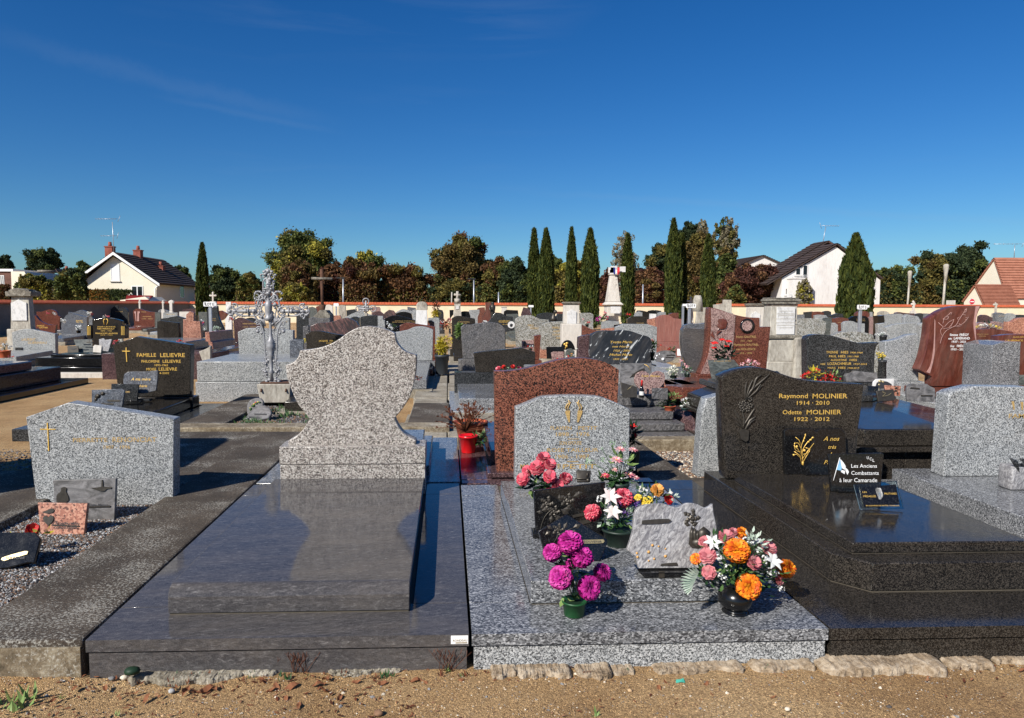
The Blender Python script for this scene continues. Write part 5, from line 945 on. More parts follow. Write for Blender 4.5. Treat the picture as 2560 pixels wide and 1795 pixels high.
# bronze statue, bust
t = thing('statue', 'slim dark bronze standing figure beside the tall red column', 'statue', (pY('B5', 230,600,18).x, 18,0)); a = pY('B5', 225,600,18.2); h = pY('B5', 232,250,18.2).z - a.z
MB().lathe([(.035,0),(.045, h * .2),(.06, h * .5),(.075, h * .72),(.07, h * .82),(.03, h * .86),(.028, h * .88),(.045, h * .93),(.035, h * .985),(0, h)], (a.x, 18.2, a.z),12, cap=False).build('robed_figure', 'bronze', t)
MB().tube([(a.x - .06,18.15, a.z + h * .78),(a.x - .085,18.12, a.z + h * .6),(a.x - .02,18.1, a.z + h * .62)], .02,6).build('folded_arm', 'bronze', t); MB().box(a.x - .12, a.x + .12,18.08,18.32,-.05, a.z).build('pedestal', 'charcoal', t, .01)
t = thing('bust', 'dark bronze child bust between two dark headstones', 'statue', (pY('B5', 1350,600,17.6).x, 17.6,0)); a = pY('B5', 1350,430,20.5)
m = MB(); m.blob((a.x, 20.5, a.z),.055,1,(.95,1,1.1),.04,2); m.build('head', 'bronze', t); b = pY('B5', 1330,590,20.5)
MB().lathe([(.10, b.z),(.09, b.z + .08),(.05, b.z + .16),(.03, a.z - .03)], (a.x - .05,20.5,0),10).build('shoulders', 'bronze', t); MB().box(a.x - .2, a.x + .1,20.4,20.6,-.05, b.z).build('pedestal', 'charcoal', t)
# filigree white cross
t = thing('ornate_iron_cross', 'small white filigree iron cross before the cream wall, over the open book pair', 'cross', (pY('B4', 110,460,24).x, 24,0)); m = MB()
for p, q in (((108,450),(106,225)),((-20,372),(235,372))): m.tube([pY('B4', *p, 24), pY('B4', *q, 24)], .035,6)
for c in ((106,240),(235,370),(-20,372),(106,372)): ring(m, pY('B4', *c, 24),.10,.02)
for c in ((70,340),(140,340),(70,405),(140,405)): m.blob(pY('B4', *c, 24),.05,3, rough=.3)
m.build('cross', 'castiron', t); MB().box(pY('B4', 90,460,24).x, pY('B4', 130,460,24).x, 23.9,24.2,-.05, pY('B4', 110,450,24).z).build('footing', 'lime', t)

# ------------------------------------------------------------------ plaques standing or leaning on the graves
def leaf_shape(m, c, ex, ez, L_, w, ang):
    d = ex * math.cos(ang) + ez * math.sin(ang); n = ex * -math.sin(ang) + ez * math.cos(ang); nn = ex.cross(ez)
    c = Vector(c); v = [c, c + d * L_ * .5 + n * w, c + d * L_, c + d * L_ * .5 - n * w, c + d * L_ * .5 + nn * .0035]
    m.add(v, [(0,1,4),(1,2,4),(2,3,4),(3,0,4)], False)
def plaque(label, s, pts, anchor, z0, mat, th=.02, tilt=8, text=None, tmat='gold', rel=None, foot=None, name='memorial_plaque', smooth=False, bev=.003, yaw=0, extra=None, cat='plaque', group=None):
    """a traced outline on its own plane: the plane passes through the anchor pixel at height z0 and leans back by tilt degrees"""
    o = pZ(s, anchor[0], anchor[1], z0); tl = math.radians(tilt); yw = math.radians(yaw)
    ex = Vector((math.cos(yw), math.sin(yw),0)); bk = Vector((-math.sin(yw), math.cos(yw),0)); ez = Vector((0,0, math.cos(tl))) + bk * math.sin(tl); nn = ex.cross(ez)   # nn points to the viewer
    def on(x, y):
        d = ray(*px(s, x, y)); k = (o - EYEV).dot(nn) / d.dot(nn); p = EYEV + d * k - o; return p.dot(ex), p.dot(ez)
    M = Matrix(((ex.x, -nn.x, ez.x, o.x),(ex.y, -nn.y, ez.y, o.y),(ex.z, -nn.z, ez.z, o.z),(0,0,0,1)))
    q = [on(*p) for p in pts]; q = smooth_line(q, 4,40) if smooth else q; q = [(a, max(b, 0)) for a, b in q]
    t = thing(name, label, cat, o, group)
    MB().prism(q, 0, th, M).build('slab', mat, t, bev)
    if text:
        m = MB()
        for ln in text:
            a = on(ln[1], ln[3]); b = on(ln[2], ln[3]); c = on((ln[1] + ln[2]) / 2, ln[4])
            letter(m, ln[0], a[0], b[0], (a[1] + b[1]) / 2, c[1], -.0075 if rel else -.0012, ln[5] if len(ln) > 5 else 0, ln[6] if len(ln) > 6 else .008, M, tilt=(b[1] - a[1]) / max(.001, b[0] - a[0]))
        m.build('inscription', tmat, t)
    for nm, mt, kind, data in (rel or []):
        m = MB()
        if kind == 'poly':
            for P_ in data: m.prism(smooth_line([on(*p) for p in P_], 4,50),-.006,-.0005, M)
        elif kind == 'line':
            for P_ in data: m.tube([M @ Vector((a, -.002, b)) for a, b in smooth_line([on(*p) for p in P_], 4,70)], .0022,5)
        elif kind == 'blob':
            for x, y, r, sx, sz in data: a, b = on(x, y); c = M @ Vector((a, -.003, b)); m.blob(c, r, int(x),(sx, .5, sz),.12)
        elif kind == 'rose':
            for x, y, r in data:
                a, b = on(x, y); c = M @ Vector((a, -.002, b))
                for k in range(3): 
                    for j in range(5): leaf_shape(m, c + ex * .25 * r * (2 - k) * math.cos(j * 1.257 + k) + ez * .25 * r * (2 - k) * math.sin(j * 1.257 + k) + nn * .0025 * k, ex, ez, r * (.75 - .18 * k), r * .32, j * 1.257 + k)
        elif kind == 'leaf':
            for x, y, L_, an in data: a, b = on(x, y); leaf_shape(m, M @ Vector((a, -.001, b)), ex, ez, L_, L_ * .3, math.radians(an))
        m.build(nm, mt, t)
    if foot:
        w0, w1, dz, mt = foot; MB().box(o.x + w0, o.x + w1, o.y - .035, o.y + .06, z0 + .001, z0 + dz).build('foot', mt, t, .002)
    return t
R_ = 'R'
# on the black tomb
plaque('black open book plaque with a golden wheat sheaf reading A nos tres chers Parents', 'R', [(1160,1600),(1150,1210),(1180,1190),(1400,1188),(1438,1215),(1460,1190),(1660,1188),(1700,1230),(1712,1600)], (1430,1598),.344, 'black', .035,3,
  text=[('A nos', 1495,1640,1296,1258,.35),('très', 1540,1612,1368,1335,.35),('chers', 1530,1660,1435,1400,.35),('Parents', 1500,1680,1505,1470,.35)],
  rel=[('gold_wheat', 'gold', 'line', [[(1320,1520),(1312,1440),(1300,1360),(1325,1280),(1342,1235)], [(1315,1480),(1310,1400),(1350,1320),(1410,1265)], [(1315,1470),(1260,1420),(1225,1420)], [(1310,1440),(1270,1370),(1235,1340)], [(1312,1460),(1360,1390),(1415,1320)], [(1320,1420),(1370,1400),(1380,1370),(1340,1360)], [(1300,1400),(1250,1380),(1240,1320),(1275,1320),(1300,1370)], [(1250,1265),(1280,1290),(1300,1340)], [(1312,1500),(1345,1440),(1365,1410)], [(1305,1510),(1290,1430),(1240,1395)]]),
       ('gold_ears', 'gold', 'blob', [(1338,1250,.008,.6,1.4),(1330,1275,.008,.6,1.4),(1322,1300,.008,.6,1.3),(1405,1270,.008,1.3,.9),(1385,1290,.008,1.3,.9),(1365,1308,.008,1.2,.9),(1235,1425,.008,1,1),(1262,1350,.009,1,1),(1330,1385,.010,1,1),(1315,1500,.010,.8,1.6)])],
  extra=None, foot=(-.08,.16,.012, 'black'))
plaque('black plaque with a blue and white flag reading Les Anciens Combattants a leur Camarade', 'Q', [(118,1515),(97,1222),(515,1215),(525,1225),(500,1500)], (300,1512),.344, 'black', .02,6, tmat='white_letter',
  text=[('Les Anciens', 268,466,1327,1298,0,0),('Combattants', 268,480,1382,1352,0,0),('à leur Camarade', 176,468,1438,1406,0,0),('U', 388,403,1262,1240,0,0),('C', 410,426,1271,1249,0,0),('L', 433,447,1282,1259,0,0)],
  rel=[('flag_pole', 'white_letter', 'line', [[(133,1428),(183,1250)]]),('flag_blue', plain('sky_blue_print', (.25,.5,.72),.4), 'poly', [[(183,1268),(160,1345),(190,1350),(196,1330)]]),('flag_white', 'white_letter', 'poly', [[(186,1262),(198,1330),(222,1345),(225,1318),(210,1290)], [(196,1345),(192,1362),(218,1378),(220,1352)], [(228,1330),(226,1352),(240,1382),(250,1362),(243,1345)]]),
       ('name_strip', 'black', 'poly', [[(230,1470),(232,1455),(405,1455),(408,1468)]]),('screws', 'brass', 'blob', [(236,1465,.003,1,1),(402,1461,.003,1,1)])],
  foot=(-.115,.10,.018, 'black'))
gm, gt, gb = new_mat('pale_green_glass'); gb.inputs['Transmission Weight'].default_value = 1; gb.inputs['Base Color'].default_value = (.80,.95,.93,1); gb.inputs['Roughness'].default_value = .02; gb.inputs['IOR'].default_value = 1.45; MAT['glass'] = gm
plaque('tilted clear glass plaque with a black panel reading LES MEDAILLES MILITAIRES', 'W', [(908,420),(866,258),(1117,234),(1155,388)], (1030,405),.344, 'glass', .008,28, tmat='gold', yaw=-4,
  text=[('LES', 915,940,308,299,0,0),('MÉDAILLÉS', 920,993,333,322,0,0),('MILITAIRES', 1042,1112,318,307,0,0),('EN SOUVENIR DE NOTRE CAMARADE', 935,1128,386,379,0,0)],
  rel=[('black_panel', 'black', 'poly', [[(926,392),(903,276),(1108,258),(1130,372)]]),('medal_emblem', 'marble', 'poly', [[(1010,345),(990,290),(995,278),(1020,280),(1033,320),(1022,345)]]),('medal_blue', plain('blue_uniform_print', (.2,.35,.55),.5), 'poly', [[(1012,335),(1003,305),(1016,305),(1022,335)]])])
# on the middle tomb
plaque('large black granite plaque with carved roses at the back of the grey tomb', 'T', [(320,832),(303,472),(880,402),(868,800)], (600,838),.258, 'black', .03,6, foot=(-.20,.2,.028, 'black'),
  rel=[('carved_roses', 'bronze', 'rose', [(410,575,.034),(575,550,.034),(470,640,.028)]),('carved_leaves', 'bronze', 'leaf', [(430,610,.045,200),(480,660,.05,300),(520,620,.05,330),(520,560,.04,100),(620,520,.05,20),(640,500,.04,10),(450,670,.04,260),(540,620,.045,0),(380,650,.035,170)]),('carved_stem', 'bronze', 'line', [[(355,790),(375,720),(400,670),(450,620)]]),('name_strip', 'bronze', 'poly', [[(612,670),(735,642),(745,662),(620,690)], [(665,715),(760,700),(765,725),(690,742)]])])
plaque('diamond shaped black plaque with a carved rose and a brass name strip', 'T', [(385,960),(342,798),(570,663),(892,862),(900,890),(832,1038),(600,1040)], (610,1045),.258, 'black', .028,16,
  rel=[('carved_rose', 'bronze', 'rose', [(500,785,.026)]),('carved_leaves', 'bronze', 'leaf', [(455,780,.03,150),(440,800,.03,210),(545,780,.035,60),(560,800,.03,340),(600,800,.035,350),(620,770,.04,20)]),('carved_stem', 'bronze', 'line', [[(465,890),(490,850),(500,810)], [(520,820),(600,780),(655,760)]]),('brass_strip', 'brass', 'poly', [[(690,868),(862,864),(872,878),(858,893),(700,897)]])],
  text=[('SOUVENIR', 705,850,890,872)], tmat='ink')
t = plaque('small bronze crucifix plaque lying behind the large rose plaque', 'T', [(655,400),(648,305),(765,310),(760,400)], (700,402),.258 + .18, 'bronze', .02,30, foot=None,
  rel=[('crucifix', 'bronze', 'blob', [(700,375,.02,2.6,.5),(735,350,.012,.8,1.6),(740,390,.014,1,1)])])
plaque('wavy edged silver violet marble plaque with bronze praying hands and a rose', 'U', [(378,1098),(352,1000),(283,950),(330,800),(350,640),(400,592),(480,578),(570,574),(620,590),(690,607),(760,572),(840,578),(905,608),(940,600),(973,575),(980,650),(1008,800),(1000,960),(900,1095)], (640,1110),.285, 'silver', .03,14, smooth=True,
  foot=(-.10,.13,.0, 'black'),
  rel=[('name_strip', 'bronze', 'poly', [[(400,740),(402,712),(430,708),(610,698),(640,716),(610,732),(430,742)]]),('lower_strip', 'bronze', 'poly', [[(550,1075),(560,1060),(680,1050),(690,1075)]]),('praying_hands', 'bronze', 'poly', [[(800,930),(775,900),(785,850),(800,800),(815,780),(830,800),(860,830),(880,790),(915,800),(925,840),(890,890),(850,935)]]),
       ('bronze_fingers', 'bronze', 'blob', [(800,850,.022,.6,2.4),(822,852,.022,.6,2.4),(845,862,.020,.6,2.2),(895,840,.030,1.0,1.5),(860,895,.030,1.4,1)]),('bronze_rose', 'bronze', 'rose', [(800,690,.035)]),('bronze_leaf', 'bronze', 'leaf', [(800,750,.035,20),(795,750,.03,170),(800,730,.03,60)]),
       ('painted_leaves', plain('ochre_paint', (.6,.33,.1),.6), 'blob', [(485,912,.007,1,1),(455,965,.008,1,1),(535,920,.005,1,1),(500,1020,.006,1,1),(590,940,.005,1,1),(360,975,.006,1,1),(365,1005,.007,1,1),(590,1000,.008,1,1),(455,1035,.005,1,1)])])
t = thing('plaque_stand', 'shiny black stand with a brown clasp under the wavy silver plaque', 'stand', pZ('U', 560,1175,.257)); a = pZ('U', 425,1178,.257); b = pZ('U', 800,1170,.257)
MB().hexa([(a.x, a.y, .258),(b.x, a.y, .258),(b.x, a.y + .1,.258),(a.x, a.y + .1,.258),(a.x - .025, a.y - .005,.284),(b.x + .02, a.y - .005,.284),(b.x + .02, a.y + .1,.284),(a.x - .025, a.y + .1,.284)]).build('stand', 'black', t, .002); MB().box(a.x + .06, a.x + .085, a.y - .008, a.y - .001,.262,.29).build('clasp', 'bronze', t)
# in the gravel garden, left
plaque('grey plaque with a dark monk and ship, leaning at the RENONCIAT headstone', 'F', [(360,318),(347,55),(758,43),(748,315)], (550,318),.085, 'slate', .03,5,
  rel=[('monk_figure', 'bronze', 'poly', [[(372,195),(375,150),(400,125),(402,105),(420,97),(438,105),(436,130),(450,160),(452,185),(430,200)]]),('ship', 'bronze', 'poly', [[(595,103),(640,100),(665,95),(668,50),(673,50),(678,95),(732,100),(728,108),(700,112),(685,125),(650,122),(620,112)]]),('ledge', 'bronze', 'poly', [[(570,232),(572,224),(725,220),(722,229)]])],
  text=[('Notre Maman', 575,712,222,204,.3,.02)], tmat='ink')
plaque('pink red granite plaque with a bird over a heart and dark script lettering', 'F', [(265,412),(246,200),(572,205),(549,413)], (410,414),.085, 'salmon', .03,12,
  rel=[('heart', 'bronze', 'poly', [[(318,350),(290,320),(283,300),(292,288),(308,287),(318,296),(332,283),(350,288),(354,302),(345,325)]]),('bird', 'bronze', 'poly', [[(275,262),(310,250),(330,240),(350,238),(358,250),(345,265),(310,270)]]),('strip', 'bronze', 'poly', [[(345,350),(348,343),(520,350),(518,357)]])],
  text=[('A notre mère', 362,515,343,322,.3,.02),('Grand-mère', 358,508,368,352,.3,.02)], tmat='ink')
plaque('black clipped corner plaque with a brass strip lying at the left edge', 'F', [(-120,640),(-90,395),(225,393),(262,430),(222,592),(180,590),(50,625)], (90,660),.085, 'black', .03,38,
  rel=[('brass_strip', 'brass', 'poly', [[(10,575),(20,562),(165,520),(187,522),(180,540),(30,583)]])], text=[('SOUVENIR', 40,165,572,555)], tmat='ink')
# on the LELIEVRE tomb
plaque('blue pearl plaque reading A ma mere cherie in gold, on the LELIEVRE tomb', 'L', [(1120,592),(1105,480),(1115,410),(1160,392),(1330,388),(1415,378),(1412,450),(1398,560),(1310,585)], (1290,655),.27, 'steel', .03,10, text=[('A ma mère', 1175,1350,470,445,.3),('chérie', 1240,1320,530,508,.3)], smooth=True, foot=(-.06,.08,.03, 'charcoal'))
plaque('plain dark plaque in the middle of the three on the LELIEVRE tomb', 'L', [(1110,655),(995,610),(998,500),(1243,505),(1228,655)], (1180,665),.27, 'charcoal', .03,8, text=[('AMIS', 1125,1165,580,565)], tmat='gold_dull', foot=(-.05,.12,.02, 'black'))
plaque('blue pearl plaque with dark rose branch and blank strips, lowest on the LELIEVRE tomb', 'L', [(822,720),(822,555),(1095,545),(1118,560),(1092,720)], (980,722),.24, 'steel', .03,8,
  rel=[('rose_branch', 'bronze', 'line', [[(850,665),(870,620),(920,595),(980,580)]]),('rose', 'bronze', 'blob', [(880,610,.03,1.2,1),(920,590,.025,1.2,1),(860,640,.02,1,1.2)]),('strips', 'bronze', 'poly', [[(960,655),(965,642),(1075,645),(1080,655),(1070,660),(970,660)], [(905,685),(910,673),(1020,676),(1018,688)]])])
# on the stepped marbled tomb
plaque('upright grey marble plaque with a dark dolphin, before the white veined headstone', 'M', [(1620,810),(1617,530),(1898,532),(1898,700)], (1760,850),.40, 'slate', .03,4, rel=[('dolphin', 'bronze', 'poly', [[(1700,660),(1735,625),(1790,590),(1830,575),(1840,590),(1800,610),(1760,640)]]),('gold_branch', 'gold', 'line', [[(1830,540),(1870,560),(1885,600)], [(1850,545),(1880,580)]])])
plaque('pink heart shaped plaque with gold script, on the marbled stepped tomb', 'M', [(1850,810),(1760,730),(1742,680),(1760,625),(1810,600),(1860,612),(1884,640),(1910,612),(1960,600),(2010,620),(2020,670),(2000,720),(1920,800)], (1880,835),.43, 'pink', .025,6, text=[('A notre', 1805,1870,655,632,.3),('Maman', 1885,1975,655,635,.3)], smooth=True)
plaque('red brown arched granite plaque leaning in front of the pink heart', 'M', [(1870,740),(1868,690),(1890,672),(1940,670),(1985,700),(2010,695),(2035,750)], (1950,800),.43, 'salmon', .02,4, smooth=True)
plaque('bronze book plaque with a raised branch, beside the bottle', 'M', [(1640,838),(1620,700),(1770,745),(1768,838)], (1700,840),.44, 'bronze', .02,15, rel=[('branch', 'brass', 'line', [[(1680,770),(1710,745),(1730,725)]])])
plaque('small grey marble plaque with a dark ornament, right of the bottle', 'M', [(1905,850),(1905,755),(2045,755),(2045,860)], (1975,860),.44, 'wavy', .03,4, rel=[('ornament', 'bronze', 'line', [[(1930,800),(1960,790),(1985,770)]])])
plaque('oval grey plaque with white painted flowers on two short legs', 'M', [(1940,515),(1915,480),(1935,440),(1990,420),(2050,418),(2110,440),(2122,470),(2090,505),(2020,532)], (2015,545),.61, 'slate', .02,6, smooth=True, rel=[('white_flowers', 'white_letter', 'blob', [(1945,465,.016,1,1),(2000,495,.025,1,1),(1935,487,.014,1,1),(1968,450,.012,1,1)]),('strips', 'bronze', 'poly', [[(2030,462),(2032,455),(2105,455),(2105,463)], [(2020,480),(2022,473),(2095,475),(2093,483)]])])
plaque('upright green grey granite plaque with a photograph panel at the foot of the rose headstone', 'R', [(510,775),(470,575),(700,570),(745,625),(740,790)], (610,790),.50, 'greygreen', .03,8, text=[('Je rappelle', 515,610,588,578,.3),('AVEC', 620,675,588,577)], tmat='gold_dull')
plaque('blue framed photograph plaque in front of the green grey one', 'R', [(555,775),(540,640),(740,625),(745,700),(740,790)], (640,800),.48, 'steel', .02,8, rel=[('photo', 'salmon', 'poly', [[(620,690),(625,665),(720,662),(720,690)]])])
plaque('white and black plaque with gold flowers, right of the HIES headstone', 'R', [(1945,830),(1950,775),(1975,745),(2140,740),(2130,830)], (2040,860),.57, 'marble', .02,5, smooth=True, rel=[('black_field', 'ink', 'poly', [[(1962,825),(1980,775),(2060,765),(2110,790),(2115,825)]]),('gold_flowers', 'brass', 'blob', [(2010,765,.018,1.4,1),(2035,770,.015,1,1),(2000,795,.014,1,1)])])
plaque('small black plaque with a gilt figure, left of the brown one', 'R', [(1915,905),(1905,805),(1995,810),(1990,905)], (1950,908),.57, 'black', .02,5, rel=[('figure', 'bronze', 'line', [[(1945,870),(1965,840),(1985,830)]])])
plaque('brown black plaque with raised swirls, lying before the pink one', 'R', [(1995,948),(1978,850),(2130,835),(2150,935)], (2070,950),.57, 'bronze', .02,14, rel=[('swirls', 'brass', 'line', [[(2030,860),(2060,870),(2030,900),(2080,890),(2110,870)]])])
plaque('small pink granite plaque with dark bird ornament', 'R', [(2060,890),(2055,800),(2197,808),(2190,898)], (2130,900),.57, 'salmon', .02,5, rel=[('ornament', 'bronze', 'blob', [(2150,825,.014,1,1),(2145,850,.012,1.4,.8),(2165,870,.012,.7,1.4)])])
plaque('curled grey stone plaque carved as an open scroll, below the HIES headstone', 'R', [(1710,770),(1705,715),(1725,695),(1760,690),(1790,670),(1900,685),(1985,690),(1990,770)], (1850,800),.575, 'slate', .06,4, smooth=True)
plaque('rough grey marble plaque with blank strips, before the red bird stone', 'Q', [(712,812),(705,730),(715,695),(745,680),(800,685),(860,680),(880,695),(920,715),(925,770),(910,820)], (815,822),.636, 'slate', .03,5, smooth=True, rel=[('strips', 'bronze', 'poly', [[(725,715),(735,705),(800,712),(800,722)], [(810,775),(812,766),(900,766),(900,775)]])])
plaque('dark rough stone plaque with a gilt bird, leaning on the red bird stone', 'Q', [(1050,668),(1020,640),(1015,560),(1035,500),(1080,490),(1160,512),(1215,545),(1235,600),(1230,668)], (1120,668),.40, 'greygreen', .05,8, smooth=True, rel=[('gilt_bird', 'gold', 'blob', [(1075,545,.022,1,1.4),(1080,580,.02,1.2,1),(1095,540,.012,.5,1.6)]),('gilt_name', 'gold_dull', 'poly', [[(1130,630),(1130,623),(1190,625),(1190,631)]])])
plaque('small white card plaque with pink flowers beside the dark rough stone', 'Q', [(1212,690),(1205,620),(1278,618),(1282,690)], (1245,692),.40, 'marble', .015,5, rel=[('pink_flowers', plain('pink_print', (.7,.2,.3),.6), 'blob', [(1240,640,.018,1,1),(1255,665,.015,1,1),(1230,660,.010,1,1)])])
plaque('grey brown picture plaque showing over the right speckled tomb', 'Q', [(1330,692),(1325,605),(1445,603),(1447,692)], (1390,700),.33, 'bronze', .02,5, rel=[('cloud_relief', 'silver', 'blob', [(1390,640,.03,1.5,.8)])])
plaque('rough brown stone plaque at the right edge over the speckled tomb', 'Q', [(1490,692),(1495,640),(1530,615),(1650,610),(1700,692)], (1560,700),.33, 'greygreen', .03,5, smooth=True)
# on the stepped black tomb at left
plaque('grey green plaque with a ship and four blank strips, on the long black tomb', 'B1', [(1400,1160),(1320,925),(1650,920),(1665,1150)], (1520,1165),.435, 'greygreen', .02,10, rel=[('strips', 'black', 'poly', [[(1500,1022),(1500,1008),(1630,1008),(1630,1022)], [(1535,1065),(1535,1052),(1660,1055),(1660,1068)], [(1450,1115),(1452,1100),(1590,1102),(1590,1115)]]),('ship', 'bronze', 'poly', [[(1550,985),(1555,970),(1600,962),(1605,935),(1612,962),(1655,975),(1640,988)]])])
plaque('small brown plaque with a boat, left on the long black tomb', 'B1', [(1215,1165),(1205,1040),(1400,1035),(1410,1155)], (1310,1170),.435, 'bronze', .02,10, rel=[('boat', 'ink', 'poly', [[(1255,1090),(1300,1080),(1370,1078),(1350,1095),(1300,1102)]])])
plaque('open stone book plaque, right on the long black tomb', 'B1', [(1780,1110),(1775,920),(1860,900),(1880,930),(2005,915),(1940,1150)], (1870,1155),.435, 'silver', .03,12)
plaque('small pale wavy card plaque before the stone book', 'B1', [(1655,1150),(1665,1050),(1700,1018),(1825,1035),(1810,1162)], (1735,1165),.435, 'limepale', .015,14)
plaque('glossy half round black plaque with a gilt rose, before the mottled headstone', 'B5', [(1450,1110),(1470,1010),(1520,945),(1580,933),(1640,960),(1690,1040),(1710,1110)], (1580,1240),.35, 'black', .03,4, smooth=True, rel=[('gilt_rose', 'gold', 'blob', [(1520,1010,.03,1,1),(1560,990,.03,1.2,.9),(1550,1040,.03,1,1.3),(1530,1080,.015,.5,2)])])
plaque('black granite plaque with draped folds, before the mottled headstone', 'B5', [(1200,1270),(1190,1055),(1460,1052),(1520,1130),(1520,1270)], (1350,1290),.33, 'black', .03,4)
plaque('small grey framed plaque with a red rose, before the black draped one', 'B5', [(1300,1320),(1275,1160),(1310,1140),(1500,1140),(1505,1290)], (1390,1330),.32, 'pink', .03,6)
plaque('grey arched little plaque right of the framed one', 'B5', [(1535,1250),(1535,1150),(1570,1095),(1640,1080),(1695,1130),(1700,1240)], (1610,1290),.34, 'greygreen', .03,4, smooth=True)
plaque('white paper card plaque left of the petal shaped headstone', 'B6', [(1388,1215),(1390,1090),(1500,1095),(1512,1220)], (1450,1250),.61, 'white_letter', .015,8)
plaque('pink and black plaque pair below the mottled hump headstone', 'B5', [(750,1080),(745,940),(960,930),(980,1060)], (860,1100),.35, 'pink', .03,4, rel=[('black_vase', 'ink', 'blob', [(800,1000,.05,.8,1.6),(870,1040,.04,1.5,.6)])])

# ------------------------------------------------------------------ flowers and pots
for nm, cols, tr in (('magenta', [(.30,.008,.13),(.48,.02,.26),(.62,.06,.36)], .15),('orange', [(.62,.08,.01),(.85,.22,.01),(.9,.36,.02)], .2),('rosepink', [(.42,.09,.11),(.62,.20,.22),(.72,.32,.32)], .2),
                     ('coral', [(.5,.03,.06),(.72,.10,.15),(.85,.30,.32)], .2),('palelily', [(.75,.5,.5),(.85,.72,.68),(.85,.8,.75)], .25),('waterlily', [(.75,.18,.25),(.82,.45,.45),(.85,.65,.6)], .25),
                     ('white', [(.7,.72,.68),(.82,.82,.8)], .2),('yellow', [(.75,.5,.03),(.85,.7,.12)], .25),('redf', [(.35,.008,.01),(.62,.02,.02),(.75,.04,.03)], .15),('purple', [(.06,.02,.14),(.14,.06,.28)], .15),
                     ('allium', [(.25,.42,.22),(.5,.62,.42)], .3),('cream', [(.8,.76,.6),(.85,.83,.72)], .2),('apricot', [(.8,.3,.05),(.85,.45,.12)], .2),('goldleaf', [(.35,.28,.02),(.62,.5,.04),(.75,.66,.15)], .3),
                     ('leaf', [(.02,.055,.02),(.04,.10,.03),(.09,.17,.05)], .2),('paleleaf', [(.35,.45,.35),(.55,.63,.52)], .2),('darkleaf', [(.006,.018,.010),(.015,.04,.02)], .1),('lightleaf', [(.16,.26,.07),(.26,.36,.12)], .25),
                     ('deadplant', [(.09,.03,.015),(.17,.06,.03)], .1),('drygrass', [(.25,.22,.1),(.4,.35,.2)], .2)):
    MAT['f_' + nm] = leafy(nm + '_petals' if tr and 'leaf' not in nm else nm, cols, tr)
def petal(m, c, d, n, L_, w, cup=.3, tip=.5):
    """one petal from c along d, its inner face towards n"""
    s = d.cross(n).normalized() if d.cross(n).length > 1e-6 else d.orthogonal().normalized()
    a = c; b = c + d * L_ * .5 + n * -cup * L_ * .25; e = c + d * L_ + n * cup * L_ * .35
    m.add([a - s * w * .25, a + s * w * .25, b + s * w * .55, e + s * w * .5 * tip, e - s * w * .5 * tip, b - s * w * .55, b - n * cup * w * .35], [(0,1,6),(1,2,6),(2,3,6),(3,4,6),(4,5,6),(5,0,6)], True)
def pompon(m, c, R, axis, n=110, seed=0, w=.3):
    rnd = random.Random(seed); c = Vector(c)
    for i in range(n):
        z = 1 - (i + .5) / n * 1.75; r = math.sqrt(max(0,1 - z * z)); t = i * 2.39996 + rnd.uniform(-.1,.1)
        u = axis.orthogonal().normalized(); v = axis.cross(u); q = axis * z + (u * math.cos(t) + v * math.sin(t)) * r
        out = (q + axis * .55).normalized(); petal(m, c + q * R * .58,(q * .9 + out * .35).normalized(),-axis if z < .2 else (axis - q * axis.dot(q)).normalized() if (axis - q * axis.dot(q)).length > .1 else u, R * rnd.uniform(.36,.48), R * w, -.8,.8)
def roseh(m, c, R, axis, seed=0, rings=5):
    rnd = random.Random(seed); c = Vector(c); u = axis.orthogonal().normalized(); v = axis.cross(u)
    for k in range(rings):
        f = (k + .6) / rings; n = 3 + k
        for j in range(n):
            t = 6.283 * j / n + k * 1.1 + rnd.uniform(-.1,.1); o = u * math.cos(t) + v * math.sin(t)
            d = (axis * (1.25 - f * .75) + o * (.18 + f * .75)).normalized(); petal(m, c - axis * R * .55 + o * R * .18 * f, d, -o * .9 + axis * .2, R * (1.25 - .12 * k), R * (.55 + .75 * f),-.75,.85)
def lily(m, c, R, axis, n=6, seed=0, w=.3):
    u = axis.orthogonal().normalized(); v = axis.cross(u); rnd = random.Random(seed); c = Vector(c)
    for ring_, (a, f) in enumerate(((.55,1),(1.1,.85)) if n > 6 else ((.5,1),)):
        for j in range(n):
            t = 6.283 * j / n + ring_ * .4 + rnd.uniform(-.12,.12); o = u * math.cos(t) + v * math.sin(t); petal(m, c - axis * R * .2,(o + axis * a).normalized(), axis, R * 1.1 * f, R * w, -.5,.12)
def cluster(m, c, R, axis, n=26, seed=0, s=.2):
    rnd = random.Random(seed); c = Vector(c)
    for i in range(n):
        q = Vector((rnd.gauss(0,1), rnd.gauss(0,1), rnd.gauss(0,1))).normalized() * R * rnd.uniform(.5,1)
        u = q.normalized()
        for k in range(4): o = u.orthogonal().normalized(); o = Matrix.Rotation(k * 1.571,3, u) @ o; petal(m, c + q, (o + u * .3).normalized(), u, R * s, R * s * .8,-.2,.7)
def leaves(m, c, R, n, L_, w, seed=0, up=.2, flat=1.0):
    rnd = random.Random(seed); c = Vector(c)
    for i in range(n):
        q = Vector((rnd.gauss(0,1), rnd.gauss(0,1) * flat, rnd.gauss(0,1) * .8)).normalized(); p = c + q * R * rnd.uniform(.2,.95)
        d = (q + Vector((rnd.uniform(-.5,.5), rnd.uniform(-.5,.5), up + rnd.uniform(-.4,.4)))).normalized(); n_ = Vector((rnd.uniform(-.4,.4), rnd.uniform(-.6,.1),1)).normalized()
        petal(m, p, d, n_, L_ * rnd.uniform(.7,1.2), w, .25,.12)
VIEW = Vector((0,-.75,.65)).normalized()
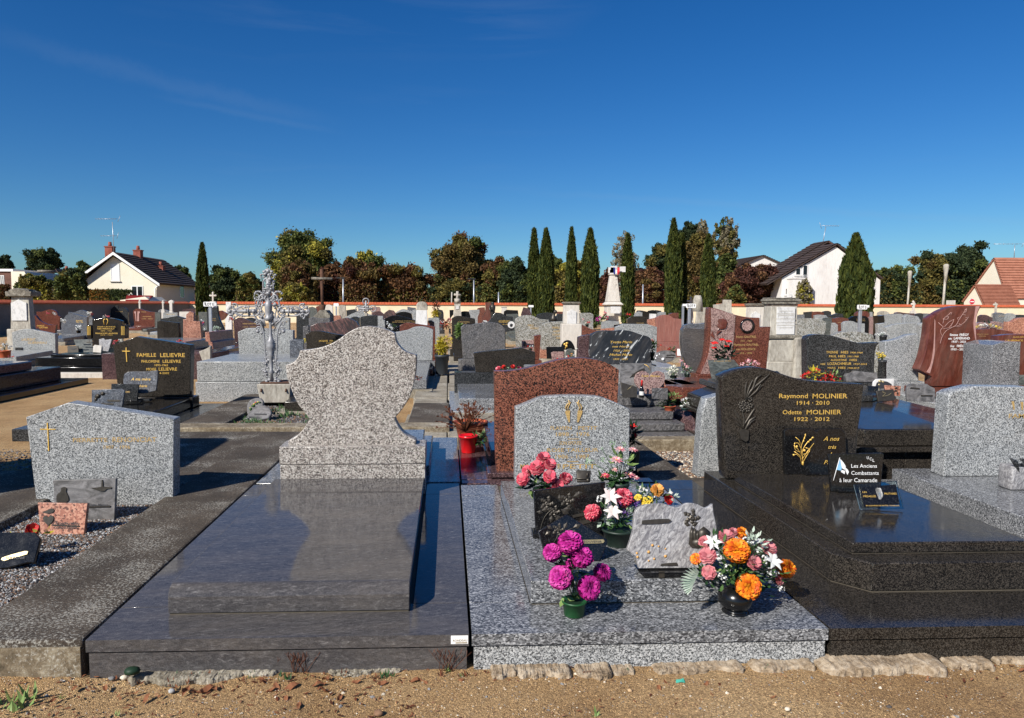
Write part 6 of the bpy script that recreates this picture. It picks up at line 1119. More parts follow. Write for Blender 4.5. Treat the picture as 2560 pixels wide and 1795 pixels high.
def bouquet(label, s, Y, heads, foliage=(), pot=None, name='flower_pot', cat='flowers', group=None, z0=None, stems=True):
    """heads: (kind, x, y, r px, colour[, dy]); foliage: (x, y, r px, count, leaf length, colour); pot: (kind, x0, x1, ytop, ybot, colour)"""
    sc_ = SHEET[s][2]; k = Y / FPX / sc_; cx = sum(h[1] for h in heads) / len(heads) if heads else pot[1]; cy = sum(h[2] for h in heads) / len(heads) if heads else pot[3]
    mid = pY(s, cx, cy, Y); base = None
    if pot:
        a, b = pY(s, pot[1], pot[4], Y), pY(s, pot[2], pot[4], Y); base = Vector(((a.x + b.x) / 2, Y, a.z if z0 is None else z0)); zt = pY(s, pot[1], pot[3], Y).z; r = (b.x - a.x) / 2
    loc = base or Vector((mid.x, Y, (pY(s, cx, max(h[2] for h in heads), Y).z) if z0 is None else z0))
    t = thing(name, label, cat, loc, group); root = Vector((loc.x, Y, zt if pot else loc.z))
    if pot:
        kind, mt = pot[0], pot[5]; h = zt - base.z
        if kind == 'round':
            R = r; prof = [(R * .70,0),(R * .76, h * .04),(R * .66, h * .07)] + [(R * math.cos(a), h * .51 + h * .46 * math.sin(a)) for a in [-1.0 + 2.15 * i / 14 for i in range(15)]] + [(R * .36, h * .96),(R * .42, h)]
            MB().lathe(prof, base, 36).build('vase', mt, t)
        else:
            f = pot[6] if len(pot) > 6 else .82
            MB().lathe([(r * f, 0),(r * f * 1.02, h * .02),(r * .97, h * .86),(r * 1.06, h * .87),(r * 1.08, h),(r * .98, h),(r * .95, h * .9),(0, h * .88)], base, 28, cap=False).build('pot', mt, t)
            MB().lathe([(r * .96, h * .89),(.0, h * .90)], base, 16, cap=False).build('soil', 'f_darkleaf', t)
    sm = MB()
    for i, hd in enumerate(heads):
        kind, x, y, rp, col = hd[:5]; dy = hd[5] if len(hd) > 5 else 0; R = rp * k; c = pY(s, x, y, Y + dy)
        jit = random.Random(i * 31 + int(x)); R *= jit.uniform(.92,1.08); off = c - (mid if not pot else Vector((root.x, Y, (root.z + mid.z) / 2))); ax = (VIEW * 1.0 + off.normalized() * .8 + Vector((jit.uniform(-.3,.3), jit.uniform(-.3,.1), jit.uniform(-.3,.3)))).normalized() if off.length > 1e-3 else VIEW
        m = MB()
        if kind == 'mum': pompon(m, c, R, ax, 165, i, .27)
        elif kind == 'mumS': pompon(m, c, R, ax, 60, i, .4)
        elif kind == 'rose': roseh(m, c, R, ax, i)
        elif kind == 'peony': roseh(m, c, R * 1.05, ax, i, 7)
        elif kind == 'lily': lily(m, c, R, (VIEW + off * 2).normalized(),6, i, .42)
        elif kind == 'wlily': lily(m, c, R, (Vector((0,-.35,1)) + off).normalized(),9, i, .34)
        elif kind == 'cluster': cluster(m, c, R, ax, 26, i)
        elif kind == 'tiny': cluster(m, c, R, ax, 12, i, .32)
        elif kind == 'calla': lily(m, c, R, (Vector((0,-.3,1)) + off).normalized(),4, i, .9)
        m.build('flower_head', 'f_' + col, t)
        if kind == 'wlily': MB().blob(tuple(c + VIEW * R * .1), R * .22, i).build('flower_centre', 'f_apricot', t)
        if stems: sm.tube([root, (root + c) / 2 + Vector((0,0, R * .4)), c - ax * R * .4], .0022,4)
    if stems and heads: sm.build('stems', 'f_leaf', t)
    by = {}
    for i, (x, y, rp, n, L_, col) in enumerate(foliage):
        m = by.setdefault(col, MB()); leaves(m, pY(s, x, y, Y + .01), rp * k, n, L_, L_ * .38, i * 13 + n)
    for col, m in by.items(): tag(m.build('leaves', 'f_' + col, t), kind='stuff')
    return t
MAT['pot_green'] = plain('green_plastic', (.012,.075,.022),.45,0,.06); MAT['pot_dark'] = plain('dark_green_plastic', (.015,.03,.022),.5,0,.1); MAT['vase_black'] = plain('satin_black_vase', (.006,.006,.006),.22,0,.05)
MAT['pot_red'] = plain('red_plastic_pot', (.62,.008,.012),.25,0,.04); MAT['terracotta'] = plain('terracotta', (.45,.10,.04),.6,0,.15, bs=.2); MAT['pot_teal'] = plain('grey_teal_plastic', (.06,.12,.12),.5,0,.1); MAT['pot_anthracite'] = plain('anthracite_plastic', (.03,.035,.04),.5,0,.1)

bouquet('green pot with seven big magenta chrysanthemum balls on the front border of the grey tomb', 'T', 2.93, [('mum', 600,900,98, 'magenta'),('mum', 452,975,78, 'magenta', .03),('mum', 690,1012,92, 'magenta', -.02),('mum', 520,1175,102, 'magenta', -.05),('mum', 745,1252,100, 'magenta', -.05),('mum', 850,1132,78, 'magenta', .02),('mumS', 600,1070,50, 'magenta', .04)],
        [(620,1100,130,26,.05, 'darkleaf'),(640,1120,120,8,.045, 'paleleaf'),(560,1320,60,6,.05, 'lightleaf'),(680,1350,50,5,.045, 'lightleaf'),(520,990,30,3,.04, 'lightleaf')], ('taper', 532,722,1352,1525, 'pot_green'), z0=.152)
hd = [('mum', 1165,962,102, 'orange', -.03),('mum', 1255,1242,106, 'orange', -.08),('mum', 1555,1102,78, 'orange', .03),('mumS', 1205,818,52, 'orange', .08),('mumS', 838,1022,52, 'orange'),
      ('rose', 930,992,70, 'rosepink', -.02),('rose', 1078,842,76, 'rosepink', .04),('rose', 915,885,58, 'rosepink', .05),('rose', 1305,1046,62, 'rosepink', -.06),('rose', 1425,935,68, 'rosepink', .02),('rose', 940,1128,60, 'rosepink', -.05),('rose', 1140,800,42, 'rosepink', .08),('rose', 1505,1188,52, 'rosepink', .02),
      ('lily', 972,888,85, 'white', -.01),('lily', 1460,1040,85, 'white', -.02),('lily', 1345,880,40, 'white', .03)] + \
     [('tiny', x, y, 30, 'white', dy) for x, y, dy in ((1180,880,.0),(1240,870,.02),(1150,850,.04),(1020,1010,-.04),(1045,1030,-.04),(1400,1050,-.03),(1420,1110,-.02),(1430,1150,-.01),(1060,1180,-.05),(1035,1150,-.05),(1290,890,.02),(1520,1260,.0),(1330,960,0),(1390,1010,-.02),(1090,1090,-.05),(1480,1140,0))]
bouquet('black ball vase with orange mums, pink roses and white lilies', 'U', 2.93, hd,
        [(1150,1060,250,120,.035, 'leaf'),(1200,1080,200,60,.04, 'lightleaf'),(1400,1130,150,50,.03, 'leaf'),(920,1160,120,40,.03, 'leaf'),(1330,1250,120,22,.03, 'darkleaf'),(1000,940,150,40,.03, 'leaf'),(1300,900,140,50,.028, 'paleleaf'),(1180,1150,180,60,.035, 'darkleaf')], ('round', 1013,1283,1225,1533, 'vase_black'), z0=.152, cat='flowers')
o = [x for x in bpy.data.objects if x.get('label', '').startswith('black ball vase')][0]; m = MB()
for k in range(13):
    an = math.radians(125 + k * 9.5); p0 = pY('U', 860,1130,2.86) + Vector((-.0 - k * .002,0,-.004 * k)); d = Vector((math.cos(an),-.25, math.sin(an) * .9)); petal(m, p0, d.normalized(), Vector((0,-.6,.8)),.078 - abs(k - 6) * .004,.013,.2,.1)
m.build('palm_leaf', 'f_paleleaf', o)
bouquet('bunch of coral pink peonies behind the large rose plaque', 'T', 3.95, [('peony', 385,212,62, 'coral', .05),('peony', 330,285,66, 'coral'),('peony', 437,262,62, 'coral'),('peony', 215,378,62, 'coral', -.03),('peony', 252,312,52, 'coral', .02),('peony', 435,355,66, 'coral', -.04),('peony', 560,372,58, 'coral'),('peony', 498,425,56, 'coral', -.03),('mumS', 590,375,30, 'coral')],
        [(330,400,110,40,.06, 'darkleaf'),(440,430,80,20,.05, 'darkleaf'),(280,460,40,5,.05, 'lightleaf')], ('taper', 300,470,455,760, 'pot_dark', .8), z0=.258)
bouquet('tall spray of pink water lilies and green allium balls before the grey headstone', 'M', 4.15, [('wlily', 1615,1308,58, 'waterlily'),('wlily', 1730,1312,54, 'waterlily'),('wlily', 1582,1405,66, 'waterlily', -.05),('wlily', 1690,1535,66, 'waterlily'),('wlily', 1480,1545,56, 'coral'),('wlily', 1570,1490,40, 'waterlily'),('wlily', 1750,1560,45, 'waterlily'),
        ('cluster', 1338,1412,46, 'allium'),('cluster', 1545,1248,40, 'allium'),('cluster', 1650,1258,26, 'allium'),('cluster', 1457,1395,28, 'allium'),('cluster', 1452,1297,20, 'allium'),('tiny', 1660,1440,30, 'white'),('tiny', 1740,1470,22, 'white'),('tiny', 1620,1570,30, 'white')],
        [(1600,1560,120,50,.05, 'leaf'),(1500,1600,90,30,.05, 'leaf'),(1640,1420,90,14,.07, 'lightleaf')], ('taper', 1530,1690,1600,1740, 'pot_dark'), z0=.258)
bouquet('dark green pot with white lilies, pink chrysanthemums and purple sprigs, middle of the grey tomb', 'U', 3.5, [('lily', 150,522,85, 'palelily', -.04),('lily', 168,642,82, 'palelily', -.06),('mum', 250,535,80, 'coral'),('mum', 8,652,72, 'coral'),('cluster', 215,582,42, 'purple', -.03),('cluster', 362,582,46, 'purple'),('cluster', 272,655,40, 'purple', -.04),('tiny', 60,540,30, 'white'),('cluster', 300,620,35, 'allium', -.03),('tiny', 130,470,30, 'white')],
        [(180,680,130,60,.035, 'leaf'),(250,700,90,26,.03, 'lightleaf'),(90,700,60,16,.045, 'paleleaf'),(320,600,60,20,.03, 'leaf')], ('taper', 82,332,775,962, 'pot_dark', .78), z0=.258)
bouquet('bunch with an orange ranunculus, a red rose and yellow blooms behind the silver plaque', 'U', 3.75, [('peony', 528,466,58, 'apricot'),('mumS', 445,562,52, 'yellow'),('mumS', 372,532,34, 'yellow'),('rose', 618,540,44, 'redf'),('tiny', 425,482,38, 'white'),('tiny', 515,520,34, 'white'),('tiny', 635,492,24, 'white'),('tiny', 400,460,30, 'cream')],
        [(500,540,110,46,.035, 'leaf'),(400,480,70,26,.03, 'leaf'),(650,520,40,10,.03, 'paleleaf')], ('taper', 430,600,640,900, 'pot_dark', .8), z0=.258)
bouquet('row of pink and red tulip heads behind the wave top of the red granite headstone', 'M', 5.75, [('rose', 520,580,24, 'coral'),('rose', 570,562,20, 'redf'),('rose', 655,560,22, 'redf'),('rose', 712,577,22, 'coral'),('tiny', 610,580,18, 'allium'),('tiny', 640,585,14, 'purple'),('tiny', 690,582,14, 'lightleaf')], [(610,590,60,20,.03, 'leaf')], ('taper', 560,660,640,700, 'pot_dark'))
bouquet('bright red flower pot on the plum border left of the red headstone', 'M', 6.3, [], [(350,1210,60,60,.05, 'leaf'),(380,1180,40,20,.04, 'drygrass')], ('taper', 172,335,1175,1300, 'pot_red', .74), z0=.155)
bouquet('wide terracotta bowl with a withered reddish conifer behind the red pot', 'M', 6.95, [], [(330,1050,30,10,.05, 'deadplant')], ('taper', 130,420,1050,1185, 'terracotta', .72), z0=.14)
o = [x for x in bpy.data.objects if x.get('label', '').startswith('wide terracotta')][0]; m = MB(); rnd = random.Random(5); b0 = pY('M', 230,1150,6.75)
for k in range(46):
    d = Vector((rnd.uniform(-1,.9), rnd.uniform(-.6,.3), rnd.uniform(.1,1.2))).normalized(); q = [b0 + Vector((0,0,.02 * k / 46))]
    for j in range(4): q.append(q[-1] + (d + Vector((rnd.uniform(-.3,.3),0,.15 - .12 * j))) * rnd.uniform(.05,.085)); 
    m.tube(q, .005,3, r2=.002)
    for j in range(2,5):
        for i in range(3): petal(m, q[j], (d + Vector((rnd.uniform(-.8,.8), rnd.uniform(-.5,.5), rnd.uniform(-.5,.5)))).normalized(), Vector((0,-1,0)),.03,.008,0,.2)
tag(m.build('withered_branches', 'f_deadplant', o), kind='stuff')
bouquet('anthracite pot with a yellow leaved shrub next to the pale humped headstone', 'B4', 13.9, [], [(1470,1060,110,330,.07, 'goldleaf'),(1450,930,70,130,.05, 'goldleaf'),(1600,960,60,45,.05, 'goldleaf'),(1440,1150,90,70,.05, 'goldleaf'),(1520,900,40,20,.05, 'goldleaf'),(1350,1150,40,20,.045, 'f' and 'deadplant')], ('taper', 1345,1590,1195,1420, 'pot_anthracite', .84), z0=.13)
bouquet('terracotta pot with a leafy green plant on the marbled steps', 'R', 7.75, [], [(110,930,70,90,.035, 'leaf'),(60,960,45,40,.035, 'lightleaf'),(165,900,45,50,.035, 'lightleaf')], ('taper', 68,172,985,1082, 'terracotta', .78), z0=.31)
bouquet('grey teal pot of white daisies on the marbled steps', 'R', 7.75, [('tiny', x, y, 22, 'white') for x, y in ((240,935),(270,920),(300,950),(260,965),(290,980),(320,960),(230,990),(280,1000),(335,990))], [(275,965,60,40,.03, 'leaf')], ('taper', 220,300,1005,1080, 'pot_teal', .8), z0=.31)
bouquet('white rose ball pot below the petal shaped headstone', 'M', 8.7, [('tiny', x, y, 26, 'cream') for x, y in ((2070,575),(2100,560),(2060,610),(2095,600),(2115,625),(2075,640),(2125,590))], [(2090,610,50,24,.03, 'lightleaf')], ('taper', 2060,2125,635,665, 'pot_dark'))
bouquet('pink roses with teal leaves beside the white rose pot', 'M', 8.7, [('tiny', x, y, 22, 'waterlily') for x, y in ((2190,545),(2215,560),(2205,580),(2160,510))], [(2215,600,45,40,.035, 'paleleaf'),(2205,590,45,30,.035, 'leaf')], ('taper', 2190,2240,625,655, 'pot_dark'))
bouquet('vase of red calla lilies in front of the rose headstone', 'R', 9.0, [('calla', 525,425,38, 'redf'),('calla', 520,465,28, 'redf'),('calla', 592,395,34, 'redf'),('calla', 650,410,38, 'redf'),('calla', 632,450,30, 'redf')], [(640,520,80,40,.09, 'darkleaf'),(560,510,50,24,.08, 'darkleaf'),(690,480,35,8,.07, 'darkleaf')], ('taper', 560,650,560,640, 'pot_dark'))
bouquet('pink and white lilies behind the wave of the MOLINIER headstone', 'R', 8.4, [('tiny', x, y, 30, 'waterlily') for x, y in ((775,615),(830,580),(880,600),(905,610),(820,605))] + [('tiny', 850,620,28, 'white'),('tiny', 800,635,22, 'cream')], [(840,625,60,26,.03, 'leaf')], ('taper', 800,880,640,700, 'pot_dark'))
bouquet('trough of red begonias before the HIES headstone', 'R', 7.7, [('tiny', x, y, 30, 'redf') for x, y in ((1345,705),(1370,690),(1325,715),(1445,665),(1500,720),(1530,730),(1560,755),(1590,735),(1620,760),(1640,745),(1475,745),(1600,765),(1530,760),(1550,715))], [(1420,700,60,40,.06, 'goldleaf'),(1560,735,80,50,.05, 'deadplant'),(1590,720,60,30,.05, 'lightleaf')], ('taper', 1400,1600,790,850, 'pot_dark'))
bouquet('yellow chrysanthemums in a slender dark vase right of the HIES headstone', 'B7', 8.9, [('tiny', x, y, 40, 'yellow') for x, y in ((1830,1030),(1870,1060),(1900,1040),(1930,1070),(1840,1080),(1890,1095),(1945,1080))], [(1860,1100,50,30,.03, 'darkleaf')], ('taper', 1830,1960,1150,1480, 'charcoal', 1.1))
bouquet('white flowers in a grey vase behind the HIES headstone', 'B7', 10.9, [('tiny', x, y, 35, 'white') for x, y in ((1800,690),(1840,700),(1880,680),(1940,665))], [(1860,700,40,10,.03, 'paleleaf')], ('taper', 1850,1970,700,1000, 'charcoal', .75))
bouquet('red dahlia ball on a black stand beside the red bird stone', 'B8', 10.2, [('mumS', 1480,1300,45, 'redf')], [(1480,1330,30,8,.03, 'darkleaf')], ('taper', 1440,1540,1350,1420, 'black', 1.2))
bouquet('trough of yellow, white and blue winter blooms on the wide brown tomb', 'B8', 16, [('tiny', x, y, 34, c) for x, y, c in ((1460,695, 'yellow'),(1520,665, 'cream'),(1580,655, 'white'),(1620,670, 'white'),(1680,665, 'yellow'),(1740,680, 'cream'),(1800,690, 'yellow'),(1860,715, 'yellow'),(1640,690, 'purple'))], [(1660,700,180,40,.06, 'darkleaf')], ('taper', 1560,1780,720,760, 'redfine'))
bouquet('purple and pink heather bushes at the foot of the flagged obelisk', 'B5', 27, [('tiny', x, y, 45, c) for x, y, c in ((2100,550, 'magenta'),(2150,530, 'magenta'),(2230,500, 'coral'),(2240,450, 'coral'),(2280,540, 'coral'),(2200,560, 'goldleaf'),(2120,590, 'magenta'))], [(2180,570,100,60,.15, 'leaf')], ('taper', 2120,2240,600,660, 'pot_dark'))
bouquet('small red flower bunch before the plain clipped headstone, right of the niche pedestal', 'B5', 21, [('tiny', x, y, 24, c) for x, y, c in ((1930,620, 'redf'),(1960,615, 'redf'),(1900,635, 'cream'),(1850,560, 'waterlily'))], [(1920,640,40,14,.05, 'leaf')], ('taper', 1890,1950,650,700, 'pot_dark'))
bouquet('red and white rosebuds lying on the red granite wave top tomb behind', 'B5', 9.6, [('tiny', x, y, 30, c) for x, y, c in ((1385,1270, 'redf'),(1480,1265, 'redf'),(1550,1240, 'white'),(1590,1225, 'redf'),(1640,1190, 'apricot'),(1690,1210, 'white'),(1730,1090, 'cream'))], [(1600,1250,90,30,.03, 'leaf')], ('taper', 1520,1640,1290,1350, 'pot_dark'))
bouquet('small white and red flowers beside the pink and black plaque pair', 'B5', 13.6, [('tiny', x, y, 26, c) for x, y, c in ((860,1045, 'redf'),(900,1050, 'white'),(945,1050, 'white'),(920,1070, 'redf'))], [(900,1060,50,10,.04, 'leaf')], ('taper', 870,940,1080,1120, 'pot_dark'))
bouquet('flowering climber with red blooms at the right edge of the white veined headstone', 'B6', 10.5, [('tiny', x, y, 24, 'redf') for x, y in ((930,930),(1090,1025),(960,960))], [(960,1010,70,90,.045, 'leaf'),(930,1100,50,40,.04, 'darkleaf')], ('taper', 900,980,1150,1300, 'pot_dark'))
bouquet('low planter of red and green flowers under the red striped headstone', 'B6', 16, [('tiny', x, y, 22, 'redf') for x, y in ((1240,1085),(1220,1100),(1260,1095))], [(1300,1105,60,60,.05, 'leaf')], ('taper', 1230,1360,1130,1180, 'pot_dark'))
bouquet('wicker pot and white blossoms before the pale stone at the left edge', 'B1', 14.2, [('tiny', x, y, 34, 'white') for x, y in ((60,1020),(100,1010),(40,1090),(90,1040),(160,1070),(30,1000),(190,1050))], [(110,1050,80,30,.04, 'darkleaf')], ('taper', 0,190,1120,1250, 'terracotta', .9))
bouquet('two small red and pink blooms beside the wicker pot', 'B1', 14.0, [('tiny', x, y, 24, c) for x, y, c in ((160,1230, 'coral'),(230,1230, 'redf'))], [(190,1250,40,12,.03, 'leaf')], None)
bouquet('pink artificial blooms on top of the pillared black headstone', 'B1', 18.2, [('tiny', x, y, 28, c) for x, y, c in ((1900,500, 'waterlily'),(1940,510, 'coral'),(1870,520, 'white'))], [(1900,520,50,12,.05, 'leaf')], None)
bouquet('pink and white flowers right of the open stone book plaque', 'B1', 14.9, [('tiny', x, y, 30, c) for x, y, c in ((2060,960, 'coral'),(2100,945, 'redf'),(2150,940, 'white'),(2180,935, 'cream'),(2040,985, 'coral'))], [(2080,970,50,14,.04, 'leaf')], None)
bouquet('white porcelain style flowers in a black bowl left of the pillared headstone', 'B1', 16.4, [('tiny', x, y, 34, 'white') for x, y in ((1380,690),(1430,680),(1410,720),(1380,730),(1440,710))], [(1410,740,40,10,.04, 'darkleaf')], ('taper', 1370,1450,760,810, 'black'))
bouquet('white and red bunch on a white box behind the rough blue rock stone', 'B1', 30, [('tiny', x, y, 34, c) for x, y, c in ((1580,450, 'white'),(1620,440, 'cream'),(1600,480, 'white'),(1640,460, 'redf'))], [(1610,470,50,14,.08, 'darkleaf')], ('taper', 1560,1640,500,520, 'marble'))
bouquet('white orchids on the far tomb right of the humped red brown headstone', 'B1', 24, [('tiny', x, y, 36, 'white') for x, y in ((1110,570),(1150,580),(1160,600))], [(1140,590,40,8,.06, 'leaf')], None)
bouquet('pink and white bunch on the wide humped red brown headstone', 'B1', 34, [('tiny', x, y, 26, c) for x, y, c in ((850,445, 'coral'),(880,450, 'coral'),(970,450, 'white'),(990,465, 'white'))], [(900,460,60,10,.08, 'leaf')], None)
bouquet('red flowers on the high grey ledger behind the LELIEVRE headstone', 'B2', 15.3, [('tiny', x, y, 30, c) for x, y, c in ((930,940, 'redf'),(900,960, 'coral'),(1000,970, 'coral'),(1020,985, 'white'))], [(950,970,60,14,.04, 'leaf')], None)
bouquet('white and blue wreath hanging before the sail shaped dark stone', 'B2', 19.5, [('tiny', x, y, 34, c) for x, y, c in ((1325,590, 'white'),(1340,620, 'coral'),(1330,680, 'white'),(1380,730, 'white'),(1350,650, 'purple'))], [(1340,650,60,16,.06, 'darkleaf')], None)
bouquet('grey ball vase and pale blooms at the foot of the sail shaped dark stone', 'B2', 19.5, [('tiny', x, y, 34, 'paleleaf') for x, y in ((1540,720),(1580,700),(1640,720),(1510,735))], [(1580,730,70,20,.06, 'paleleaf')], ('round', 1540,1620,740,830, 'steel'))
bouquet('dark red blooms behind the mauve headstone', 'B2', 26, [('tiny', x, y, 34, 'redf') for x, y in ((1840,545),(1870,560))], [(1850,570,40,10,.08, 'darkleaf')], None)
bouquet('white ribbon bouquet before the black headstone with the white heart', 'B4', 15.6, [('tiny', x, y, 36, 'white') for x, y in ((520,690),(560,710),(540,670),(580,720),(490,625))], [(560,740,50,8,.04, 'darkleaf')], ('round', 640,720,680,740, 'black'))
bouquet('yellow flowering bush beyond the marble stele', 'B4', 30, [], [(1350,470,60,120,.14, 'goldleaf'),(1360,350,60,50,.12, 'deadplant'),(1360,300,90,40,.12, 'deadplant')], ('taper', 1320,1400,530,560, 'pot_dark'))
bouquet('thin bright green cypress shoot left of the rough veined slab', 'B4', 15.6, [], [(1785,680,26,50,.10, 'lightleaf'),(1780,750,30,70,.10, 'lightleaf'),(1775,830,32,80,.10, 'lightleaf')], ('taper', 1745,1800,890,930, 'pot_dark'))
bouquet('white dahlias on a dark grave in the alley between the far tombs', 'B4', 24, [('tiny', x, y, 36, c) for x, y, c in ((1450,600, 'white'),(1480,610, 'white'),(1600,570, 'waterlily'),(1625,575, 'coral'))], [(1540,640,90,60,.12, 'deadplant'),(1500,670,60,30,.1, 'redf')], ('taper', 1440,1500,650,760, 'steel'))
bouquet('white ceramic flowers right of the tall red column', 'B4', 19, [('tiny', x, y, 32, 'white') for x, y in ((2220,605),(2250,600),(2270,615))], [(2240,620,40,8,.05, 'darkleaf')], None)
bouquet('yellow bloom beside the low black JACQUES FOUCHER headstone', 'B3', 12, [('tiny', 1165,1500,30, 'yellow')], [(1160,1540,34,16,.05, 'goldleaf')], None)
bouquet('dark foliage pot beneath the pale humped stone by the shield', 'K', 10.9, [('tiny', 1738,510,16, 'cream'),('tiny', 1745,535,14, 'waterlily')], [(1740,520,22,24,.05, 'deadplant')], None)
bouquet('red flowers below the plain headstones left of the obelisk', 'A4', 27, [('tiny', x, y, 20, c) for x, y, c in ((300,1085, 'redf'),(330,1090, 'redf'),(60,1090, 'coral'))], [(310,1095,40,14,.12, 'darkleaf')], None)
bouquet('red silk flowers on the black clipped plaque at the left edge', 'F', 3.95, [('rose', 215,375,45, 'redf'),('rose', 5,440,40, 'redf'),('tiny', 60,430,30, 'yellow'),('tiny', 95,465,34, 'cream'),('tiny', 30,460,26, 'waterlily')], [(270,400,40,10,.05, 'goldleaf'),(90,460,50,12,.04, 'goldleaf'),(20,490,50,24,.04, 'darkleaf')], None, z0=.1)
bouquet('dark red arum leaves at the right edge of the grey headstone', 'M', 5.15, [('lily', 1730,1100,45, 'redf'),('lily', 1740,1180,40, 'redf')], [(1725,1140,60,40,.06, 'darkleaf'),(1735,1220,40,20,.06, 'darkleaf')], ('taper', 1710,1790,1320,1420, 'pot_dark'))
# bottle
b0 = pZ('M', 1808,838,.44); h = pY('M', 1808,683, b0.y).z - .44
t = thing('bottle', 'dark champagne bottle with a red foil neck on the marbled tomb', 'bottle', b0)
MB().lathe([(h * .135,0),(h * .14, h * .03),(h * .14, h * .42),(h * .10, h * .55),(h * .055, h * .68)], b0,16).build('bottle_body', 'black', t); MB().lathe([(h * .056, h * .68),(h * .05, h * .9),(h * .055, h * .92),(h * .05, h)], b0,14).build('foil_neck', 'f_redf', t); MB().lathe([(h * .143, h * .14),(h * .143, h * .36)], b0,16, cap=False).build('paper_label', 'marble', t)
# dark lantern with metal leaves on the right edge tomb
b0 = pZ('Q', 1555,1500,.262); t = thing('flower_holder', 'dark stone vase with bare bronze leaves on the speckled tomb at the right edge', 'vase', b0)
MB().box(b0.x - .055, b0.x + .07, b0.y - .02, b0.y + .1,.263,.42).build('vase', 'silver', t, .01)
m = MB()
for pts in ([(1500,1255),(1545,1290),(1570,1360)], [(1550,1310),(1620,1300),(1680,1340)], [(1570,1260),(1640,1280),(1660,1320)], [(1610,1240),(1650,1260),(1640,1330)]): blade(m, pts, .02, b0.y - .02,.008, 'Q')
m.build('bronze_leaves', 'charcoal', t)
# teardrop stones lying on the overgrown grave
plaque('upright teardrop stone with a painted posy behind the flat one', 'K', [(205,850),(205,770),(225,725),(270,700),(330,698),(356,730),(352,800),(340,850)], (270,850),.12, 'slate', .05,14, smooth=True, bev=.015, name='memorial_stone', cat='memorial stone', rel=[('leaves', 'f_leaf', 'blob', [(240,800,.016,1,1.5),(262,770,.02,1.4,1),(290,748,.018,1,1),(320,740,.016,1.3,.8)]),('blooms', 'f_redf', 'blob', [(285,742,.014,1,1),(255,765,.012,1,1)]),('pale_blooms', 'f_yellow', 'blob', [(270,755,.012,1,1),(238,790,.012,1,1),(305,735,.01,1,1)])])
plaque('flat teardrop stone with a dark strip lying on the overgrown grave below the planter', 'K', [(182,892),(222,832),(300,775),(370,760),(418,788),(425,840),(398,882),(300,900)], (300,900),.11, 'slate', .05,40, smooth=True, bev=.015, name='memorial_stone', cat='memorial stone', rel=[('strip', 'ink', 'poly', [[(272,850),(275,840),(382,842),(380,852)]]),('lower_strip', 'ink', 'poly', [[(225,878),(228,868),(325,876),(322,885)]])])

# ------------------------------------------------------------------ signs
def sign(label, s, x0, x1, yt, yb, px_, pyb, Y, txt=None, tx=None, back=None, pw=.03):
    a, b = pY(s, x0, yb, Y), pY(s, x1, yt, Y); t = thing('block_sign', label, 'sign', (pY(s, px_, pyb, Y).x, Y, 0)); p = pY(s, px_, yb, Y)
    r = (b.z - a.z) * .2
    pts = [(a.x, a.z + r),(a.x, b.z - r),(a.x + r * .3, b.z - r * .3),(a.x + r, b.z),(b.x - r, b.z),(b.x - r * .3, b.z - r * .3),(b.x, b.z - r),(b.x, a.z + r),(b.x - r * .3, a.z + r * .3),(b.x - r, a.z),(a.x + r, a.z),(a.x + r * .3, a.z + r * .3)]
    MB().prism(pts, Y - .02, Y).build('sign_board', 'white_plastic', t); MB().box(p.x - pw, p.x + pw, Y + .002, Y + .06,0, b.z - .02).build('post', 'galv', t, .004)
    if txt:
        m = MB(); letter(m, txt, a.x + (b.x - a.x) * tx[0], a.x + (b.x - a.x) * tx[1], a.z + (b.z - a.z) * .2, a.z + (b.z - a.z) * .78, Y - .022,0,.03); m.build('lettering', 'ink', t)
    if back:
        x0, x1, y0, y1, q = back; c, d = pY(s, x0, y1, Y + q), pY(s, x1, y0, Y + q); MB().box(c.x, d.x, Y + q, Y + q + .02, c.z, d.z).build('rear_board', 'white_plastic', t)
        if q > .2: e = pY(s, x0 + 12, y1, Y + q); MB().box(e.x - .025, e.x + .025, Y + q + .021, Y + q + .06,0, d.z - .02).build('rear_post', 'galv', t)
sign('white sign on a grey post reading ILOT E, beside the left cypress', 'B2', 1358,1560,248,330,1468,800,15.5, 'ÎLOT E', (.1,.92),(1500,1585,262,350,.12))
sign('white sign on a grey post reading ILOT F, left of the petal shaped headstone', 'B6', 1540,1718,280,358,1612,640,17, 'ÎLOT F', (.12,.9),(1486,1600,285,325,.9))
sign('white sign on a grey post reading ILOT G, before the broad cypress', 'B7', 1452,1630,158,240,1525,640,15.5, 'ÎLOT G', (.12,.9),(1600,1675,165,205,.15))
sign('small blank white sign on a thin post before the twin cypresses', 'B5', 868,960,308,345,912,470,34, None, None, None, .03)
sign('small blank white sign between the two old steles right of the rusty cross', 'B3', 1680,1770,848,905,1725,1060,28, None)

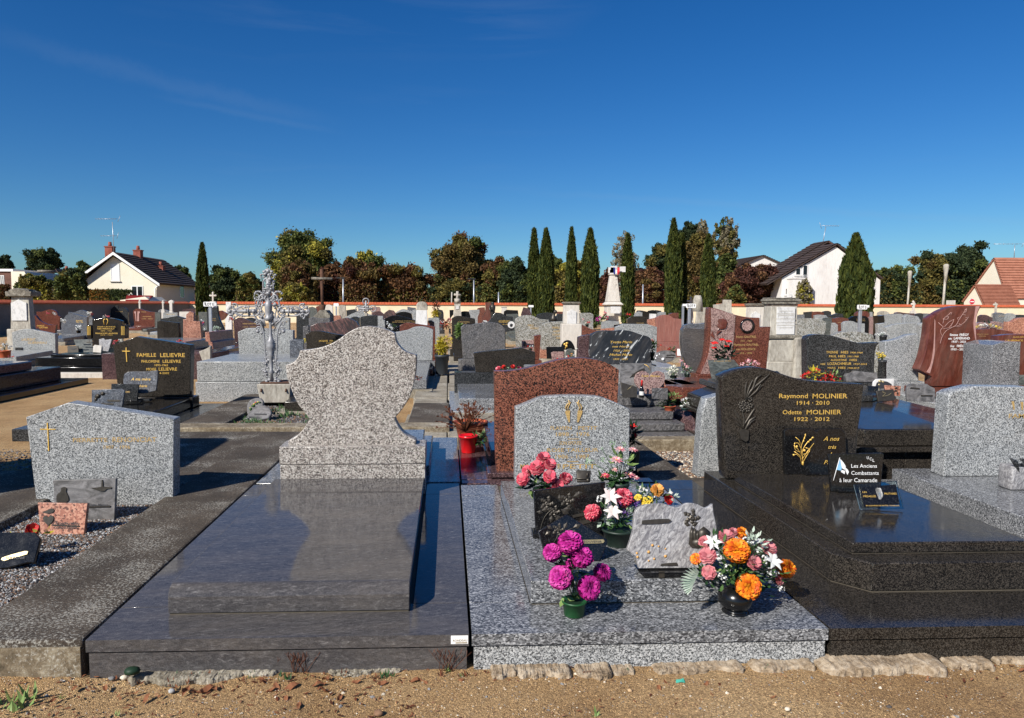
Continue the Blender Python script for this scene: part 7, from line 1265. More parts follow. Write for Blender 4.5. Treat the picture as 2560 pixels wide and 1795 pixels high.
# ------------------------------------------------------------------ cemetery wall with tile coping
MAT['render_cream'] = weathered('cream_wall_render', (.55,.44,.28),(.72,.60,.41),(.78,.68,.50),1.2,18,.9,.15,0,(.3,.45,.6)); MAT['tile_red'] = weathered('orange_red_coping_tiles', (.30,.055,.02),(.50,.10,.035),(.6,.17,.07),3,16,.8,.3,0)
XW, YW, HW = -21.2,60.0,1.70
MAT['render_shaded'] = weathered('shade_darkened_wall_render', (.13,.11,.095),(.19,.165,.14),(.25,.22,.19),1.2,18,.9,.15)  # left wall's own darker render: its shade is put into the colour
def wall(label, p, q, h0, h1, mt='render_cream'):
    p, q = Vector((*p, 0)), Vector((*q, 0)); d = (q - p).normalized(); n = Vector((-d.y, d.x, 0)); t = thing('cemetery_wall', label, 'wall', (p + q) / 2)
    def hx(w, a0, a1, b0, b1): return [p - n * w + Vector((0,0, a0)), q - n * w + Vector((0,0, a1)), q + n * w + Vector((0,0, a1)), p + n * w + Vector((0,0, a0)), p - n * w + Vector((0,0, b0)), q - n * w + Vector((0,0, b1)), q + n * w + Vector((0,0, b1)), p + n * w + Vector((0,0, b0))]
    MB().hexa(hx(.14,-.1,-.1, h0, h1)).build('wall_face', mt, t)
    MB().hexa(hx(.24, h0 + .001, h1 + .001, h0 + .07, h1 + .07)).build('coping', 'tile_red', t); m = MB(); L_ = (q - p).length; k = int(L_ / .22)
    for i in range(k):
        a = p + d * (i * .22); b = p + d * (i * .22 + .20); z = (h0 + (h1 - h0) * i / k) + .072
        vs = [a - n * .23, b - n * .23, b + n * .23, a + n * .23]; m.add([v + Vector((0,0, z)) for v in vs] + [a + Vector((0,0, z + .13)), b + Vector((0,0, z + .13))], [(0,1,5,4),(2,3,4,5),(0,4,3),(1,2,5)])
    tag(m.build('coping_tile', 'tile_red', t), kind='stuff')
wall('shaded left cemetery wall with a row of orange red coping tiles', (XW, 8),(XW, YW - .15),1.42,1.50, 'render_shaded')
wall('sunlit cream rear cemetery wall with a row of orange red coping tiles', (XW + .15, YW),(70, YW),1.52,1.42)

# ------------------------------------------------------------------ houses beyond the wall
MAT['wall_cream'] = weathered('pale_cream_house_render', (.62,.56,.42),(.74,.68,.54),(.78,.73,.6),1.0,12,.9,.1,0,(.3,.45,.6)); MAT['wall_white'] = weathered('streaked_white_house_render', (.44,.41,.38),(.64,.61,.58),(.74,.72,.69),.5,5,.9,.1,0,(.3,.42,.55),.25)
MAT['roof_dark'] = weathered('dark_brown_roof_tiles', (.028,.018,.014),(.05,.032,.026),(.09,.055,.045),2,20,.8,.4); MAT['roof_orange'] = weathered('orange_roof_tiles', (.22,.085,.05),(.36,.14,.085),(.44,.2,.13),2,14,.85,.4); MAT['roof_brown'] = weathered('red_brown_roof_tiles', (.07,.03,.022),(.12,.055,.04),(.17,.08,.06),2,14,.85,.4)
MAT['brick'] = weathered('red_chimney_brick', (.16,.04,.025),(.27,.075,.05),(.33,.13,.09),4,20,.9,.4)
def roof_slope(t, a, b, c, d, mat, courses=14, name='roof'):
    """a-b eave, d-c ridge; tile courses as lapped strips"""
    a, b, c, d = map(Vector, (a, b, c, d)); n = (b - a).cross(d - a).normalized(); n = n if n.z > 0 else -n; m = MB(); k = courses
    m.add([a - n * .12, b - n * .12, c - n * .12, d - n * .12, a, b, c, d], [(0,3,2,1),(0,1,5,4),(1,2,6,5),(2,3,7,6),(3,0,4,7)])
    for i in range(k):
        f, g = i / k, (i + 1) / k; p, q, r, s_ = a.lerp(d, f), b.lerp(c, f), b.lerp(c, g), a.lerp(d, g)
        m.add([p + n * .10, q + n * .10, r + n * .02, s_ + n * .02, p, q], [(0,1,2,3),(4,5,1,0)])
    return m.build(name, mat, t)
def win(t, p, w, h, face=(0,-1), shutter=False, mull=1, frame='white_plastic', name='window', r=.12):
    """window at lower left p on a wall facing -Y (or +X)"""
    x, y, z = p; f = MB(); g = MB()
    if face == (0,-1):
        for a, b, c, d in ((x, x + w, z, z + .07),(x, x + w, z + h - .07, z + h),(x, x + .07, z + .07, z + h - .07),(x + w - .07, x + w, z + .07, z + h - .07)) + tuple((x + w * (k + 1) / (mull + 1) - .05, x + w * (k + 1) / (mull + 1) + .05, z + .07, z + h - .07) for k in range(mull)): f.box(a, b, y - .05, y + .02, c, d)
        g.box(x + .07, x + w - .07, y - .02, y - .012, z + .07, z + h - .07)
    else:
        for a, b, c, d in ((y, y + w, z, z + .07),(y, y + w, z + h - .07, z + h),(y, y + .07, z + .07, z + h - .07),(y + w - .07, y + w, z + .07, z + h - .07)): f.box(x - .02, x + .05, a, b, c, d)
        g.box(x + .012, x + .02, y + .07, y + w - .07, z + .07, z + h - .07)
    fo = f.build(name, frame, t); g.build('pane' if not shutter else 'shutter', 'glass_dark' if not shutter else 'white_plastic', fo)
    if face == (0,-1): MB().box(x - .1, x + w + .1, y - .14, y - .001, z - .08, z - .001).build('sill', 'limepale', fo)
    return fo
def chimney(t, x, y, z0, z1, w=.6, mat='brick', pot=True):
    c = MB().box(x - w / 2, x + w / 2, y - w / 2, y + w / 2, z0, z1).build('chimney', mat, t); MB().box(x - w / 2 - .06, x + w / 2 + .06, y - w / 2 - .06, y + w / 2 + .06, z1 + .001, z1 + .1).build('chimney_cap', mat, c)
    if pot: MB().lathe([(w * .22, z1 + .1),(w * .26, z1 + .2),(w * .2, z1 + .55)], (x, y, 0),10).build('chimney_pot', mat, c)
def antenna(label, x, y, z0, z1, els=((0,1.0,7),(-.9,.7,4)), sgn=-1, lean=.0):
    t = thing('roof_antenna', label, 'antenna', (x, y, z0)); MB().tube([(x, y, z0),(x + lean, y, z1)], .035,5).build('mast', 'galv', t); m = MB()
    for dz, ln, n in els:
        m.tube([(x + lean + sgn * ln * .9, y, z1 + dz - .02),(x + lean - sgn * ln * .3, y, z1 + dz + .02)], .02,4)
        for k in range(n): xx = x + lean + sgn * ln * (.9 - 1.2 * k / n); m.tube([(xx, y - .25, z1 + dz),(xx, y + .25, z1 + dz)], .012,4); m.tube([(xx, y, z1 + dz - .08),(xx, y, z1 + dz + .08)], .012,4)
        m.tube([(x + lean - sgn * ln * .3, y, z1 + dz - .3),(x + lean - sgn * ln * .45, y, z1 + dz + .35)], .02,4)
    m.build('antenna_rods', 'galv', t)
# left house
t = thing('house', 'cream two storey house with a dark ribbed roof and three red chimneys', 'house', (-34.5,79,0)); YH = 75
gl, gr, ap = pY('A1', 870,700, YH), pY('A1', 1728,742, YH), pY('A1', 1248,420, YH); gl.z = gr.z
MB().prism([(gl.x + .3,0),(gl.x + .3, gr.z),(ap.x, ap.z - .25),(gr.x, gr.z),(gr.x, 0)], YH, YH + 11).build('walls', 'wall_cream', t)
el, er, at_ = pY('A1', 805,712, YH - .6), pY('A1', 1760,745, YH - .6), pY('A1', 1248,396, YH - .6); L2 = 12.2
roof_slope(t, (er.x, YH - .6, er.z),(er.x, YH + L2, er.z),(at_.x, YH + L2, at_.z),(at_.x, YH - .6, at_.z), 'roof_dark', 13); roof_slope(t, (el.x, YH - .6, el.z),(el.x, YH + L2, el.z),(at_.x, YH + L2, at_.z),(at_.x, YH - .6, at_.z), 'roof_dark', 13)
for a, b in ((el, at_),(er, at_)):
    q0, q1 = Vector((a.x, YH - .65, a.z)), Vector((b.x, YH - .65, b.z)); MB().hexa([q0 + Vector((0,0,-.28)), q1 + Vector((0,0,-.28)), q1 + Vector((0,.1,-.28)), q0 + Vector((0,.1,-.28)), q0, q1, q1 + Vector((0,.1,0)), q0 + Vector((0,.1,0))]).build('barge_board', 'white_plastic', t)
a, b = pY('A1', 1228,718, YH), pY('A1', 1318,528, YH); win(t, (a.x, YH, a.z), b.x - a.x, b.z - a.z, shutter=True, mull=0)
a, b = pY('A1', 1455,900, YH), pY('A1', 1578,772, YH); win(t, (a.x, YH, a.z), b.x - a.x, b.z - a.z)
win(t, (gr.x, YH + 6.3,2.2),1.3,1.5, face=(1,0), mull=0)
for (x, y, zt_, Y2) in ((1215,355,345, YH + 1.5),(1525,420,385, YH + 5),(1775,600,560, YH + 6.5)):
    c = pY('A1', x, y, Y2); chimney(t, c.x, Y2, c.z - 1.3, pY('A1', x, zt_, Y2).z, .75)
c = pY('A1', 1740,760, YH - .2); MB().tube([(c.x + .1, YH - .2, c.z),(c.x - .3, YH - .15, c.z - .4),(c.x - .3, YH - .12,.1)], .06,6).build('downpipe', 'white_plastic', t)
c0, c1 = pY('A1', 1258,385, YH + .6), pY('A1', 1240,65, YH + .6); antenna('tall television antenna on the cream house with the dark roof', c0.x, YH + .6, c0.z - .6, c1.z, ((.3,1.8,8),(-1.4,1.3,5)),-1, c1.x - c0.x)
t = thing('shed', 'low shed with a dark red ribbed roof beside the cream house', 'shed', (-30,68,0)); a, b, c, d = pY('A1', 1385,935,66), pY('A1', 1640,935,66), pY('A1', 1690,880,68), pY('A1', 1400,878,68)
roof_slope(t, a, b, c, d, plain('dark_red_sheet_roof', (.22,.012,.015),.5),6); MB().prism([(b.x - 2.6,0),(b.x - 2.6, b.z + .05),(c.x, c.z - .1),(pY('A1', 1745,940,68).x, b.z),(pY('A1', 1745,940,68).x, 0)], 66.2,70).build('walls', 'wall_cream', t)
t = thing('hedge', 'clipped hedge with green and copper foliage in front of the cream house', 'hedge', (pY('A1', 1190,900,70).x, 70,0)); HEDGE = t
# far left buildings
t = thing('house', 'brown clad building with a white rimmed flat roof at the left edge', 'house', (-60,90,0)); a, b = pY('A1', -300,900,92), pY('A1', 125,612,92); MB().box(a.x, b.x, 92,100,0, b.z).build('walls', 'roof_brown', t); MB().box(a.x - .2, b.x + .3,91.8,100.2, b.z + .001, b.z + .3).build('roof_rim', 'white_plastic', t)
a, b = pY('A1', 5,770,92), pY('A1', 45,655,92); win(t, (a.x, 92, a.z), b.x - a.x, b.z - a.z)
t = thing('house', 'small cream gabled house among trees at the far left', 'house', (-56,88,0)); a, b, c = pY('A1', 130,900,86), pY('A1', 150,612,86), pY('A1', 460,920,86); MB().prism([(b.x - .3,0),(b.x - .3, b.z),(b.x + 1.2, b.z),(c.x, c.z),(c.x, 0)], 86,94).build('walls', 'wall_cream', t)
roof_slope(t, (c.x + 4.5,86.5,1.2),(c.x + 4.5,95,1.2),(b.x + 4.5,95,5.6),(b.x + 4.5,86.5,5.6), 'roof_dark', 12)
t = thing('tower_house', 'cream round stair tower with a flat roof behind the small tree', 'house', (pY('A1', 430,700,95).x, 95,0)); a, b = pY('A1', 350,800,95), pY('A1', 500,618,95); MB().lathe([((b.x - a.x) / 2,0),((b.x - a.x) / 2, b.z)], ((a.x + b.x) / 2,97,0),24).build('tower', 'wall_cream', t); MB().lathe([((b.x - a.x) / 2 + .2, b.z + .001),((b.x - a.x) / 2 + .2, b.z + .3)], ((a.x + b.x) / 2,97,0),24).build('roof_rim', 'limecap', t); a = pY('A1', 560,640,95); MB().box(b.x + .1, a.x + 1.5,96,100,0, a.z - .5).build('annex', 'roof_dark', t)
c = pY('A1', 625,700,94); chimney(t, c.x, 96.5,3, pY('A1', 625,590,94).z, .8)
def low_house(label, s, x0, x1, yr, ye, Y, mat='roof_brown', ch=None, lean=.0, dep=5):
    a, b = pY(s, x0, ye, Y), pY(s, x1, ye, Y); c, d = pY(s, x1 - lean, yr, Y + dep), pY(s, x0 + lean, yr, Y + dep); t = thing('house', label, 'house', ((a.x + b.x) / 2, Y + dep, 0)); roof_slope(t, a, b, c, d, mat, 12); roof_slope(t, (a.x, Y + 2 * dep, a.z),(b.x, Y + 2 * dep, b.z), c, d, mat, 6)
    MB().box(a.x + .2, b.x - .2, Y + .5, Y + 2 * dep - .5,0, a.z).build('walls', 'wall_cream', t)
    for x, y0, y1 in (ch or ()): e, f = pY(s, x, y0, Y + 2), pY(s, x, y1, Y + 2); chimney(t, e.x, Y + 2.2, e.z - .8, f.z, .9, pot=False)
low_house('low house with a red brown roof behind the silver iron cross', 'A2', 400,905,825,960,78, ch=((530,880,845),)); low_house('brown roofed house with a broad red chimney between the cream house and the left cypress', 'A1', 2050,2420,762,960,92, 'roof_brown', ((2070,850,765),)); low_house('dark roofed house behind the small green trees at the far left', 'A1', 440,700,780,930,80, 'roof_dark')
low_house('brown roofed low house seen between the dark red trees', 'A2', 1480,1750,870,970,90)
low_house('pale low house behind the wall right of the fourth tall cypress', 'A3', 2180,2400,760,990,88, 'roof_brown')
# right houses
t = thing('house', 'large white gabled house with a streaked blank end wall and balconies, right beyond the wall', 'house', (38,74,0)); YR = 70
A, Bq, Cq = pY('A4', 2010,640, YR), pY('A5', 222,305, YR), pY('A5', 712,675, YR); MB().prism([(A.x, 0),(A.x, A.z - .4),(Bq.x, Bq.z - .3),(Cq.x, Cq.z - .3),(Cq.x, 0)], YR, YR + 2.4).build('walls', 'wall_white', t)
DW = 2.6
for a, b in ((A + Vector((-1.6,0,-1.0)), Bq),(Cq + Vector((.15,0,-.1)), Bq)): a, b = Vector((a.x, 0, a.z)), Vector((b.x, 0, b.z)); roof_slope(t, (a.x, YR - .25, a.z),(a.x, YR + DW, a.z),(b.x, YR + DW, b.z + .03),(b.x, YR - .25, b.z + .03), 'roof_dark', 14)
for r4 in ((2155,2218,655,572),(2040,2100,872,795)): a, b = pY('A4', r4[0], r4[2], YR - .02), pY('A4', r4[1], r4[3], YR - .02); win(t, (a.x, YR - .01, a.z), b.x - a.x, b.z - a.z, mull=0, frame='wall_white')
a, b = pY('A4', 2232,700, YR - .02), pY('A4', 2296,540, YR - .02); win(t, (a.x, YR - .01, a.z), b.x - a.x, b.z - a.z, mull=0, frame='wall_white')
a, b = pY('A4', 2120,900, YR - 1.2), pY('A4', 2330,690, YR - 1.2); MB().box(a.x, b.x, YR - 1.2, YR - .01,0, b.z).build('stair_block', 'wall_white', t)
for y in (660,880):
    m = MB(); a, b = pY('A4', 2125 if y < 800 else 2000, y + 18, YR - 1.25), pY('A4', 2290 if y < 800 else 2120, y - 8, YR - 1.25); m.tube([(a.x, a.y, b.z),(b.x, a.y, b.z)], .03,4); m.tube([(a.x, a.y, a.z),(b.x, a.y, a.z)], .03,4)
    for k in range(12): x = a.x + (b.x - a.x) * k / 11; m.tube([(x, a.y, a.z),(x, a.y, b.z)], .018,4)
    m.build('balcony_railing', 'white_plastic', t)
    MB().box(a.x, b.x, a.y, YR - .02, a.z - .15, a.z - .02).build('balcony_floor', 'wall_white', t)
t2_ = thing('house', 'white house wing with a parallel brown roof slope just behind the large white gable', 'house', (34,84,0)); A, Bq, Cq = pY('A4', 1900,620,74), pY('A5', 120,280,74), pY('A5', 300,400,74)
MB().prism([(A.x + .8,0),(A.x + .8, A.z - .3),(Bq.x, Bq.z - .35),(Cq.x, Cq.z - .3),(Cq.x, 0)], 74,76.4).build('walls', 'wall_white', t2_)
roof_slope(t2_, (A.x - .6,73.7, A.z - .5),(A.x - .6,76.6, A.z - .5),(Bq.x, 76.6, Bq.z + .05),(Bq.x, 73.7, Bq.z + .05), 'roof_dark', 14); roof_slope(t2_, (Cq.x + .3,73.7, Cq.z - .1),(Cq.x + .3,76.6, Cq.z - .1),(Bq.x, 76.6, Bq.z + .05),(Bq.x, 73.7, Bq.z + .05), 'roof_brown', 14)
c = pY('A4', 2125,480,77.5); MB().lathe([(.35, c.z - 2),(.35, c.z + .2),(.45, c.z + .3)], (c.x, 77.5,0),10).build('roof_vent', 'white_plastic', t2_)
c0, c1 = pY('A5', 70,290,75), pY('A5', 80,118,75); antenna('thin antenna on the ridge of the white house on the right', c0.x, 75, c0.z - .5, c1.z, ((.1,1.5,6),(-2.4,.6,3),(-4.6,.7,3)),1,.3)
t = thing('house', 'small white gable end above the dark red tree', 'house', (32,98,0)); A, Bq, Cq = pY('A4', 1590,530,98), pY('A4', 1795,440,98), pY('A4', 1975,515,98); MB().prism([(A.x, 0),(A.x, A.z),(Bq.x, Bq.z),(Cq.x, Cq.z),(Cq.x, 0)], 98,106).build('walls', 'wall_white', t)
roof_slope(t, (A.x - .5,97.7, A.z - .1),(A.x - .5,106, A.z - .1),(Bq.x, 106, Bq.z + .1),(Bq.x, 97.7, Bq.z + .1), 'roof_dark', 8); roof_slope(t, (Cq.x + .3,97.7, Cq.z - .1),(Cq.x + .3,106, Cq.z - .1),(Bq.x, 106, Bq.z + .1),(Bq.x, 97.7, Bq.z + .1), 'roof_dark', 8)
a = pY('A4', 1480,545,99); b = pY('A4', 1650,480,101); MB().box(a.x, A.x, 99.5,105,0, a.z).build('wing_walls', 'wall_white', t); roof_slope(t, (a.x - .3,99.2, a.z),(A.x, 99.2, a.z),(A.x, 102, b.z),(a.x - .3,102, b.z), 'roof_brown', 6)
t = thing('house', 'house with steep orange tiled roofs and cream gables at the right edge', 'house', (52,78,0)); YG = 76
X0 = 56.0
def gable_end(t, X0, ap, bk, fr, ln, mat, name):
    """house end seen from the left: ridge runs to +X; ap, bk, fr = (Y, z) of ridge, back eave, front eave"""
    m = MB(); v = [(x, y, z) for x in (X0, X0 + ln) for y, z in ((bk[0], 0),(bk[0], bk[1]), ap, (fr[0], fr[1]),(fr[0], 0))]; m.add(v, [(0,1,2,3,4),(9,8,7,6,5),(4,3,8,9),(0,5,6,1)]); m.build('walls', 'wall_cream', t)
    roof_slope(t, (X0 - .15, fr[0] - .1, fr[1]),(X0 + ln, fr[0] - .1, fr[1]),(X0 + ln, ap[0], ap[1] + .1),(X0 - .15, ap[0], ap[1] + .1), mat, 16, name); roof_slope(t, (X0 - .15, bk[0] + .1, bk[1]),(X0 + ln, bk[0] + .1, bk[1]),(X0 + ln, ap[0], ap[1] + .1),(X0 - .15, ap[0], ap[1] + .1), mat, 8, name)
gable_end(t, 56,(72,6.4),(74.3,3.97),(70,2.3),12, 'roof_orange', 'roof'); gable_end(t, 50,(66.5,3.5),(68,2.0),(65.1,1.45),3.3, 'roof_orange', 'lean_to_roof')
c0, c1 = pY('A5', 2188,430,72), pY('A5', 2190,320,72); antenna('antenna on the orange roofed house', c0.x, 72, c0.z - .4, c1.z, ((.1,2.4,6),),-1)
t = thing('house', 'brown steep roofed house with a white chimney behind the orange roofed one', 'house', (52,90,0)); a, b, c, d = pY('A5', 1700,930,88), pY('A5', 1960,930,88), pY('A5', 1895,672,92), pY('A5', 1820,672,92); roof_slope(t, a, b, c, d, 'roof_brown', 16); MB().box(a.x + .5, b.x - .5,89,95,0, a.z + .1).build('walls', 'wall_cream', t)
c = pY('A5', 1905,700,86); chimney(t, c.x, 86,3, pY('A5', 1905,632,86).z, 1.3, 'white_plastic')
t = thing('house', 'house front with pale gable between the birch and the tall cypress, mostly hidden', 'house', (15,96,0)); a, b = pY('A4', 400,700,100), pY('A4', 520,575,100); MB().box(a.x, b.x, 100,106,0, b.z - .6).build('walls', 'wall_white', t); roof_slope(t, (a.x - .4,99.7, b.z - .7),(b.x + .4,99.7, b.z - .7),(b.x, 103, b.z + .2),(a.x, 103, b.z + .2), 'roof_dark', 6)

# ------------------------------------------------------------------ street lamps and poles beyond the wall
def pole(label, s, x0, y0, x1, y1, Y, r=.09, lamp=None, mat='galv'):
    a, b = pY(s, x0, y0, Y), pY(s, x1, y1, Y); r *= .55 if lamp == 'bowl' else .8; t = thing('street_lamp', label, 'lamp post', (a.x, Y, 0)); MB().tube([(a.x, Y, 0), tuple(b)], r, 8, r2=r * .8).build('pole', mat, t)
    if lamp == 'bowl': MB().lathe([(r * .9,-1.2),(r * 1.3,-.3),(r * 1.9,.3),(r * 1.9,.5),(r * .8,.6)], b, 14).build('lamp_head', mat, t)
    if lamp == 'arm': MB().box(b.x - .55, b.x + .15, Y - .1, Y + .1, b.z, b.z + .10).build('lamp_head', 'charcoal', t)
pole('tall concrete street lamp right of the shrubs, nearest the right houses', 'A5', 1395,985,1435,600,66,.22, 'bowl', 'lime'); pole('shorter concrete street lamp in front of the dark trees on the right', 'A5', 1005,980,1035,670,70,.19, 'bowl', 'lime'); pole('small concrete lamp right beside the white house corner', 'A5', 712,860,727,740,82,.17, 'bowl', 'lime')
pole('slim lamp post right of the left cypress', 'A2', 78,1000,75,685,64,.08, 'arm'); pole('slim white lamp post between the dark red trees', 'A2', 1580,1000,1580,690,64,.10, 'arm'); pole('slim white post before the big brown green tree', 'A3', 815,1000,815,700,64,.09, 'arm'); pole('thin pale post left of the tall cypress row', 'A3', 1088,1000,1088,840,64,.09); pole('slim white post before the dark red trees right of the obelisk', 'A4', 473,1000,475,755,64,.10)
pole('thin bare post left of the grey stone cross', 'A3', 565,1000,572,840,64,.09, None, 'lime')
c = pY('A5', 1718,945,64); t = thing('no_entry_sign', 'round red no entry sign with a white bar above the wall, right', 'road sign', (c.x, 64,0)); MB().lathe([(.27,0),(.27,.05)], c, 28, Vector((0,-1,0))).build('rim', 'white_plastic', t); MB().lathe([(.245,.051),(.245,.06)], c, 28, Vector((0,-1,0))).build('disc', plain('signal_red', (.62,.02,.03),.4), t); MB().box(c.x - .17, c.x + .17,63.92,63.938, c.z - .045, c.z + .045).build('bar', 'white_plastic', t); MB().tube([(c.x, 64.05,0),(c.x, 64.05, c.z + .3)], .05,6).build('post', 'galv', t)
c = pY('A5', 1490,955,64); t = thing('street_sign', 'small pale rectangular sign left of the no entry sign', 'road sign', (c.x, 64,0)); MB().box(c.x - .42, c.x + .42,64,64.04, c.z - .2, c.z + .2).build('board', 'limepale', t); MB().tube([(c.x, 64.08,0),(c.x, 64.08, c.z + .1)], .04,6).build('post', 'galv', t)

# ------------------------------------------------------------------ trees
def cards(name, P, size, mat, parent, seed=0, up=.3, elong=1.0, vert=False):
    """one small four cornered leaf tuft for every point"""
    rng = np.random.default_rng(seed); n = len(P); nr = rng.normal(size=(n, 3)); nr[:, 2] += up; nr /= np.linalg.norm(nr, axis=1)[:, None]
    a = rng.normal(size=(n, 3)); 
    if vert: a = np.array([0,0,1.0]) + rng.normal(size=(n, 3)) * .22; nr[:, 2] *= .25; nr /= np.linalg.norm(nr, axis=1)[:, None]
    u = a - nr * (a * nr).sum(1)[:, None]; u /= np.linalg.norm(u, axis=1)[:, None]; v = np.cross(nr, u); s = size * rng.uniform(.55,1.25, n)[:, None]
    V = np.stack([P - u * s * elong, P + v * s * .55 + nr * s * .15, P + u * s * elong, P - v * s * .55 + nr * s * .15], 1).reshape(-1,3)
    return tag(arr_mesh(name, V, 4, mat, parent), kind='stuff')
for nm, cols in (('green', [(0.0286,0.0442,0.0156),(0.0715,0.0936,0.026),(0.156,0.169,0.0442)]),('darkgreen', [(0.013,0.0234,0.0117),(0.0312,0.0468,0.0208),(0.065,0.0858,0.0364)]),('olive', [(0.0546,0.052,0.0182),(0.124,0.107,0.0286),(0.221,0.176,0.0455)]),('yellowgreen', [(0.111,0.117,0.0208),(0.273,0.247,0.039),(0.481,0.403,0.065)]),
                 ('darkred', [(0.0286,0.0143,0.0117),(0.0715,0.0312,0.0234),(0.143,0.0585,0.039)]),('brownred', [(0.0468,0.0286,0.0169),(0.117,0.0585,0.0286),(0.208,0.104,0.0455)]),('browngreen', [(0.0468,0.039,0.0156),(0.117,0.0858,0.0286),(0.202,0.137,0.0442)]),('cypress', [(0.0169,0.0286,0.0078),(0.0442,0.0598,0.013),(0.101,0.114,0.0234)]),('birch', [(0.117,0.104,0.065),(0.234,0.208,0.13),(0.351,0.299,0.195)]),('copper', [(0.117,0.0585,0.0156),(0.26,0.117,0.026),(0.39,0.195,0.039)])):
    MAT['t_' + nm] = leafy(nm + '_foliage', cols, .18,.7,.15)
MAT['bark'] = weathered('grey_brown_bark', (.03,.022,.016),(.07,.055,.04),(.14,.12,.09),3,20,.95,.6)
def tree(label, s, x0, x1, yt, yb, Y, mats, n=5200, leaf=.17, open_=.35, trunk=True, seed=0, lumps=34, cat='tree', name='tree', group=None, lowfill=True, shape=.72):
    rng = np.random.default_rng(seed + 11); a, b = pY(s, x0, yb, Y), pY(s, x1, yb, Y); zt, zb = pY(s, (x0 + x1) / 2, yt, Y).z, max(.5, a.z); cx = (a.x + b.x) / 2; rx = (b.x - a.x) / 2 * 1.06; h = zt - zb; cz = zb + h * .5
    t = thing(name, label, cat, (cx, Y, 0), group)
    # clumps spread over the crown's outer shell, each a ragged ball of leaf tufts
    C_ = []; R_ = []; bi = 'birch' in mats[0]
    if bi: lumps *= 3
    for i in range(lumps):
        d = rng.normal(size=3); d /= np.abs(d ** 3).sum() ** (1 / 3); rr = rng.uniform(.45,.90); zf = d[2] * rr
        w = 1.0 if zf < .1 else 1 - (zf - .1) * (1 - shape)
        C_.append((cx + d[0] * rx * rr * w, Y + d[1] * rx * .8 * rr, cz + zf * h * .5)); R_.append(rng.uniform(.14,.27) * min(rx, h * .6) * (.55 if bi else 1))
    per = n // lumps; pts = {m: [] for m in mats}; dark = []
    for i, (c, r) in enumerate(zip(C_, R_)):
        q = rng.normal(size=(per, 3)); q /= np.linalg.norm(q, axis=1)[:, None]; q *= (r * rng.uniform(.45,1.0, per) ** .6)[:, None]; q[:, 2] *= 1.7 if bi else .85
        far = rng.random(per) < .18; q[far] *= rng.uniform(1.1,1.75, far.sum())[:, None]
        m = mats[min(len(mats) - 1, int(rng.random() ** 1.4 * len(mats)))]; pts[m].append(np.array(c) + q)
    q = rng.normal(size=(n // 3,3)); q /= np.linalg.norm(q, axis=1)[:, None]; q *= rng.uniform(.1,.85, len(q))[:, None] ** .5 * (1 - open_ * .5); q = q * np.array([rx * .95, rx * .75, h * .5]) + np.array([cx, Y, cz]); pts[mats[0]].append(q)
    if lowfill and pY(s, x0, yb, Y).z < 3:
        k = n // 3; q = np.stack([cx + rx * .92 * rng.uniform(-1,1, k), Y + rx * .5 * rng.uniform(-1,1, k), rng.uniform(.4, zb + h * .36, k)], 1); pts[mats[-1]].append(q[::2]); pts[mats[0]].append(q[1::2])
    for m in mats:
        if pts[m]:
            P = np.concatenate(pts[m]); P[:, 2] = np.maximum(P[:, 2], .3); cards('crown', P, leaf, 't_' + m, t, seed, .1)
    if trunk:
        m = MB(); r0 = max(.08, h * .02); m.tube([(cx, Y, 0),(cx + .05 * rx, Y, zb * .6 + .3),(cx, Y, cz - h * .15),(cx + .04 * rx, Y, cz + h * .25)], r0,7, r2=r0 * .3)
        for k in range(7): i = rng.integers(lumps); c = C_[i]; st = (cx, Y, zb + h * rng.uniform(.02,.35)); m.tube([st, ((st[0] + c[0]) / 2,(Y + c[1]) / 2,(st[2] + c[2]) / 2 + .1 * h * .3), c], r0 * .45,5, r2=r0 * .12)
        m.build('trunk', 'bark', t)
    return t
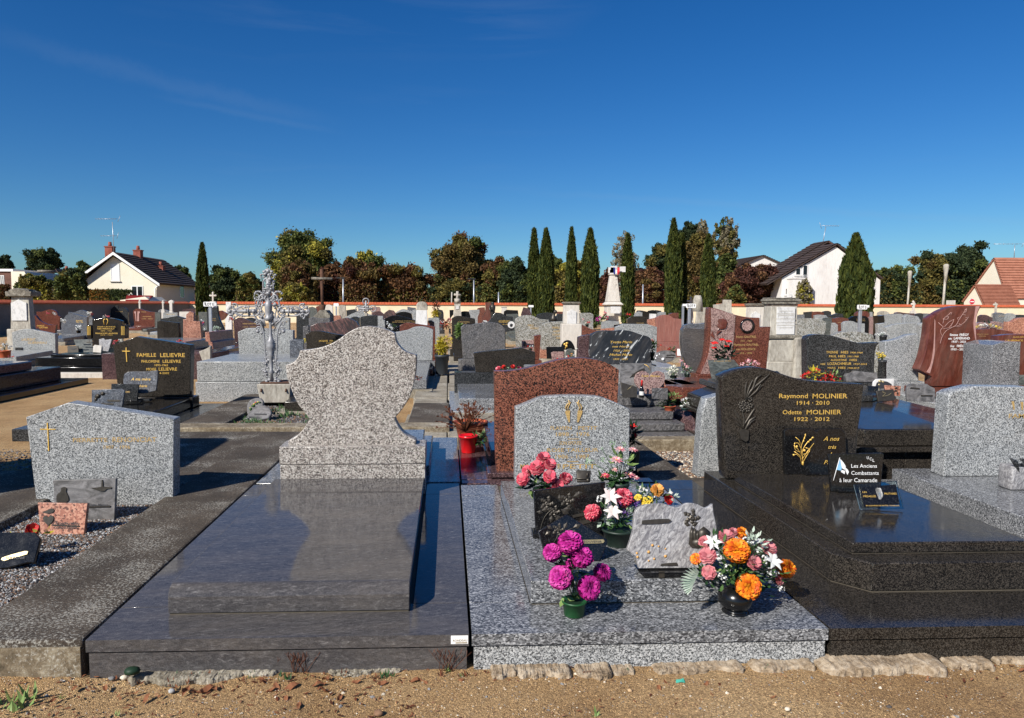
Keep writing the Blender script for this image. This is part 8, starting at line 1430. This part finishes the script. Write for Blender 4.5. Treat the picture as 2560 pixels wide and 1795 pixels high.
TL = [
 ('dark pine top at the very left edge', 'A1', -60,150,430,640,104, ['darkgreen'], 3400),
 ('dark broadleaf tree with an uneven top behind the stair tower', 'A1', 275,690,350,650,106, ['darkgreen', 'green'], 5200),
 ('grey green tree peeping over the cream house, left of its gable', 'A1', 840,1020,480,760,96, ['green'], 1600),
 ('small light tree with yellow green leaves before the cream tower', 'A1', 185,570,640,910,74, ['olive', 'green', 'yellowgreen'], 3200),
 ('bushy green tree at the left corner of the cream house', 'A1', 630,990,590,930,72, ['green', 'darkgreen', 'olive'], 5200),
 ('small tree low at the left edge above the wall', 'A1', -40,110,740,940,74, ['brownred', 'olive'], 1600),
 ('thin shrub tops between the tower and the bushy tree', 'A1', 690,840,560,800,98, ['green'], 1200),
 ('green tree right behind the cream house roof', 'A1', 1880,2110,550,840,100, ['darkgreen', 'green'], 2600),
 ('round dark green tree right of the left cypress', 'A2', 80,465,555,930,84, ['darkgreen', 'green'], 5600),
 ('smaller green tree left of the silver iron cross top', 'A2', 405,690,640,860,78, ['green', 'olive'], 3600),
 ('tall green tree with a ragged top behind the rusty cross', 'A2', 780,1510,120,900,86, ['green', 'olive', 'yellowgreen'], 10500),
 ('rust brown lower tree left of the rusty cross', 'A2', 880,1300,480,960,76, ['browngreen', 'brownred', 'olive'], 6500),
 ('yellowish shrub at the wall left of the rusty cross', 'A2', 900,1200,740,960,72, ['yellowgreen', 'olive'], 2600),
 ('red brown tree touching the tall green one on its right', 'A2', 1290,1600,500,830,80, ['brownred', 'darkred'], 3800),
 ('yellow green tree with pointed top sprays', 'A2', 1640,2080,360,800,92, ['yellowgreen', 'green', 'olive'], 5600),
 ('dark red plum tree in front of the yellow green tree', 'A2', 1545,1960,440,930,78, ['brownred', 'darkred', 'browngreen'], 6200),
 ('wide dark red plum tree left of the big round tree', 'A2', 1930,2560,525,950,80, ['brownred', 'browngreen', 'olive'], 8200),
 ('big round brown green tree left of the cypress row', 'A3', 350,1020,205,900,84, ['browngreen', 'olive', 'brownred', 'green'], 11500),
 ('low olive shrubs under the big round tree', 'A3', 330,900,700,960,74, ['olive', 'darkgreen'], 4200),
 ('reddish green tree right of the big round tree', 'A3', 900,1260,430,930,80, ['olive', 'brownred', 'green'], 5600),
 ('dark evergreen oak left of the first tall cypress', 'A3', 1090,1460,455,940,78, ['darkgreen', 'green'], 6800),
 ('slim olive green tree between the twin cypresses and the third one', 'A3', 1540,1800,350,950,86, ['green', 'olive'], 4200),
 ('yellowish tree behind the third cypress', 'A3', 1690,2060,450,960,80, ['olive', 'yellowgreen', 'browngreen'], 5200),
 ('dark red tree behind the obelisk', 'A3', 2180,2420,570,940,80, ['darkred', 'brownred'], 3800),
 ('pale leafless birch behind the cypress next to the obelisk', 'A4', 120,425,140,900,98, ['birch'], 2600),
 ('deep red tree row right of the obelisk', 'A4', 370,740,560,960,78, ['brownred', 'browngreen', 'darkred'], 6500),
 ('dark spiky conifer left of the tallest cypress', 'A4', 480,860,300,800,92, ['darkgreen', 'olive'], 5200),
 ('dark conifer crown behind the tallest cypress', 'A4', 860,1100,50,400,100, ['darkgreen'], 3200),
 ('brown autumn tree between the tallest and the last slim cypress', 'A4', 880,1250,90,940,88, ['browngreen', 'brownred', 'olive'], 8500),
 ('tall loose birch with hanging sprays right of the last slim cypress', 'A4', 1210,1530,-10,700,92, ['birch', 'olive', 'green'], 5200),
 ('second birch crown between the brown tree and the loose birch', 'A4', 1060,1200,20,400,98, ['birch'], 1800),
 ('lower green brown tree below the loose birch', 'A4', 1230,1520,330,960,80, ['green', 'browngreen'], 5600),
 ('round dark red plum tree before the white houses', 'A4', 1370,2020,530,940,74, ['darkred', 'brownred'], 9500),
 ('green shrub under the dark red plum tree', 'A4', 1380,1600,780,960,71, ['green', 'olive'], 2600),
 ('thin pale young tree in front of the white house', 'A4', 2165,2340,690,960,67, ['birch', 'yellowgreen'], 900),
 ('green bushes behind the white house corner', 'A5', 620,850,530,960,86, ['green', 'darkgreen'], 3800),
 ('dark bushy tree left of the shorter street lamp', 'A5', 705,1110,560,970,78, ['darkgreen', 'green', 'olive'], 6200),
 ('tall mid green tree between the two concrete street lamps', 'A5', 1080,1520,345,960,80, ['olive', 'darkgreen', 'browngreen'], 8200),
 ('tallest dark tree on the right behind the concrete street lamp', 'A5', 1440,1890,255,960,78, ['darkgreen', 'green'], 9500),
 ('dark pine shrub at the corner of the orange roofed house', 'A5', 1780,1910,800,985,68, ['darkgreen'], 1600),
]
for i, r in enumerate(TL):
    lab, s, x0, x1, yt, yb, Y, mats, n = r; wpx = (x1 - x0) * (Y / FPX) / 4.415
    tree(lab, s, x0, x1, yt, yb, Y, mats, n=int(n * 2.6), leaf=.13 if 'birch' in mats[0] else .165, seed=i * 7, lumps=max(16, int(26 + wpx * 4.5)), open_=.9 if 'birch' in mats[0] else .3)
# hedge foliage
a, b = pY('A1', 990,935,70), pY('A1', 1390,828,70); rng = np.random.default_rng(3)
for lo, hi, mt in ((0,.52, 'copper'),(.2,1, 'darkgreen'),(0,1, 'green')):
    n = 3600; P = np.stack([a.x + (b.x - a.x) * rng.uniform(lo, hi, n),70 + rng.uniform(0,1.6, n), rng.uniform(.3, b.z, n)], 1); k = rng.random(n); P[k < .5,1] = 70 + rng.uniform(0,.15,(k < .5).sum()); P[(k > .5) & (k < .7),2] = b.z + rng.normal(0,.06,((k > .5) & (k < .7)).sum()); cards('foliage', P, .13, 't_' + mt, HEDGE, 5)
def cypress(label, s, x0, x1, yt, yb, Y, broad=False, seed=0, n=15000):
    rng = np.random.default_rng(seed); a, b = pY(s, x0, yb, Y), pY(s, x1, yb, Y); zt = pY(s, (x0 + x1) / 2, yt, Y).z; tipx = pY(s, x0 * .48 + x1 * .52, yt, Y).x; cx = (a.x + b.x) / 2; R = (b.x - a.x) / 2 * (.84 if broad else .88); t = thing('cypress', label, 'cypress', (cx, Y, 0))
    z = rng.uniform(0,1, n) ** .9; prof = np.where(z < .12,.72 + z * 2.2, np.where(z < .5,1 - (z - .12) * .12,.954 * (1 - ((z - .5) / .5) ** (1.9 if not broad else 1.5)) + .02)); th = rng.uniform(0,2 * np.pi, n)
    lump = 1 + .09 * np.sin(th * 5 + z * 9 + seed) + .07 * np.sin(th * 9 - z * 23) + .06 * np.sin(z * 60 + th * 3) * (1 if not broad else 1.8); r = R * prof * lump * rng.uniform(.80,1.03, n) 
    out_ = rng.random(n) < .03; r = np.where(out_, r * 1.10, r); z0 = .35
    P = np.stack([cx + (tipx - cx) * z + r * np.cos(th), Y + r * np.sin(th), z0 + z * (zt - z0)], 1); cards('crown', P, .14 if not broad else .17, 't_cypress', t, seed, 0,1.9, True)
    MB().tube([(cx, Y, 0),(cx + (tipx - cx) * .5, Y, zt * .6)], R * .12,7).build('trunk', 'bark', t)
    m = MB(); m.lathe([(R * .5,.5),(R * .74,.12 * zt),(R * .70,.5 * zt),(R * .38,.8 * zt),(0,.96 * zt)], (cx, Y, 0),12, cap=False); m.build('inner_crown', 't_cypress', t)
for i, r in enumerate((('lone slim cypress at the corner of the wall, left', 'A1', 2168,2292,330,1055,50),('first cypress of the tall row right of the middle', 'A3', 1415,1542,168,1080,47),('second cypress of the tall row, touching the first', 'A3', 1525,1697,172,1085,45),('third cypress of the tall row, standing slightly apart', 'A3', 1833,1952,150,985,55),('fourth and widest cypress of the tall row, left of the obelisk', 'A3', 2003,2192,172,1130,43),
                       ('cypress right behind the flagged obelisk', 'A4', 238,372,230,1110,44),('tallest cypress, with a slimmer twin at its right side', 'A4', 720,900,65,1100,44),('slimmer twin at the right side of the tallest cypress', 'A4', 862,950,228,1120,45.5),('last slim cypress, left of the rose headstone', 'A4', 1122,1268,240,1040,43))): cypress(*r, seed=i)
cypress('broad shaggy cypress in front of the white house', 'A5', 262,608,245,1135,40, True, 31,26000)

# ------------------------------------------------------------------ ground
def ground_mat():
    m, t, b = new_mat('sandy_gravel'); v = coords(t, jitter=False)
    n = noise(t, v, 1.3,5,.6); n2 = noise(t, v, 95,5,.75); vo = t.nodes.new('ShaderNodeTexVoronoi'); vo.inputs['Scale'].default_value = 290; t.links.new(v, vo.inputs['Vector'])
    c1 = ramp(t, [(.3,(.36,.205,.08)),(.5,(.52,.325,.145)),(.7,(.62,.42,.21))]); t.links.new(n.outputs[0], c1.inputs[0])
    c2 = ramp(t, [(.3,(.35,.33,.3)),(.5,(1,1,1)),(.7,(1.5,1.5,1.5))]); t.links.new(n2.outputs[0], c2.inputs[0])
    sp = t.nodes.new('ShaderNodeSeparateColor'); t.links.new(vo.outputs['Color'], sp.inputs[0]); gr = ramp(t, [(0,(.55,.5,.45)),(.25,(1,1,1)),(.86,(1.1,1.1,1.1)),(.95,(1.9,1.95,2.0))], 'CONSTANT'); t.links.new(sp.outputs[0], gr.inputs[0])
    d = noise(t, v, 4.5,4,.6); dr = t.nodes.new('ShaderNodeMapRange'); dr.inputs[1].default_value = .58; dr.inputs[2].default_value = .75; dr.inputs[4].default_value = .45; t.links.new(d.outputs[0], dr.inputs[0])
    col = mixc(t, 1.0, mixc(t, 1.0, c1.outputs[0], c2.outputs[0], 'MULTIPLY'), gr.outputs[0], 'MULTIPLY'); col = mixc(t, dr.outputs[0], col, (.12,.075,.04)); t.links.new(col, b.inputs['Base Color']); b.inputs['Roughness'].default_value = .95
    ad = t.nodes.new('ShaderNodeMath'); ad.operation = 'MULTIPLY_ADD'; t.links.new(vo.outputs['Distance'], ad.inputs[0]); ad.inputs[1].default_value = -1.2; t.links.new(n2.outputs[0], ad.inputs[2]); bump(t, b, ad.outputs[0], 1,.007); return m
MAT['sand'] = ground_mat()
m = MB(); nx, ny = 90,26; rng = np.random.default_rng(8)
import mathutils
def gz(x, y): return .016 * mathutils.noise.noise(Vector((x * 2.1, y * 2.1,0))) + .007 * mathutils.noise.noise(Vector((x * 9, y * 9,3)))
gx = [-4 + 9 * i / nx for i in range(nx + 1)]; gy = [1.2 + 2.0 * j / ny for j in range(ny + 1)]
m.add([(x, y, gz(x, y) - (0 if 0 < i < nx and 0 < j < ny else .0)) for j, y in enumerate(gy) for i, x in enumerate(gx)], [(j * (nx + 1) + i, j * (nx + 1) + i + 1,(j + 1) * (nx + 1) + i + 1,(j + 1) * (nx + 1) + i) for j in range(ny) for i in range(nx)], True)
x0, x1, y0, y1, B = -4,5,1.2,3.2,500
for q in ([(-B, -B),(B, -B),(B, y0),(-B, y0)], [(-B, y0),(x0, y0),(x0, y1),(-B, y1)], [(x1, y0),(B, y0),(B, y1),(x1, y1)], [(-B, y1),(B, y1),(B, B),(-B, B)]): m.add([(x, y, -.002) for x, y in q], [(0,1,2,3)])
g = m.build('ground', 'sand', None); structure(g, 'ochre sandy gravel ground of the cemetery')
# loose grains, small stones
def stones(name, n, xr, yr, rr, mats, z=0, seed=0, label=None, flat=.6):
    rng = np.random.default_rng(seed); V = np.array([(1,0,0),(0,1,0),(-1,0,0),(0,-1,0),(0,0,1)]); F = [(0,1,4),(1,2,4),(2,3,4),(3,0,4)]; per = n // len(mats)
    for k, mt in enumerate(mats):
        x = rng.uniform(*xr, per); y = rng.uniform(*yr, per); r = rr[0] + (rr[1] - rr[0]) * rng.random(per) ** 4; an = rng.uniform(0,6.28, per); T = []
        for i in range(per):
            c, s = math.cos(an[i]), math.sin(an[i]); zz = (gz(x[i], y[i]) if z == 0 else z) - r[i] * .1; j = rng.uniform(.6,1.3,(5,3)); q = V * j * r[i] * np.array([1,.8, flat]); q = np.stack([q[:, 0] * c - q[:, 1] * s + x[i], q[:, 0] * s + q[:, 1] * c + y[i], q[:, 2] + zz], 1)
            for f in F: T.append(q[list(f)])
        o = arr_mesh(name, np.concatenate(T),3, mt); o['kind'] = 'stuff'; o['label'] = label[k] if label else name
for nm, c in (('peb_tan', (.45,.30,.16)),('peb_pale', (.62,.54,.42)),('peb_brown', (.20,.11,.06)),('peb_grey', (.20,.195,.19)),('peb_white', (.42,.42,.41)),('peb_dark', (.07,.06,.055))): MAT[nm] = plain(nm.replace('peb_', '') + '_pebbles', c, .85,0,.3,80)
stones('gravel_grains', 26000,(-2.6,3.6),(1.95,2.80),(.0012,.0055), ['peb_tan', 'peb_pale', 'peb_brown', 'peb_grey'], seed=1, label=['tan gravel grains on the sand', 'pale gravel grains on the sand', 'brown gravel grains on the sand', 'grey gravel grains on the sand'])
MB().box(-2.70,-1.92,3.05,5.05,-.05,.085).build('gravel_bed', 'peb_dark', None)['kind'] = 'structure'
stones('gravel', 16000,(-2.69,-1.935),(3.06,5.0),(.005,.012), ['peb_white', 'peb_brown', 'peb_dark', 'peb_grey'], z=.092, seed=2, label=['white stones of the grave gravel bed', 'brown bits in the grave gravel bed', 'dark stones of the grave gravel bed', 'mid grey stones of the grave gravel bed'])
MB().box(1.86,2.9,5.38,6.96,-.05,.02).build('gravel_bed', 'peb_brown', None)['kind'] = 'structure'
stones('gravel', 5200,(1.88,2.9),(5.6,6.9),(.008,.02), ['peb_brown', 'peb_grey', 'peb_pale', 'peb_dark'], z=.025, seed=3, label=['brown stones in the sunken bed', 'grey stones in the sunken bed', 'pale stones in the sunken bed', 'dark stones in the sunken bed'])
MB().box(-2.45,-1.55,7.95,9.9,-.04,.10).build('soil_bed', 'peb_dark', None)['kind'] = 'structure'
stones('gravel', 3000,(-2.44,-1.56),(7.97,9.9),(.008,.022), ['peb_dark', 'peb_grey', 'peb_brown'], z=.105, seed=4, label=['dark soil crumbs on the overgrown grave', 'grey stones on the overgrown grave', 'brown stones on the overgrown grave'])
stones('gravel', 2600,(-4.6,-2.95),(5.3,7.2),(.010,.024), ['peb_dark', 'peb_grey'], z=.02, seed=5, label=['dark stones left of the pierced headstone', 'grey stones at the left edge grave'])
# green growth
def tuft(c, n, L_, spread, seed, m):
    rnd = random.Random(seed)
    for i in range(n):
        an = rnd.uniform(0,6.28); d = Vector((math.cos(an) * .6, math.sin(an) * .6, rnd.uniform(.5,1.3))).normalized(); p = Vector(c) + Vector((rnd.uniform(-spread, spread), rnd.uniform(-spread, spread) * .6,0)); petal(m, p, d, Vector((0,-.4,1)), L_ * rnd.uniform(.6,1.3), L_ * .22,.4,.1)
m = MB()
for k in range(60): tuft((random.Random(k).uniform(-2.4,-1.6), random.Random(k + 99).uniform(8.0,9.4),.10),6,.06,.05, k, m)
tag(m.build('weeds', 'f_leaf', None), kind='stuff'); 
def weed(label, p, n, L_, mt, seed=0, sp=.05):
    m = MB(); tuft(p, n, L_, sp, seed, m); o = m.build('weed', mt, None); tag(o, label, 'weed')
p = pZ('F', 60,1520,.0); weed('broad leaved green weed in the lower left corner', tuple(p),26,.06, 'f_lightleaf', 1,.09)
weed('small green sprig on the sand left', tuple(pZ('F', 410,1480,0)),6,.02, 'f_lightleaf', 2,.01); weed('green sprig at the bottom edge left of the middle', tuple(pZ('F', 755,1595,0)),7,.018, 'f_lightleaf', 3,.01)
weed('green seedling on the sand below the grey tomb', tuple(pZ('V', 1080,1020,0)),8,.025, 'f_lightleaf', 4,.012)
def dry_grass(label, s, x, y, n, seed, H=.09):
    rnd = random.Random(seed); b0 = pZ(s, x, y, 0); m = MB()
    for i in range(n):
        d = Vector((rnd.uniform(-.7,.7), rnd.uniform(-.2,.1),1)); q = [b0 + Vector((rnd.uniform(-.03,.03),0,0))]
        for j in range(4): q.append(q[-1] + (d + Vector((rnd.uniform(-.2,.2),0,-.08 * j))) * H * .26)
        m.tube(q, .0012,3, r2=.0006)
        for j in (2,3): m.tube([q[j], q[j] + Vector((rnd.uniform(-.5,.5),0,.8)) * H * .3], .0009,3)
    tag(m.build('dry_weed', 'f_deadplant', None), label, 'weed')
dry_grass('dry brown weed stalks against the right end of the blue grey tomb front', 'G', 1355,1310,12,1,.10); dry_grass('dry dark weed stalks at the middle of the blue grey tomb front', 'G', 400,1320,12,2,.09); dry_grass('few dry stalks at the left part of the blue grey tomb front', 'G', 240,1310,5,3,.07)
t0_ = pZ('G', 1350,1310,0); weed('green tuft under the dry stalks', tuple(t0_),8,.03, 'f_lightleaf', 6,.02)
# broken mortar and stones along the foot of the tombs
def chunk(label, s, pts, ztop, mat='mortar', seed=0, grp=None):
    """irregular flat piece lying at the foot of the tombs; pts: its front outline on the sheet, top row then bottom row"""
    xs = [p[0] for p in pts]; x0, x1 = min(xs), max(xs); yb = max(p[1] for p in pts); Y = pZ(s, (x0 + x1) / 2, yb, 0).y; rnd = random.Random(seed); n = max(10, int((x1 - x0) / 9)); bm = bmesh.new(); a, b = pY(s, x0, yb, Y), pY(s, x1, yb, Y); rows = []
    top = sorted([p for p in pts if p[1] < (min(q[1] for q in pts) + yb) / 2 + 1e-3] + [], key=lambda p: p[0]) or pts
    Yb = 2.79; Y = min(Y + .03,2.75)
    nz = mathutils.noise.noise
    for i in range(n + 1):
        f = i / n; x = a.x + (b.x - a.x) * f; e = min(1, min(f, 1 - f) * 14) ** .5; hh = .42 * ztop * (.55 + .45 * e) * (1 + .35 * nz(Vector((x * 7, seed, 0)))); r = []; dy = .03 * nz(Vector((x * 9, seed, 5))) + .012 * nz(Vector((x * 40, seed, 2))) + (1 - e) * .03
        for j, (fy, fz) in enumerate(((0,-.3),(.01,.55),(.05,.92),(.3,1.0),(.65,.97),(1,1.0))): r.append(bm.verts.new((x, Y + (dy + .010 * nz(Vector((x * 30, j * 2, seed)))) * (1 - fy) + (Yb - Y) * fy, hh * fz + .007 * nz(Vector((x * 45, j * 1.7, seed + 9))))))
        rows.append(r)
    for i in range(n):
        for j in range(5): bm.faces.new((rows[i][j], rows[i + 1][j], rows[i + 1][j + 1], rows[i][j + 1]))
    for r in (rows[0], rows[-1]):
        try: bm.faces.new(r)
        except Exception: pass
    bmesh.ops.recalc_face_normals(bm, faces=bm.faces); bmesh.ops.subdivide_edges(bm, edges=bm.edges, cuts=1, use_grid_fill=True)
    for v in bm.verts: v.co += Vector((rnd.uniform(-1,1), rnd.uniform(-1,1), rnd.uniform(-1,1))) * .0022
    for f in bm.faces: f.smooth = True
    me = bpy.data.meshes.new('mortar_chunk'); org = Vector(((a.x + b.x) / 2, Y, 0)); bmesh.ops.translate(bm, verts=bm.verts, vec=-org); bm.to_mesh(me); bm.free(); me.materials.append(MAT[mat]); o = bpy.data.objects.new('mortar_chunk', me); C.objects.link(o); o.location = org; tag(o, label, 'mortar chunk', 'broken mortar along the foot of the tombs')
for k, r in enumerate((('long flat grey slab of old mortar at the left foot of the blue grey tomb', 'F', [(795,1320),(1560,1320),(1560,1395),(795,1410)], .045, 'paving'),('flat grey mortar slab continuing to the middle of the blue grey tomb', 'G', [(-40,1310),(230,1315),(230,1350),(-40,1360)], .04, 'paving'),('thin crumbs of pale mortar below the right half of the blue grey tomb', 'G', [(560,1310),(1060,1310),(1060,1340),(560,1345)], .028, 'paving'),
         ('rounded pale boulder lump at the left end of the grey tomb foot', 'V', [(232,640),(450,640),(450,745),(232,750)], .055),('cracked pale mortar lump right of the boulder lump', 'V', [(440,650),(900,650),(900,745),(560,750)], .045),('angular pale stone lump in the middle of the grey tomb foot', 'V', [(950,640),(1240,640),(1230,748),(1070,748)], .045),('small curved mortar shard right of the angular lump', 'V', [(1240,670),(1430,680),(1430,715),(1240,725)], .03),('long pale mortar strip under the right part of the grey tomb', 'V', [(1595,640),(2060,640),(2060,690),(1595,712)], .038),
         ('pale mortar piece at the right corner of the grey tomb', 'W', [(0,1300),(255,1300),(255,1368),(0,1370)], .05),('last pale lump before the black tomb', 'W', [(310,1295),(682,1300),(680,1370),(330,1365)], .055),('big cream flat stone slab under the left front of the black tomb', 'W', [(735,1270),(1462,1275),(1440,1350),(760,1388)], .075),('cream mortar strip continuing under the black tomb to the right', 'W', [(1455,1285),(1727,1285),(1727,1325),(1460,1345)], .05),('thin cream mortar strip at the right edge', 'W', [(1728,1285),(1950,1285),(1950,1315),(1728,1318)], .045))): chunk(*r, seed=k)
for lab, s, x, y, r, mt in (('small round white pebble beside the mossy mortar slab', 'F', 1122,1440,.010, 'peb_white'),('tiny white stone by the left end of the mortar slab', 'F', 812,1355,.012, 'peb_pale'),('brown stone near the bottom edge left of centre', 'G', 905,1590,.014, 'peb_brown'),('yellowish stone on the sand', 'V', 1360,815,.008, 'peb_tan'),('pale flat stone on the right sand', 'W', 483,1565,.009, 'peb_pale'),('small black stone on the right sand', 'W', 1070,1552,.008, 'peb_dark'),('pebble lying under the left corner of the blue grey tomb', 'F', 730,1358,.010, 'peb_grey')):
    p = pZ(s, x, y, 0); tag(MB().blob((p.x, p.y, r * .5), r, x, (1.25,1,.8),.15,2).build('pebble', mt), lab, 'pebble')
p = pZ('F', 865,1335,.03); tag(MB().blob((p.x, p.y, .05),.024,4,(1.2,1,.7),.12,2).build('moss_clump', 'f_darkleaf'), 'dark moss clump on the left end of the mortar slab', 'moss')
p = pZ('V', 1775,755,0); m = MB(); m.add([(p.x - .018, p.y, .004),(p.x + .0, p.y - .004,.010),(p.x + .018, p.y - .002,.006),(p.x + .015, p.y + .012,.018),(p.x + .002, p.y + .010,.014),(p.x - .014, p.y + .012,.012)], [(0,1,4,5),(1,2,3,4)]); tag(m.build('plastic_scrap', plain('turquoise_plastic', (.06,.35,.26),.5)), 'torn turquoise plastic scrap on the sand', 'litter')
# dead leaves
MAT['f_deadleaf'] = leafy('dead_leaves', [(.06,.02,.010),(.15,.045,.02),(.26,.11,.05),(.34,.20,.11)], .1,.8)
def dead_leaf_mesh(seed):
    rnd = random.Random(seed); m = MB(); n = 5; L_, w = 1.0,.42; c = rnd.uniform(.2,.5); top = []; 
    v = [(-.5,0,.02)]; f = []
    for i in range(1, n): x = -.5 + i / n; k = math.sin(math.pi * i / n) ** .8; cz = .12 * math.sin(i * 1.3 + seed); v += [(x, w * k * .5, c * .5 * k + cz),(x, 0,.04 + cz),(x, -w * k * .5, c * .4 * k + cz)]
    v.append((.55,0,.1)); f += [(0,2,1),(0,3,2)]
    for i in range(n - 2): b = 1 + 3 * i; f += [(b, b + 1, b + 4, b + 3),(b + 1, b + 2, b + 5, b + 4)]
    b = 1 + 3 * (n - 2); e = len(v) - 1; f += [(b, b + 1, e),(b + 1, b + 2, e)]; me = bpy.data.meshes.new('dead_leaf'); me.from_pydata(v, [], f); me.materials.append(MAT['f_deadleaf']); return me
LM = [dead_leaf_mesh(k) for k in range(5)]; rnd = random.Random(77)
spots = [(pZ('F', x, y, 0), s) for x, y, s in ((1215,1445,.055),(1290,1445,.05),(1350,1440,.06),(1400,1425,.05),(500,1425,.045),(690,1425,.035),(880,1455,.035),(345,1505,.03),(960,1490,.04),(1050,1475,.03))] + [(pZ('G', x, y, 0), s) for x, y, s in ((150,1385,.05),(240,1415,.045),(205,1440,.04),(330,1420,.06),(520,1400,.05),(545,1440,.045),(300,1495,.035),(650,1490,.035),(385,1535,.04),(1150,1380,.055),(1200,1390,.045),(760,1380,.035),(930,1395,.04),(1440,1380,.04),(560,1365,.05))] + [(pZ('V', x, y, 0), s) for x, y, s in ((1600,800,.03),(1730,885,.028),(1985,770,.022),(1490,735,.02),(945,988,.018),(2030,850,.02))] + [(pZ('W', x, y, 0), s) for x, y, s in ((15,1420,.03),(470,1380,.025),(1840,1340,.03),(700,1400,.02))]
for i, (p, s) in enumerate(spots):
    o = bpy.data.objects.new('dead_leaf', LM[i % 5]); C.objects.link(o); o.location = (p.x, p.y, .004); s *= 1.15; o.scale = (s, s, s); o.rotation_euler = (rnd.uniform(-.3,.3), rnd.uniform(-.3,.3), rnd.uniform(0,6.28)); tag(o, 'curled brown dead leaf on the sand in front of the tombs', 'leaf', 'dead leaves scattered on the sand')
m = MB()
for i in range(1500):
    x, y = rnd.uniform(-2.4,3.2),2.78 - abs(rnd.gauss(0,.28)); 
    if x > .2 and rnd.random() < .75: continue
    s = rnd.uniform(.008,.026); an = rnd.uniform(0,6.28); d = Vector((math.cos(an), math.sin(an), rnd.uniform(0,.3))).normalized(); petal(m, Vector((x, y, .004)), d, Vector((0,0,1)), s, s * .4, rnd.uniform(-.5,.5),.2)
tag(m.build('leaf_litter', 'f_deadleaf'), 'fine bits of dry leaves scattered on the sand', kind='stuff')

m = MB(); m2 = MB()
for k in range(46):
    r = random.Random(k * 3 + 1); x = r.choice((r.uniform(-1.1,.1), r.uniform(-1.4,2.6))); p = (x, 2.75 - r.random() * .05,.004)
    tuft(p, r.randint(2,6), r.uniform(.01,.028),.012, k, m if r.random() < .45 else m2)
tag(m.build('weeds', 'f_leaf'), 'tiny green growth along the foot of the tombs', kind='stuff'); tag(m2.build('weeds', 'f_deadleaf'), 'tiny dry growth along the foot of the tombs', kind='stuff')
stones('gravel_grains', 900,(-2.6,3.6),(1.95,2.78),(.004,.014), ['peb_pale', 'peb_tan', 'peb_grey'], seed=21, label=['coarser pale stones on the sand', 'coarser tan stones on the sand', 'coarser grey stones on the sand'])
